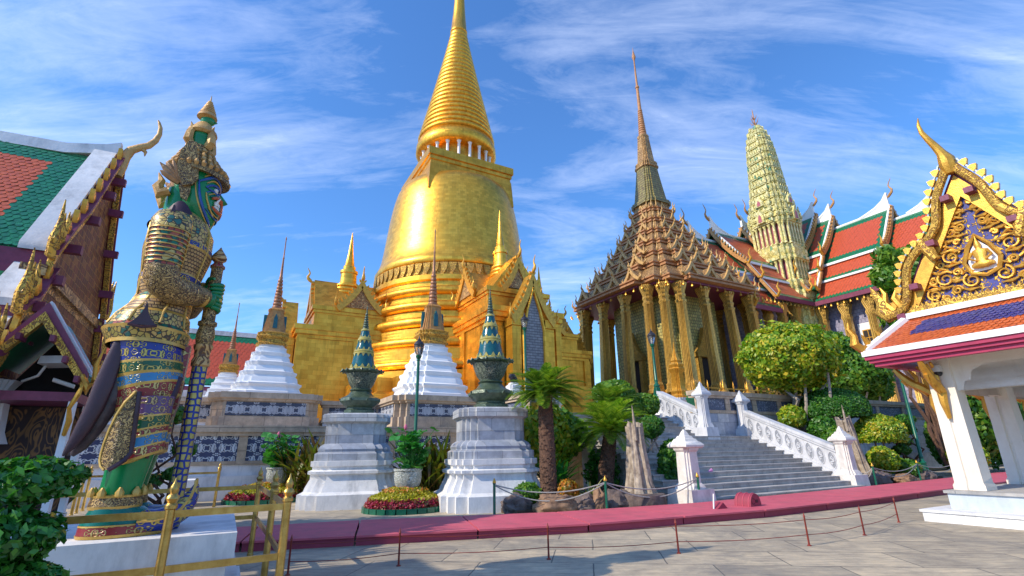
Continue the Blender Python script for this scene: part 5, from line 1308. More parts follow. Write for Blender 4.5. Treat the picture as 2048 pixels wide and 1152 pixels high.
# legs: breeches, bare shins, shoes
for s, dx in ((-1, .05), (1, .04)):
    cy = s*.27
    m = MB()
    rows = [(-.85+dx, .15, .15, 1.60, 0), (-.85+dx, .205, .2, 1.61, 0), (-.85+dx, .21, .205, 1.64, 5), (-.85+dx, .205, .205, 1.72, 0), (-.85+dx, .207, .205, 1.74, 4), (-.84+dx, .20, .205, 1.84, 0), (-.84+dx, .2, .205, 1.86, 5), (-.84+dx, .198, .205, 1.91, 0), (-.835+dx, .196, .205, 1.93, 3), (-.83+dx, .19, .21, 2.04, 0), (-.83+dx, .19, .21, 2.06, 2), (-.83+dx, .2, .22, 2.26, 2)]
    bands(m, rows, cy, .10, 2.4); LG = sp(m, 'breeches', [GOLDL, BLUEM, PURPM, GREENM, CYANM, REDM], sharp=60)
    m = MB(); m.loft([el(-.95+dx, .17, .14, 1.14, cy=cy), el(-.96+dx, .175, .145, 1.26, cy=cy), el(-.94+dx, .185, .155, 1.45, cy=cy), el(-.92+dx, .2, .165, 1.66, cy=cy)]); sp(m, 'leg', SKIN, sharp=60)
    m = MB(); rows = [(-.97+dx, .22, .18, 1.14, 0), (-.97+dx, .23, .19, 1.17, 1), (-.97+dx, .215, .175, 1.25, 0), (-.97+dx, .22, .18, 1.27, 0), (-.97+dx, .16, .14, 1.28, 0)]
    bands(m, rows, cy)
    for k in range(9):
        a = 2*pi*k/9; x, y = -.97+.9+dx+.22*math.cos(a), cy+.18*math.sin(a)
        m.lathe([(.035, 1.26), (.04, 1.3), (.01, 1.35)], 8, (x, y))
    sp(m, 'anklet', [GOLDL, ARMORS])
    m = MB()
    def fo(x0, x1, w, z): 
        pts = []
        for j in range(24):
            a = 2*pi*j/24; x = (x0+x1)/2+.9+dx+(x1-x0)/2*math.cos(a); pts.append((x, cy+w*math.sin(a)*(1-.18*math.cos(a)), z))
        return pts
    m.loft([fo(-1.24, -.5, .21, .882), fo(-1.25, -.49, .215, .91)], 0, cap=True); m.loft([fo(-1.24, -.5, .21, .911), fo(-1.235, -.52, .208, .985)], 1, cap=False); m.loft([fo(-1.24, -.515, .212, .986), fo(-1.235, -.53, .21, 1.0)], 0, cap=False)
    m.loft([fo(-1.23, -.54, .205, 1.001), fo(-1.21, -.60, .195, 1.07), fo(-1.17, -.72, .18, 1.15)], 2, cap=True)
    sp(m, 'shoe', [GOLDL, REDM, SKINT], sharp=50)
    m = MB(); TP = [(-.74, 1.0, .13, .2), (-.6, 1.0, .115, .2), (-.48, 1.02, .12, .17), (-.38, 1.09, .11, .12), (-.315, 1.2, .075, .07), (-.29, 1.31, .03, .025), (-.295, 1.36, .005, .005)]
    rr = []
    for i, (x, z, rz_, ry_) in enumerate(TP):
        a = TP[min(i+1, 6)]; b = TP[max(i-1, 0)]; d = Vector((a[0]-b[0], a[1]-b[1])).normalized()
        rr.append([(x+.9+dx-d.y*rz_*math.sin(2*pi*j/16), cy+ry_*math.cos(2*pi*j/16), z+d.x*rz_*math.sin(2*pi*j/16)) for j in range(16)])
    m.loft(rr, 0); sp(m, 'shoe_toe', [BLUEM], sharp=60)
    m = MB()
    for off in (-1, 1): m.tube([(x+.9+dx, cy+off*ry_*.98, z+.02) for x, z, rz_, ry_ in TP], .016, 5)
    sp(m, 'toe_piping', GOLDL)
    # outer knee flap and its dark edge
    EL = [(2.38, -1.03, -1.0), (2.25, -1.12, -.985), (2.1, -1.19, -.975), (1.95, -1.235, -.965), (1.8, -1.265, -.955), (1.68, -1.275, -.95), (1.6, -1.27, -1.0), (1.54, -1.24, -1.08), (1.5, -1.19, -1.15)]
    def fp(x, z, d): 
        q = (x+1.1)/.2; x = -1.06+(x+1.1)*.72; z = 1.52+(z-1.5)*.88; return (x+.9+dx+.04, cy+s*(.17+.10*max(0, 1-q*q)*min(1, (2.5-z)/.3)+d), z)
    nx = 7; m = MB()
    g0 = [[fp(xl+(xr-xl)*i/(nx-1), z, 0) for i in range(nx)] for z, xl, xr in EL]; g1 = [[fp(xl+(xr-xl)*i/(nx-1), z, .03) for i in range(nx)] for z, xl, xr in EL]
    m.loft([r0+r1[::-1] for r0, r1 in zip(g0, g1)])
    FL = sp(m, 'knee_flap', ARMORS)
    m = MB(); m.tube([fp(xr+.01, z, .03) for z, xl, xr in EL], .026, 6); m.build('flap_lining', PURPD, FL)
    m = MB(); m.tube([fp(xl, z, .03) for z, xl, xr in EL], .014, 5); m.build('flap_piping', GOLDL, FL)
    # coat tail sweeping back
    ox_ = .1 if s < 0 else 0
    for (dx_, dy_, r0_, mt_) in ((0, 0, .125, TAILM), (-.05, .09, .085, PURPD)):
        P = [(-1.22, 2.84), (-1.25, 2.6), (-1.28, 2.36), (-1.31, 2.14), (-1.36, 1.94), (-1.42, 1.76), (-1.47, 1.66)]
        m = MB(); m.tube([(a_+.9+ox_+dx_, s*(.27+dy_), b_) for a_, b_ in P], [r0_*k for k in (.7, .95, 1.05, 1.0, .85, .55, .12)], 14, flat=.42, side=(0, 1, 0)); sp(m, 'coat_tail', mt_, sharp=60)
    m = MB(); m.tube([(-.58+.9, s*.2, 2.5), (-.62+.9, s*.28, 2.2), (-.66+.9, s*.36, 1.95), (-.72+.9, s*.4, 1.62)], [.035, .04, .035, .015], 6); sp(m, 'front_flap', PURPD)
# belt tassel panel hanging in front
m = MB(); m.prism([(.26, 2.9), (.36, 2.9), (.34, 2.2), (.24, 1.8)], -.1, .1); sp(m, 'front_panel', REDM)
# arms: upper arm straight down, forearm forward to the club
for s in (-1, 1):
    m = MB(); N = 9
    rows = []
    arm = [(-.91, .53, 4.33, .15), (-.91, .57, 4.22, .205), (-.91, .585, 4.12, .205)]
    zz_ = [4.12, 4.07, 4.02, 3.97, 3.92, 3.87, 3.82, 3.77, 3.72, 3.67]
    def rg(x, y, z, r, k=.92): return [(x+.9+r*math.cos(2*pi*j/24), s*y+r*k*math.sin(2*pi*j/24), z) for j in range(24)]
    m.loft([rg(-.91, .45, 4.42, .08), rg(-.91, .52, 4.36, .17), rg(-.91, .57, 4.24, .21), rg(-.91, .585, 4.125, .2)], 1, cap=False)
    for i, (a, b) in enumerate(zip(zz_, zz_[1:])):
        r0 = .195-.003*i
        m.loft([rg(-.91, .585, a, r0+.008), rg(-.91, .587, a-.012, r0+.01), rg(-.91, .587, a-.013, r0-.004), rg(-.91, .588, b+.001, r0-.004)], 0, cap=False)
        m.loft([rg(-.91, .587, a-.013, r0-.002), rg(-.91, .588, b, r0-.003)], 3 if i % 2 else 2, cap=False)
    # elbow and forearm
    P = [(-.91, .588, 3.67), (-.905, .585, 3.58), (-.87, .55, 3.5), (-.79, .47, 3.46), (-.68, .36, 3.46), (-.56, .22, 3.49 if s < 0 else 3.6), (-.49, .13, 3.50 if s < 0 else 3.64)]
    m.tube([(a+.9, s*b, c) for a, b, c in P], [.175, .178, .175, .165, .15, .125, .11], 20, 4, side=(1, 0, 0))
    sp(m, 'arm', [GOLDL, ARMORV, BANDR, BANDG, ARMORS], sharp=60)
    # hand closed on the club
    hz_ = 3.48 if s < 0 else 3.66
    m = MB()
    m.tube([(-.52+.9, s*.16, hz_), (-.46+.9, s*.115, hz_), (-.41+.9, s*.10, hz_), (-.37+.9, s*.085, hz_-.005)], [.07, .095, .095, .05], 14, side=(0, 0, 1))
    for k in range(4):
        z = hz_+.075-.05*k; r = .098-.004*abs(k-1); cx, cy_ = -.415+.9, 0
        pts = [(cx+r*math.cos(a)+.0, s*r*math.sin(a), z-.008*i) for i, a in enumerate([1.5, 1.0, .5, 0, -.5, -1.0, -1.5, -2.0])]
        m.tube(pts, [.03, .031, .03, .03, .029, .027, .026, .014], 8, side=(0, 0, 1))
    m.tube([(-.47+.9, s*.12, hz_+.05), (-.49+.9, s*.06, hz_+.10), (-.47+.9, -s*.02, hz_+.12), (-.42+.9, -s*.09, hz_+.11)], [.04, .036, .032, .016], 8, side=(0, 0, 1))
    sp(m, 'hand', SKIN, sharp=70)
    m = MB(); m.tube([(-.335+.9+.0, s*.055, hz_+.02), (-.30+.9, s*.05, hz_+.02)], [.035, .02], 10); sp(m, 'ring_jewel', GOLDL)
    m = MB(); m.tube([(-.53+.9, s*.175, hz_), (-.49+.9, s*.145, hz_)], [.122, .112], 16); sp(m, 'bracelet', GOLDL)
# neck and head
HT = [(4.40, -.69, .05, .09), (4.46, -.70, .13, .16), (4.58, -.735, .205, .225), (4.70, -.765, .235, .255), (4.84, -.785, .25, .265), (5.0, -.80, .262, .27), (5.15, -.83, .27, .26), (5.3, -.86, .22, .22)]
m = MB(); m.loft([el(-.93, .2, .22, 4.40), el(-.945, .175, .2, 4.62), el(-.93, .18, .2, 4.9)]); 
m.loft([el(a, b, c, z) for z, a, b, c in HT])
HD = sp(m, 'head', SKIN, sharp=70)
def fs(ph, z, off=0.0):
    a, b, c = interp(HT, z); ph = R(ph)
    return (a+.9+(b+off)*math.cos(ph), (c+off)*math.sin(ph), z)
def ftube(pts, r, off=.0, closed=False): return [fs(p, z, off) for p, z in pts], r
for s in (-1, 1):
    def ft(name, pts, r, mat, off=.004):
        m = MB(); P = [Vector(fs(s*p, z, off)) for p, z in pts]
        Q = []
        for i in range(len(P)-1):
            p0, p1, p2, p3 = P[max(i-1, 0)], P[i], P[i+1], P[min(i+2, len(P)-1)]
            for k in range(4):
                f = k/4; Q.append(.5*((2*p1)+(p2-p0)*f+(2*p0-5*p1+4*p2-p3)*f*f+(3*p1-p0-3*p2+p3)*f**3))
        Q.append(P[-1]); n = len(Q)
        m.tube(Q, [r*(.45+.55*math.sin(pi*min(1, (i+.5)/n))) for i in range(n)], 7)
        return m.build(name, mat, HD)
    ft('brow', [(6, 5.02), (22, 5.09), (44, 5.11), (66, 5.04), (84, 4.98)], .022, BLUEP, .012)
    ft('brow_line', [(8, 5.06), (24, 5.13), (46, 5.15), (70, 5.07)], .013, GOLDL, .012)
    ft('brow_line', [(8, 4.985), (24, 5.045), (44, 5.06), (64, 4.99)], .012, GOLDL, .012)
    ft('eyelid', [(10, 4.95), (28, 5.0), (48, 4.99), (66, 4.93)], .017, BLUEP, .012)
    ft('lower_lid', [(10, 4.93), (28, 4.90), (46, 4.91), (64, 4.93)], .012, BLUEP, .012)
    ft('cheek_line', [(84, 5.0), (80, 4.8), (70, 4.62), (48, 4.50), (26, 4.455)], .018, BLUEP, .006)
    ft('cheek_line', [(92, 4.98), (88, 4.78), (76, 4.58), (52, 4.47)], .010, GOLDL, .008)
    ft('cheek_line', [(64, 4.86), (60, 4.76), (50, 4.66), (34, 4.58)], .012, GOLDL, .008)
    for rp, rz_, mt, th, of in ((40, .155, BLUEP, .013, .006), (33, .125, GOLDL, .012, .012), (27, .10, SKINT, .018, .018), (22, .078, ORANGEL, .032, .026)):
        pts = [(24+1.2*rp*math.cos(a), 4.755+1.2*rz_*math.sin(a)) for a in [pi*.18+pi*1.62*k/9 for k in range(10)]]
        ft('lip', pts, th, mt, of)
    m = MB()
    for k in range(5):
        p = fs(s*(8+k*6), 4.775, .012); m.lathe([(.016, p[2]-.022), (.018, p[2]+.015), (.012, p[2]+.02)], 6, (p[0], p[1]))
        p = fs(s*(8+k*6), 4.725, .012); m.lathe([(.014, p[2]-.018), (.014, p[2]+.018)], 6, (p[0], p[1]))
    m.build('teeth', IVORY, HD)
    p0 = fs(s*34, 4.74, .02); m = MB(); m.tube([p0, (p0[0]+.02, p0[1], p0[2]+.06), (p0[0]+.05, p0[1], p0[2]+.11)], [.02, .016, .003], 6); m.build('tusk', IVORY, HD)
    m = MB(); e = Vector(fs(s*32, 4.945, -.005))
    m.loft([[(e.x+.035*r_*math.cos(a)-.0, e.y+s*0+.05*r_*math.sin(a), e.z+zz2) for a in [2*pi*j/12 for j in range(12)]] for r_, zz2 in ((.3, -.035), (.8, -.022), (1, 0), (.8, .022), (.3, .035))])
    m.build('eye', IVORY, HD)
    e = Vector(fs(s*30, 4.945, .02)); MB().lathe([(.003, e.z-.018), (.017, e.z), (.003, e.z+.018)], 10, (e.x+.008, e.y)).build('pupil', LENS, HD)
    # ear and hanging ear plate
    m = MB(); m.prism([(-.03, 4.72), (.04, 4.68), (.06, 4.8), (.05, 4.98), (-.02, 5.0), (-.07, 4.86)], s*.25, s*.29); m.build('ear', ARMORS, HD)
    m = MB(); m.prism([(-.03, 4.86), (.07, 4.90), (.12, 5.0), (.10, 5.16), (.06, 5.34), (.03, 5.5), (-.05, 5.52), (-.12, 5.34), (-.13, 5.14), (-.09, 5.0)], s*.27, s*.325); m.build('ear_ornament', ARMORS, HD)
m = MB(); m.tube([(-.58+.9, 0, 4.98), (-.53+.9, 0, 4.9), (-.49+.9, 0, 4.86), (-.53+.9, 0, 4.815)], [.04, .055, .06, .03], 10)
for s in (-1, 1): m.tube([(-.54+.9, s*.03, 4.84), (-.53+.9, s*.065, 4.85), (-.57+.9, s*.07, 4.86)], [.03, .034, .015], 8)
m.build('nose', SKIN, HD)
m = MB()
for s in (-1, 1): m.tube([fs(s*2, 4.875, .05), fs(s*14, 4.84, .035), fs(s*20, 4.80, .02)], [.02, .018, .01], 6)
m.build('nose_line', ORANGEL, HD)
# crown
m = MB()
def cr(cx, rx, ry, z, tilt, pk=0): return [(cx+.9+rx*math.cos(a)*(1+pk*max(0, math.cos(a))**3), ry*math.sin(a), z+tilt*math.cos(a)) for a in [2*pi*j/36 for j in range(36)]]
m.loft([cr(-.83, .275, .285, 5.14, -.03), cr(-.81, .335, .34, 5.13, -.045, .10), cr(-.81, .345, .345, 5.165, -.035, .10), cr(-.83, .315, .315, 5.22, -.01, .04), cr(-.85, .265, .27, 5.29, .0), cr(-.86, .225, .23, 5.36, 0), cr(-.87, .18, .18, 5.45, 0), cr(-.87, .145, .145, 5.54, 0), cr(-.87, .13, .13, 5.60, 0)])
CR = sp(m, 'crown', ARMORS, sharp=60)
m = MB()
for zr_, r, c, n_, h_ in ((5.2, .325, -.83, 26, .085), (5.29, .262, -.85, 22, .085), (5.37, .215, -.86, 18, .08), (5.46, .17, -.87, 14, .07)):
    for j in range(n_):
        a = 2*pi*(j+.5*(n_ % 4 == 2))/n_; x, y = c+.9+r*math.cos(a), r*math.sin(a); ca, sa = math.cos(a), math.sin(a)
        m.tube([(x-.01*ca, y-.01*sa, zr_-.02), (x+.022*ca, y+.022*sa, zr_+.02), (x+.006*ca, y+.006*sa, zr_+.055), (x-.012*ca, y-.012*sa, zr_+h_)], [.024, .03, .02, .004], 6)
b_ = m.build('crown_leaves', GILTD, CR)
COPF = plain('copper_fan', (.52, .32, .17), (.26, .14, .07), sc=7, rough=.45, metal=.4, bst=.4)
# winged fan at the back of the crown
for s in (-1, 1):
    m = MB()
    for k in range(6):
        a = R(20+k*24)
        b0 = Vector((-.98+.9, s*.2, 4.95)); d = Vector((-math.cos(a-.5)*.9, s*.25, math.sin(a)))
        m.tube([b0, b0+d*.11, b0+d*.2, b0+d*(.27 if k % 2 else .24)], [.045, .05, .035, .006], 7)
    m.build('crown_fan', COPF, CR)
for s in (-1, 1):
    m = MB(); m.tube([(-1.08+.9, s*.16, 4.82), (-1.17+.9, s*.16, 4.76), (-1.2+.9, s*.15, 4.86), (-1.17+.9, s*.15, 4.95), (-1.22+.9, s*.15, 5.05)], [.06, .07, .06, .04, .006], 7)
    m.build('crown_scroll', GILTD, CR)
# second tier with small faces
m = MB(); m.loft([el(-.87, .13, .13, 5.60), el(-.87, .145, .145, 5.66), el(-.87, .14, .14, 5.76), el(-.87, .12, .12, 5.80)]); m.build('crown_faces', SKIN, CR, sharp=60)
m = MB()
for k in range(4):
    a = pi/4+k*pi/2; c, s_ = math.cos(a), math.sin(a); x, y = -.87+.9, 0
    m.tube([(x+.13*c, y+.13*s_, 5.58), (x+.19*c, y+.19*s_, 5.64), (x+.18*c, y+.18*s_, 5.74), (x+.15*c, y+.15*s_, 5.82), (x+.19*c, y+.19*s_, 5.9)], [.05, .06, .05, .035, .005], 6)
m.lathe([(.15, 5.79), (.18, 5.82), (.17, 5.86), (.12, 5.92), (.09, 5.97), (.07, 5.99)], 20, (.03, 0))
m.build('crown_tier', GILTD, CR)
m = MB(); m.loft([el(-.86, .055, .055, 5.97), el(-.84, .085, .075, 6.02), el(-.84, .085, .078, 6.08), el(-.85, .06, .06, 6.12)]); m.tube([(-.765+.9, 0, 6.06), (-.74+.9, 0, 6.045), (-.76+.9, 0, 6.03)], [.012, .02, .012], 6); m.build('crown_head', SKIN, CR, sharp=60)
p = [(.07, 6.06), (.125, 6.09), (.11, 6.14), (.1, 6.15)]
for i in range(6): p += torus_prof(.085-.013*i, 6.155+i*.035, 6.188+i*.035, .016, 3)
p += [(.012, 6.37), (.004, 6.46)]
MB().lathe(p, 16, (.045, 0)).build('crown_spire', GILTD, CR)
# the club (held, stands on the plinth)
c = T('club', 'long navy and gold mosaic club with bud tip held upright by the giant', 'club', -.415, 7.1, .852)
def cl(m, name, mt, **k): return m.build(name, mt, c, loc=(0, 0, -.88), **k)
cl(MB().lathe([(.07, .885), (.08, .93), (.078, 1.3), (.08, 1.9), (.083, 2.66)], 24), 'shaft', NAVYH, sharp=60)
cl(MB().lathe([(.085, 2.661), (.1, 2.68), (.1, 2.74), (.082, 2.78), (.088, 2.86), (.105, 2.9), (.105, 2.93)], 24), 'ring', BRONZE)
cl(MB().lathe([(.085, 2.931), (.1, 3.0), (.1, 3.08), (.085, 3.16)], 24), 'lotus_grip', ARMORS)
cl(MB().lathe([(.085, 3.161), (.105, 3.18), (.105, 3.22), (.075, 3.24), (.075, 3.6), (.068, 3.76), (.068, 3.93)], 24), 'upper_shaft', ARMORS)
cl(MB().lathe([(.07, 3.931), (.085, 3.94), (.085, 3.965), (.06, 3.99), (.05, 4.02)], 20), 'collar', REDM)
cl(MB().lathe([(.05, 4.021), (.085, 4.05), (.09, 4.08), (.075, 4.12), (.04, 4.17), (.012, 4.215), (.003, 4.235)], 20), 'bud', BRONZE)
# ------------------------------------------------------------------ brass fence
def fence(label, pts, posts, z1=1.08, z2=.6, h=1.22):
    t = T('brass_fence', label, 'fence', *pts[0])
    ox, oy = pts[0]
    pm = None
    for (u, v) in posts:
        if pm is None:
            pm = q = MB().lathe([(.05, 0), (.05, .03), (.042, .04), (.042, h-.1), (.055, h-.09), (.055, h-.06), (.038, h-.04), (.06, h), (.055, h+.02), (.03, h+.045), (.042, h+.08), (.035, h+.11), (.012, h+.15), (.006, h+.19)], 16).build('post', BRASS, t)
        else: q = pm.copy(); COL.objects.link(q)
        q.location = (u-ox, v-oy, 0)
    for (a, b), (c_, d) in zip(pts, pts[1:]):
        L = math.hypot(c_-a, d-b); an = math.atan2(d-b, c_-a)
        for z in (z1, z2):
            m = MB(); m.box(.03, L-.03, -.014, .014, z-.032, z+.032); q = m.build('rail', BRASS, t, loc=(a-ox, b-oy, 0), rz=an)
    return t
fence('brass post and rail fence round the white plinth of the green giant', [(-3.2, 6.16), (-.39, 6.18), (.66, 6.27), (.65, 7.9), (.6, 10.4), (-1.4, 10.4), (-3.2, 10.4)], [(-3.2, 6.16), (-.39, 6.18), (.66, 6.27), (.65, 7.9), (.6, 10.4), (-3.2, 10.4)])
fence('farther brass fence round the second white plinth, before the lower terrace', [(-3.8, 20.6), (-.1, 20.6), (-.1, 21.2), (-.1, 22.0)], [(-3.8, 20.6), (-3.8, 21.2), (-3.8, 22), (-.1, 20.6), (-.1, 21.2), (-.1, 22.0)])
t = T('plinth', 'second white plinth behind the green giant, inside the farther brass fence', 'plinth', -2.0, 21.8)
m = MB(); m.box(-1.3, 1.3, -.75, .9, 0, .35); m.box(-1.15, 1.15, -.6, .8, .351, .6); m.box(-1.2, 1.2, -.66, .85, .601, .85); m.build('block', WHITEC, t)

# ------------------------------------------------------------------ rope stanchions
rp = [(1.0, 8.45), (2.5, 8.16), (4.62, 7.31), (6.6, 6.54), (8.88, 5.8), (10.7, 5.86), (13.0, 6.35)]
pl = ['nearest the brass fence', 'second from the brass fence', 'third from the brass fence', 'fourth from the brass fence', 'fifth from the brass fence, nearer the pavilion', 'sixth from the brass fence, near the pavilion', 'next to the pavilion step']
pm = None
for (u, v), l in zip(rp, pl):
    if pm is None:
        pm = q = T('rope_post', '', 'post', u, v, 0, 0, 'thin red rope posts on the paving')
        MB().lathe([(.035, 0), (.035, .012), (.016, .02), (.013, .44), (.02, .45), (.012, .48), (.003, .52)], 10).build('rod', REDR, q)
    else: q = again(pm, u, v)
    q['label'] = 'thin red iron rope post on the paving, '+l
for zz_, l in ((.40, 'upper thin red rope strung between the iron posts across the paving'), (.17, 'lower thin red rope strung between the iron posts across the paving')):
    m = MB(); pts = []
    for (a, b), (c_, d) in zip(rp, rp[1:]):
        for k in range(6):
            f = k/6; p = G(a+(c_-a)*f, b+(d-b)*f, zz_-.03*math.sin(pi*f)); pts.append(p)
    pts.append(G(*rp[-1], zz_)); m.tube(pts, .006, 5); tag(m.build('red_rope', REDR), l, 'rope')
gp = [(6.36, 12.63), (9.01, 11.3), (12.0, 10.85), (22.36, 11.4), (27.09, 11.95), (32, 12.3)]
gl = ['green garden rope post with gold tip before the pedestal beside the cycad', 'green garden rope post with gold tip in front of the brown rocks', 'green garden rope post with gold tip at the foot of the stairs', 'green garden rope post with gold tip right of the stairs', 'green garden rope post with gold tip near the lamp foot', 'green garden rope post with gold tip behind the pavilion column']
pm = None
for (u, v), l in zip(gp, gl):
    if pm is None:
        pm = q = T('garden_post', l, 'post', u, v, 0, 0, 'green rope posts round the garden')
        MB().lathe([(.04, 0), (.035, .02), (.035, .78), (.045, .79), (.045, .81)], 12).build('rod', LAMPG, q)
        MB().lathe([(.045, .811), (.05, .84), (.03, .88), (.005, .94)], 12).build('tip', GILTP, q)
    else: again(pm, u, v, label=l)
def rope(a, b, za, zb, sag): 
    return [G(a[0]+(b[0]-a[0])*f, a[1]+(b[1]-a[1])*f, za+(zb-za)*f-sag*4*f*(1-f)) for f in [i/16 for i in range(17)]]
for a, b, l in ((gp[0], gp[1], 'before the cycads'), (gp[1], gp[2], 'before the tree stump'), (gp[3], (21.95, 11.95), 'at the right stair post'), (gp[3], gp[4], 'right of the stairs'), (gp[4], gp[5], 'running behind the pavilion column')):
    o = bpy.data.objects.new('garden_rope', None); COL.objects.link(o); tag(o, 'double sagging grey rope between green posts '+l, 'rope', 'grey ropes round the garden'); o.location = G(*a, 0)
    for z, s in ((.77, .22), (.76, .42)):
        m = MB(); m.tube([p-G(*a, 0) for p in rope(a, b, z, z, s)], .016, 6); m.build('strand', ROPE, o)
# ------------------------------------------------------------------ things on the crimson boards
w = T('cable_cover', 'crimson half round metal cover lying on the crimson boards', 'cover', 12.0, 9.3, .176, R(8))
m = MB()
arc = [(.26*math.cos(pi*k/12), .30*math.sin(pi*k/12)) for k in range(13)]
m.prism(arc, -.22, .22, 'xz'); m.build('body', CRIMD, w)
m = MB()
for y in (-.16, 0, .16):
    m.tube([(1.02*a, y, 1.02*b) for a, b in arc], .012, 5)
m.tube([(.27, -.12, .02), (.34, -.12, .18), (.36, -.12, .02)], .012, 5); m.build('handle', CRIM, w)
m = MB(); m.tube([(-.12+.07*math.cos(a), -.224, .12+.07*math.sin(a)) for a in [.6+5.0*k/10 for k in range(11)]], .008, 5)
for k in range(4): m.box(-.02+.035*k, .0+.035*k, -.23, -.221, .08, .15)
m.build('stencil', plain('dark_stencil', (.10, .015, .03), sc=6), w)
w = T('folded_sign', 'small folded crimson and white stand on the crimson boards left of the cover', 'stand', 10.9, 9.3, .176)
m = MB(); m.tube([(-.18, 0, 0), (-.12, 0, .34)], .02, 6); m.build('white_stick', WHITEC, w)
m = MB(); m.prism([(-.16, 0), (.2, 0), (.06, .14)], -.1, .1); m.build('flap', CRIMD, w)
# ------------------------------------------------------------------ vegetation
def leaves(m, n, pos, size, rng, up=.0, asp=1.8, out=None, mi=0, fold=.0):
    for i in range(n):
        p, d = pos(rng)
        nrm = (d+Vector((rng.gauss(0, .55), rng.gauss(0, .55), rng.gauss(0, .55)+up))).normalized()
        ax = nrm.cross(Vector((rng.gauss(0, 1), rng.gauss(0, 1), rng.gauss(0, 1)))).normalized()
        bx = nrm.cross(ax); s = size*rng.uniform(.65, 1.25)
        a = ax*s*asp*.5; b = bx*s*.5
        m.add([p-a, p-a*.1+b, p+a, p-a*.1-b], [(0, 1, 2, 3)], mi)
def ellip(c, r, rng, shell=.35, lump=0, seed=0, flat=None, lf=1.6):
    while True:
        d = Vector((rng.gauss(0, 1), rng.gauss(0, 1), rng.gauss(0, 1))).normalized()
        if flat is not None and d.z < flat: continue
        break
    k = 1-shell*abs(rng.gauss(0, .5))
    if lump: k *= 1+lump*mnoise.noise(d*lf+Vector((seed, seed*.7, 0)))
    return Vector((c[0]+d.x*r[0]*k, c[1]+d.y*r[1]*k, c[2]+d.z*r[2]*k)), Vector((d.x/r[0], d.y/r[1], d.z/r[2])).normalized()
def crown(m, c, r, n, size, seed, shell=.3, lump=.12, flat=None, asp=1.8, up=.0, lf=1.6):
    rng = random.Random(seed)
    leaves(m, n, lambda g: ellip(c, r, g, shell, lump, seed, flat, lf), size, rng, up, asp)
def limb(m, a, b, r0, r1, rng, wob=.1, n=6, mi=0):
    a, b = Vector(a), Vector(b); L = (b-a).length
    pts = [a+(b-a)*(i/n)+Vector((rng.gauss(0, wob), rng.gauss(0, wob), 0))*L*.25*math.sin(pi*i/n) for i in range(n+1)]
    m.tube(pts, [r0+(r1-r0)*i/n for i in range(n+1)], 7, mi)

# big clipped dome tree beside the stairs
t = T('topiary_tree', 'large clipped umbrella tree with yellow green crown and bare forked trunks above the stairs', 'tree', 26.3, 16.0)
rng = random.Random(5); m = MB()
for k in range(11):
    a = 2*pi*k/11; rr = rng.uniform(.8, 1.9)
    limb(m, (.25*math.cos(a), .25*math.sin(a), .9), (-.3+rr*math.cos(a), rr*math.sin(a), 5.0+rng.uniform(-.2, .6)), rng.uniform(.1, .17), .05, rng, .25)
limb(m, (0, 0, 0), (0, 0, 1.0), .42, .34, rng, .02); m.build('trunk', BARKG, t)
m = MB(); crown(m, (-.55, 0, 6.15), (2.5, 2.4, 1.75), 24000, .115, 11, .28, .24, None, lf=2.8); crown(m, (-.55, 0, 6.15), (2.6, 2.5, 1.85), 1500, .16, 13, .1, .3, None, lf=4); crown(m, (-.55, 0, 5.4), (2.3, 2.2, .65), 6000, .125, 12, .4, .2, None); m.build('crown', L_TOP, t, sharp=0, fix=False)
t = T('broadleaf_tree', 'round dark green tree with yellow top behind the large clipped tree', 'tree', 38.0, 19.6)
m = MB(); rng = random.Random(8)
for k in range(6):
    a = 2*pi*k/6; limb(m, (0, 0, 1), (1.6*math.cos(a), 1.6*math.sin(a), 5), .16, .06, rng, .2)
limb(m, (0, 0, 0), (0, 0, 1.2), .35, .3, rng, .02); m.build('trunk', BARKG, t)
m = MB(); crown(m, (-.2, 0, 6.4), (2.7, 2.7, 1.9), 8500, .2, 21, .35, .22, None, lf=2.4); crown(m, (-1.5, .8, 8.0), (2.3, 2.3, 1.5), 6500, .18, 22, .3, .2, None, lf=2.2); crown(m, (1.5, -.3, 5.4), (1.6, 1.6, 1.1), 3200, .22, 23, .4, .25)
m.build('crown', [L_MID], t, sharp=0, fix=False)
t = T('leafy_tree', 'tall drooping green tree rising behind the gilt gable of the pavilion', 'tree', 33.0, 13.2)
m = MB(); rng = random.Random(9)
for k in range(7):
    limb(m, (0, 0, .5), (rng.uniform(-.6, .6), rng.uniform(-.6, .6), 8.5+rng.uniform(0, 3)), .11, .04, rng, .15)
m.build('trunk', BARKD, t)
m = MB()
for k in range(18):
    c = (rng.uniform(-.8, .9), rng.uniform(-.8, .8), rng.uniform(6.6, 12.4)); crown(m, c, (.7, .7, .75), 560, .16, 40+k, .6, .3, None, 2.6, -.3)
m.build('crown', L_MID, t, sharp=0, fix=False)
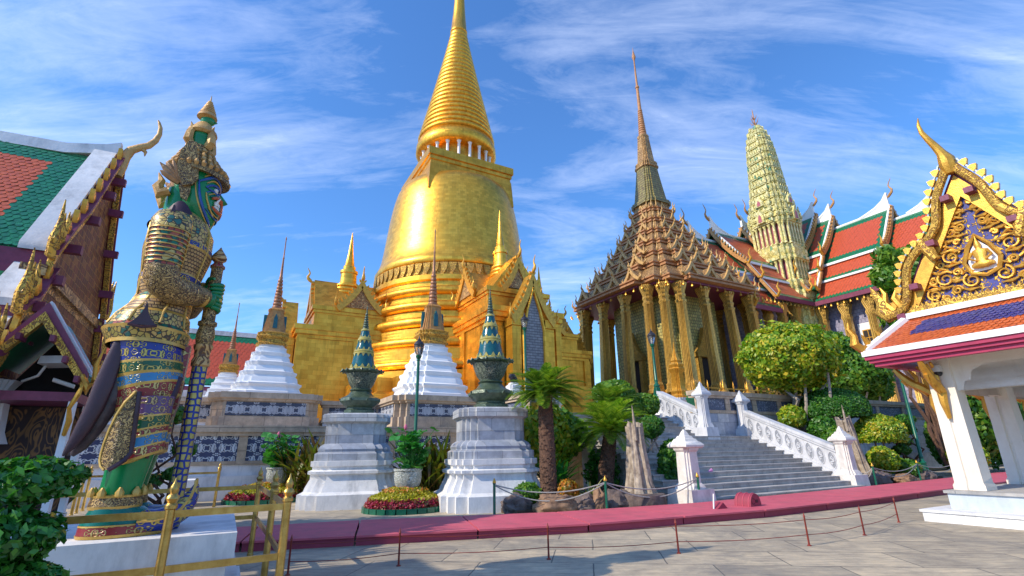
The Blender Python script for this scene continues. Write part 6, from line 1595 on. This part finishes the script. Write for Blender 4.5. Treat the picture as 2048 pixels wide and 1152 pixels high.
# clipped shrubs
def ball(label, u, v, c, r, n, size, mat, seed, flat=None, trunk=True, name='clipped_shrub', grp='clipped shrubs round the stairs', lump=.12, shell=.2):
    t = T(name, label, 'shrub', u, v, 0, 0, grp)
    rng = random.Random(seed)
    if trunk:
        m = MB()
        for k in range(3): limb(m, (rng.uniform(-.08, .08), rng.uniform(-.08, .08), 0), (rng.uniform(-.3, .3)*r[0], rng.uniform(-.3, .3)*r[1], c), .07, .03, rng, .3)
        m.build('stem', BARKG, t)
    m = MB(); crown(m, (0, 0, c), r, n, size, seed, shell, lump, flat); m.build('foliage', mat, t, sharp=0, fix=False)
    return t
ball('wide dark green clipped dome shrub right of the large clipped tree', 27.0, 15.0, 3.3, (1.75, 1.6, 1.15), 15000, .075, L_DK, 31, -.3, lump=.05, shell=.12)
ball('yellow green clipped ball behind the right tree stump', 27.9, 13.6, 2.15, (1.2, 1.15, .9), 7000, .09, L_TOP, 32, -.5)
ball('small dark clipped shrub behind the right stair post', 25.1, 14.6, 2.35, (.75, .7, .6), 2400, .1, L_DK, 33)
ball('bright leafy shrub between the stair rail and the right stump', 24.6, 13.9, 1.6, (.6, .6, .8), 2400, .12, L_MID, 34, None, False, 'leafy_shrub')
ball('low yellow green bush at the foot of the right stump', 26.3, 12.9, .95, (.75, .6, .6), 2400, .11, L_TOP, 35, None, False, 'leafy_shrub')
ball('low bright green bush near the green lamp foot', 27.6, 12.6, .55, (.6, .55, .42), 1800, .1, L_MID, 36, None, False, 'leafy_shrub')
ball('tall clipped green hedge column left of the pavilion column', 34.0, 13.2, 1.9, (1.0, 1.0, 1.6), 4200, .14, L_MID, 37, None, False, 'clipped_hedge')
ball('yellow green bush growing at the stair head below the large tree trunks', 24.4, 15.6, 3.0, (.65, .6, .55), 1800, .13, L_TOP, 38, None, True, 'leafy_shrub')
ball('round clipped green ball above the cycads left of the stairs', 15.7, 18.6, 4.15, (1.0, .95, .62), 4800, .09, L_MID, 41)
ball('smaller clipped ball right of the round one above the cycads', 17.1, 18.2, 3.6, (.8, .75, .55), 3600, .09, L_MID, 42)
ball('leafy green shrub right of the left tree stump', 13.2, 12.9, .95, (.5, .5, .95), 2600, .11, L_DK, 43, None, False, 'leafy_shrub')
ball('loose yellow green shrub behind the tall cycad trunk', 9.7, 15.6, 2.0, (1.25, 1.0, 1.2), 4200, .14, L_TOP, 44, None, True, 'leafy_shrub', lump=.35, shell=.5)
ball('loose green shrub left of the leaning cycad', 11.0, 16.6, 2.2, (1.2, 1.0, 1.0), 3800, .14, L_MID, 45, None, True, 'leafy_shrub', lump=.35, shell=.5)
ball('dark shrub behind the leaning cycad trunk', 12.6, 15.2, .8, (1.2, .8, .95), 3600, .12, L_DK, 46, None, False, 'leafy_shrub', lump=.3, shell=.5)
ball('small dark clipped ball beside the top of the stump', 14.0, 14.6, 2.4, (.48, .45, .42), 1800, .09, L_DK, 47)
ball('orange flowering low plant beside the tall cycad', 8.75, 12.7, .48, (.34, .34, .34), 900, .07, L_ORA, 48, None, False, 'flowering_plant')
ball('low green ground plant left of the tall cycad', 7.65, 13.1, .45, (.42, .36, .3), 900, .09, L_MID, 49, None, False, 'leafy_shrub')
ball('bushy green shrub seen through the pavilion arch', 36.8, 13.2, 3.0, (1.7, 1.6, 2.6), 5200, .2, L_MID, 50, None, False, 'leafy_shrub', lump=.3, shell=.4)
ball('low clipped hedge seen through the pavilion arch', 33.8, 12.6, 1.0, (1.3, .8, .8), 3000, .13, L_TOP, 51, None, False, 'clipped_hedge')
ball('dark hedge behind the second pavilion column', 41.5, 13.4, 3.0, (2.6, 2.0, 2.9), 6200, .2, L_DK, 52, None, False, 'clipped_hedge', lump=.3, shell=.4)
# cloud pruned little tree by the lamp
t = T('cloud_pruned_tree', 'small cloud pruned tree with round leaf pads left of the green lamp', 'tree', 29.4, 13.3)
m = MB(); rng = random.Random(77); P = [(-.5, 0, 2.2, .45), (.25, .1, 1.75, .35), (.1, -.2, 2.75, .5), (-.2, .1, 1.35, .4), (.75, 0, 2.3, .35)]
for x, y, z, r in P: limb(m, (0, 0, 0), (x, y, z), .08, .03, rng, .5)
m.build('trunk', BARKD, t)
m = MB()
for i, (x, y, z, r) in enumerate(P): crown(m, (x, y, z), (r, r, r*.6), 650, .09, 80+i, .3, .1)
m.build('leaf_pads', L_DK, t, sharp=0, fix=False)
for i, (u, v, h, l) in enumerate(((-2.6, 12.0, 1.9, 'small cloud pruned shrub behind the legs of the green giant'), (-1.1, 13.8, 2.5, 'taller cloud pruned shrub seen between giant and club'))):
    t = T('cloud_pruned_tree', l, 'tree', u, v)
    m = MB(); P = [(0, 0, h, .3), (.28, 0, h*.7, .24), (-.3, .1, h*.78, .25), (.15, -.1, h*.5, .2), (-.2, 0, h*.45, .2)]
    for x, y, z, r in P: limb(m, (0, 0, 0), (x, y, z), .05, .02, rng, .5)
    m.build('trunk', BARKD, t); m = MB()
    for j, (x, y, z, r) in enumerate(P): crown(m, (x, y, z), (r, r, r*.65), 500, .07, 90+i*9+j, .3, .1)
    m.build('leaf_pads', L_DK, t, sharp=0, fix=False)
# foreground bush: three leafy clouds
t = T('foreground_bush', 'glossy dark green cloud clipped bush in the near left corner', 'shrub', -1.2, 5.0)
m = MB(); rng = random.Random(3)
BC = [(-.02, .06, 1.46, .30, .155), (-.06, -.06, 1.10, .33, .20), (.10, -.04, .80, .24, .13), (-.22, -.1, .75, .30, .25), (-.45, .1, 1.3, .26, .2), (-.0, .0, .42, .3, .2)]
for x, y, z, r, rz_ in BC: limb(m, (-.1, 0, 0), (x, y, z), .03, .015, rng, .4)
m.build('stem', BARKD, t)
m = MB()
for i, (x, y, z, r, rz_) in enumerate(BC): crown(m, (x, y, z), (r, r, rz_), 1700, .046, 100+i, .38, .25, None, 1.8, .25, 3.0)
m.build('foliage', leafmat('glossy_dark_leaf', [(0, (.012, .08, .015)), (.5, (.03, .17, .022)), (.85, (.11, .32, .035))], rough=.28), t, sharp=0, fix=False)

# cycads
def cycad(label, u, v, base, top, r0, r1, n, L, mat, seed, lean=None):
    t = T('cycad', label, 'cycad', u, v, 0, 0, 'cycads left of the stairs')
    rng = random.Random(seed); lean = lean or (0, 0)
    pts = [(lean[0]*(i/10)**1.3, lean[1]*(i/10)**1.3, base+(top-base)*i/10) for i in range(11)]
    m = MB(); m.tube(pts, [r0+(r1-r0)*(i/10) for i in range(11)], 14)
    for i in range(420):   # old leaf bases
        f = rng.random(); a = rng.uniform(0, 2*pi); r = r0+(r1-r0)*f
        c = Vector((lean[0]*f**1.3, lean[1]*f**1.3, base+(top-base)*f)); d = Vector((math.cos(a), math.sin(a), 0))
        e = d.cross(Vector((0, 0, 1)))*.045
        m.add([c+d*(r-.01)-e, c+d*(r-.01)+e, c+d*(r+.022)+Vector((0, 0, .05))+e*.4, c+d*(r+.022)+Vector((0, 0, .05))-e*.4, c+d*(r-.01)+Vector((0, 0, .09))], [(0, 1, 2, 3), (3, 2, 4), (0, 3, 4), (1, 4, 2)])
    m.build('trunk', BARKD, t)
    o = Vector((lean[0], lean[1], top)); m = MB()
    for k in range(n):
        a = 2.399*k+rng.uniform(-.2, .2); f = k/n
        el0 = R(84-88*f+rng.uniform(-8, 8)); l = L*rng.uniform(.85, 1.1)*(.8+.2*math.sin(pi*f))
        d = Vector((math.cos(a), math.sin(a), 0)); p = Vector(o); N = 14; e = el0; st = l/N; P = [Vector(p)]
        for i in range(N):
            p = p+(d*math.cos(e)+Vector((0, 0, math.sin(e))))*st; e -= R(rng.uniform(2.2, 4.6)+2.5*i/N); P.append(Vector(p))
        m.tube(P, [.018*(1-.8*i/N) for i in range(N+1)], 4)
        sd = d.cross(Vector((0, 0, 1)))
        for i in range(2, N*3):
            q = i/3; j = min(int(q), N-1); c = P[j]+(P[j+1]-P[j])*(q-j); tg = (P[j+1]-P[j]).normalized(); upv = sd.cross(tg)
            ll = .30*L*math.sin(pi*min(1, .12+.86*(q/N)))**.7*.75
            for s in (-1, 1):
                dr = (sd*s*.8+tg*.62+upv*.28+Vector((0, 0, -.06))).normalized(); w_ = tg*.013+upv*.004
                tip = c+dr*ll+Vector((0, 0, -.05*ll))
                m.add([c-w_, c+w_, c+dr*ll*.6+w_, tip, c+dr*ll*.6-w_], [(0, 1, 2, 3, 4)])
    m.build('fronds', mat, t, sharp=0, fix=False)
    return t
cycad('tall cycad with straight dark trunk beside the grey marble pedestal', 8.3, 13.0, 0, 3.2, .25, .21, 84, 1.3, L_CYC, 1, (.05, .1))
cycad('leaning cycad with bright green fronds left of the pale tree stump', 11.1, 14.0, 0, 2.2, .28, .22, 84, 1.55, L_CYL, 2, (.5, .05))
cycad('cycad behind the leaning one, its dark fronds below the clipped balls', 13.6, 16.6, 0, 3.3, .24, .2, 64, 1.4, L_CYC, 3, (.2, 0))
# spiky and strap leaved plants
def straps(label, name, u, v, n, L, w, mat, seed, up=.75, grp=None, spread=.25, z=0, cat='plant'):
    t = T(name, label, cat, u, v, z, 0, grp); rng = random.Random(seed); m = MB()
    for k in range(n):
        a = rng.uniform(0, 2*pi); d = Vector((math.cos(a), math.sin(a), 0)); e = rng.uniform(up*.55, up*1.15)*pi/2
        p = Vector((rng.gauss(0, spread), rng.gauss(0, spread), rng.uniform(0, .3*L))); l = L*rng.uniform(.6, 1.15); sd = d.cross(Vector((0, 0, 1)))
        pts = []; N = 5
        for i in range(N+1):
            pts.append((Vector(p), w*math.sin(pi*(.12+.88*(1-i/N)))**.8*(1 if i < N else .1))); p = p+(d*math.cos(e)+Vector((0, 0, math.sin(e))))*l/N; e -= rng.uniform(.08, .28)
        for (p0, w0), (p1, w1) in zip(pts, pts[1:]): m.add([p0-sd*w0, p0+sd*w0, p1+sd*w1, p1-sd*w1], [(0, 1, 2, 3)])
    m.build('leaves', mat, t, sharp=0, fix=False); return t
straps('reddish cordyline clump behind the right lotus pot', 'cordyline', 6.5, 18.0, 300, 1.9, .055, L_COR, 5, .9, 'cordylines behind the lotus pots', .38)
straps('green and red cordyline clump behind the left lotus pot', 'cordyline', 2.95, 21.6, 300, 2.0, .06, L_COR, 6, .88, 'cordylines behind the lotus pots', .42)
straps('pale striped strap leaved plant beside the orange flowers', 'strap_plant', 9.5, 12.7, 70, .75, .025, leafmat('pale_strap_leaf', [(0, (.20, .24, .08)), (.5, (.40, .40, .18)), (.9, (.5, .48, .26))]), 7, .7, None, .08)
straps('green fern like plant behind the tall cycad trunk', 'fern', 9.3, 14.2, 120, 1.15, .05, L_LOT, 8, .7, None, .12, .3)
straps('low fern at the left foot of the tall cycad', 'fern', 7.9, 12.6, 60, .5, .02, L_MID, 9, .6, None, .1)
# ------------------------------------------------------------------ flower beds, pots, rocks, stumps
def bed(label, u, v, r, s):
    t = T('flower_bed', label, 'flower bed', u, v, 0, 0, 'round flower beds between the pedestals')
    for k in range(26):
        a = 2*pi*k/26; m = MB(); m.box(-r*.112, r*.112, -.05, .05, 0, .14); m.build('edging_tile', LAMPG, t, loc=(r*math.cos(a), r*math.sin(a), 0), rz=a+pi/2)
    m = MB(); m.lathe([(r-.04, 0), (r-.05, .12), (r*.8, .3), (r*.5, .42), (.02, .46)], 32); m.build('soil', SOIL, t)
    rng = random.Random(int(u*100))
    def ring(n, r0, r1, z0, z1, mat, name, size):
        m = MB()
        def pos(g):
            a = g.uniform(0, 2*pi); q = g.random(); rr = r0+(r1-r0)*q; return Vector((rr*math.cos(a), rr*math.sin(a), z0+(z1-z0)*q+g.uniform(-.05, .09))), Vector((math.cos(a)*.4, math.sin(a)*.4, .8))
        leaves(m, n, pos, size, rng); o = m.build(name, mat, t, sharp=0, fix=False)
    ring(int(3400*s), r*.98, r*.86, .12, .30, L_RED, 'red_flowers', .06); ring(int(6800*s), r*.88, r*.3, .30, .56, L_YEL, 'yellow_flowers', .055); ring(int(900*s), r*.6, r*.1, .5, .6, L_ORA, 'orange_flowers', .06)
    return t
bed('round bed of red and yellow flowers with green tile edging between the two marble pedestals', 4.85, 15.55, 1.16, 1)
bed('round flower bed with green tile edging left of the left marble pedestal', 1.5, 21.75, 1.35, .8)
def pot(label, plabel, u, v, z, seed, s=1):
    t = T('lotus_pot', label, 'pot', u, v, z, 0, 'celadon lotus pots')
    MB().lathe([(.3, 0), (.34, .02), (.34, .07), (.3, .08)], 28).build('saucer', BLUEGL, t)
    m = MB(); m.lathe([(.24, .081), (.3, .14), (.39, .34), (.41, .5), (.40, .64), (.43, .67), (.43, .73), (.38, .73), (.36, .62), (.1, .6)], 36); m.build('bowl', POTW, t)
    q = T('lotus_plant', plabel, 'plant', u, v, z+.61, 0, 'lotus plants in pots'); rng = random.Random(seed)
    sm, lm = MB(), MB()
    for k in range(76):
        a = rng.uniform(0, 2*pi); h = rng.uniform(.15, 1.3); rr = rng.uniform(.05, .75)*(.5+h*.4)+.05
        tip = Vector((rr*math.cos(a), rr*math.sin(a), h)); sm.tube([(rng.gauss(0, .08), rng.gauss(0, .08), 0), tip*.6+Vector((0, 0, .1)), tip], .009, 4)
        R_l = rng.uniform(.11, .23); nrm = Vector((rng.gauss(0, .35), rng.gauss(0, .35), 1)).normalized(); ax = nrm.orthogonal().normalized(); bx = nrm.cross(ax)
        vs = [tip-nrm*.03]+[tip+ax*R_l*math.cos(b)+bx*R_l*math.sin(b)*.85+nrm*.03*math.sin(3*b+k) for b in [2*pi*j/9 for j in range(9)]]
        lm.add(vs, [(0, j+1, (j+1) % 9+1) for j in range(9)])
    sm.build('stalks', L_LOT, q, fix=False); lm.build('leaves', L_LOT, q, sharp=0, fix=False)
    m = MB(); m.tube([(0, 0, 0), (-.1, 0, .7), (-.14, 0, 1.25)], .008, 4); m.lathe([(.01, 1.24), (.05, 1.28), (.06, 1.34), (.02, 1.42)], 8, (-.14, 0)); m.build('pink_bud', plain('pink_petals', (.65, .16, .28), (.5, .1, .2), sc=8), q)
pot('grey white relief pot in the flower bed between the two marble pedestals', 'green lotus plant in the pot between the two marble pedestals', 4.95, 15.65, .43, 1)
pot('grey white relief pot in the bed left of the left marble pedestal', 'green lotus plant in the pot left of the left marble pedestal', 1.85, 21.85, .45, 2)
# rocks
def rock(label, u, v, r, mat, seed, rz=0):
    m = MB(); rng = random.Random(seed); rings = []; n = 44; k = 24
    for i in range(k+1):
        th = pi*i/k
        row = []
        for j in range(n):
            a = 2*pi*j/n; d = Vector((math.sin(th)*math.cos(a), math.sin(th)*math.sin(a), math.cos(th)))
            q = 1+.28*mnoise.noise(d*1.7+Vector((seed, 0, 0)))+.13*mnoise.noise(d*5+Vector((0, seed, 0)))+.10*mnoise.noise(d*10+Vector((seed, seed, 0)))+.06*mnoise.noise(d*22+Vector((seed, 0, seed)))
            row.append((d.x*r[0]*q, d.y*r[1]*q, max(-.02, d.z*r[2]*q+r[2]*.62)))
        rings.append(row)
    m.loft(rings, cap=False); o = m.build('rock', mat, sharp=50); o.location = G(u, v, 0); o.rotation_euler = (0, 0, A+rz)
    tag(o, label, 'rock', 'rocks edging the cycad garden')
rock('dark brown rock at the left end of the row below the tall cycad', 7.15, 12.85, (.42, .34, .30), ROCKG, 1)
rock('long tan rock in the middle of the row below the tall cycad', 8.0, 12.15, (.62, .36, .30), ROCK, 2, -.3)
rock('dark reddish rock right of the long tan rock', 8.75, 11.9, (.40, .32, .28), ROCKG, 3)
rock('small upright pale brown rock beside the green rope post', 9.05, 11.65, (.2, .2, .36), ROCK, 4)
rock('dark jagged rock between the green rope post and the stump', 9.9, 11.9, (.5, .36, .32), ROCKG, 5)
rock('dark low rock behind the rope right of the stairs', 24.2, 12.2, (.6, .4, .34), ROCKG, 6)
rock('brown layered rock near the rope post right of the stairs', 26.1, 12.1, (.55, .4, .24), ROCK, 7)
rock('dark rock at the foot of the green lamp', 28.0, 12.3, (.6, .5, .3), ROCKG, 8)
o = MB(); o.box(6.9, 14.2, 12.4, 17.2, 0, .12); o.box(22.8, 30.5, 12.5, 17.0, 0, .12)
o = o.build('garden_soil', SOIL); o.rotation_euler = (0, 0, A); tag(o, kind='structure')
def stump(label, u, v, h, r, seed, lean, mat=STUMP):
    t = T('tree_stump', label, 'stump', u, v, 0, 0, 'weathered tree stumps on round bases')
    MB().lathe([(r*2.2, 0), (r*2.25, .05), (r*2.15, .38), (r*1.9, .41), (.02, .42)], 20).build('base', ROCKG, t)
    m = MB(); rings = []; n = 110; k = 26
    for i in range(k+1):
        f = i/k; row = []
        for j in range(n):
            a = 2*pi*j/n
            rr = r*(1-.28*f+.30*(1-f)**5)*(1+.16*math.sin(5*a+seed+2*f)+.09*math.sin(11*a+3*f)+.14*mnoise.noise(Vector((math.cos(a)*2, math.sin(a)*2, f*3+seed)))+.03*math.sin(23*a+4*f)+.10*mnoise.noise(Vector((math.cos(a)*6, math.sin(a)*6, f*5+seed))))
            z = .37+(h-.37)*f
            if i == k: z += .20*mnoise.noise(Vector((math.cos(a)*1.6, math.sin(a)*1.6, seed)))+.12*math.sin(2*a+seed)
            row.append((lean[0]*f+rr*math.cos(a), lean[1]*f+rr*math.sin(a), z))
        rings.append(row)
    rings.append([(lean[0]+(x-lean[0])*.25, lean[1]+(y-lean[1])*.25, h-.25) for x, y, z in rings[-1]])
    m.loft(rings); m.build('trunk', mat, t, sharp=40)
    m = MB(); m.tube([(lean[0]-r*.5, -.1, h*.8), (lean[0]-r*.62, -.12, h+.1), (lean[0]-r*.7, -.12, h+.55)], [.06, .045, .01], 6); m.build('splinter', mat, t)
stump('pale fluted tree stump on a round base left of the stairs', 10.6, 11.7, 2.3, .31, 1.3, (.05, .1))
stump('tan eroded tree stump right of the right stair post', 23.85, 12.7, 2.75, .36, 4.1, (-.25, .1))
# ------------------------------------------------------------------ small things on the upper terrace
t = T('gilt_pillar', 'gilt stepped pillar on a white pedestal before the front corner of the pillared hall', 'pillar', 28.0, 26.0, 3.2)
MB().stack(redent(.7, .85), [(.75, 0), (.75, .25), (.62, .35), (.6, 1.5), (.7, 1.6), (.7, 1.8)]).build('pedestal', WHITE, t)
MB().stack(redent(.6, .8), [(.56, 1.8), (.6, 1.95), (.46, 2.1), (.52, 2.3), (.4, 2.5), (.42, 2.7), (.36, 3.6), (.46, 3.75), (.5, 3.9), (.4, 4.0), (.46, 4.2), (.3, 4.4), (.34, 4.5), (.2, 4.8), (.1, 5.3), (.02, 5.9)]).build('gilt_shaft', GILTP, t)
t = T('glazed_pot', 'green glazed pot with a small bright plant behind the upper stair post', 'pot', 23.2, 20.4, 3.2)
MB().lathe([(.36, 0), (.34, .3), (.46, .7), (.5, 1.0), (.54, 1.05), (.54, 1.15), (.44, 1.15), (.4, .95)], 24).build('bowl', LAMPG, t)
straps('small bright yellow green plant in the green glazed pot', 'pot_plant', 23.2, 20.4, 60, .75, .05, L_LOT, 21, .85, None, .16, 4.2)
def gilt_fig(label, u, v):
    t = T('gilt_figure', label, 'statue', u, v, 3.2, 0, 'small gilt figures before the pillared hall')
    MB().stack(redent(.7, .85), [(.42, 0), (.42, .2), (.34, .3), (.34, 1.2), (.42, 1.3), (.42, 1.45)]).build('pedestal', WHITE, t)
    m = MB()
    m.lathe([(.26, 1.452), (.28, 1.5), (.2, 1.7), (.17, 2.0), (.22, 2.3), (.15, 2.42), (.07, 2.46), (.1, 2.55), (.11, 2.65), (.08, 2.74), (.1, 2.76), (.05, 2.9), (.015, 3.2)], 16)
    m.build('body', GILTP, t)
    for s in (-1, 1): MB().tube([(s*.2, 0, 2.3), (s*.3, -.05, 2.05), (s*.06, -.24, 2.1)], [.07, .06, .04], 7).build('arm', GILTP, t)
    MB().tube([(0, .15, 1.7), (0, .4, 1.9), (0, .45, 2.3), (0, .3, 2.5)], [.1, .12, .08, .02], 7).build('tail', GILTP, t)
gilt_fig('small gilt figure on a white pedestal, nearer the stair head', 31.5, 25.0)
gilt_fig('small gilt figure on a white pedestal, beside the large clipped tree', 34.2, 25.0)
def bpost(label, u, v, dark):
    t = T('boundary_post', label, 'post', u, v, 3.2, 0, 'white pointed posts before the golden porch')
    m = MB(); m.stack(redent(.7, .85), [(.42, 0), (.42, .6), (.5, .66), (.5, .78), (.4, .84), (.46, .95), (.46, 1.05), (.36, 1.1), (.4, 1.2), (.4, 1.3), (.3, 1.36), (.33, 1.45), (.33, 1.55), (.22, 1.62)]+([(.05, 2.0)] if not dark else [(.2, 1.7)])); m.build('shaft', WHITE, t)
    if dark:
        m = MB(); m.tube([(.1, .05, 1.66), (.02, 0, 1.86), (-.08, -.06, 2.02), (-.22, -.12, 2.02), (-.3, -.16, 1.94)], [.17, .2, .17, .12, .07], 10); m.build('stone_lion', BLACKM, t)
bpost('white tiered post topped by a small dark stone lion beside the green glazed spire', 12.35, 22.3, True)
bpost('white pointed post behind the fronds of the tall cycad', 14.5, 22.2, False)
# low gilt railing between the columns of the hall
t = T('gilt_railing', 'low gilt railing of thin bars along the foot of the pillared hall', 'railing', 37.0, 27.2, 5.0)
for i in range(9):
    x = -6+i*1.5
    MB().lathe([(.08, 0), (.06, .1), (.05, 1.2), (.09, 1.3), (.03, 1.5), (.005, 1.7)], 8, (x, 0)).build('baluster', GILTP, t)
for z in (.35, .75, 1.1): MB().box(-6, 6, -.03, .03, z-.035, z+.035).build('rail', GILTP, t)
MB().box(-6.4, 6.4, -.4, .4, -1.8, -.002).build('plinth', GILTD, t)
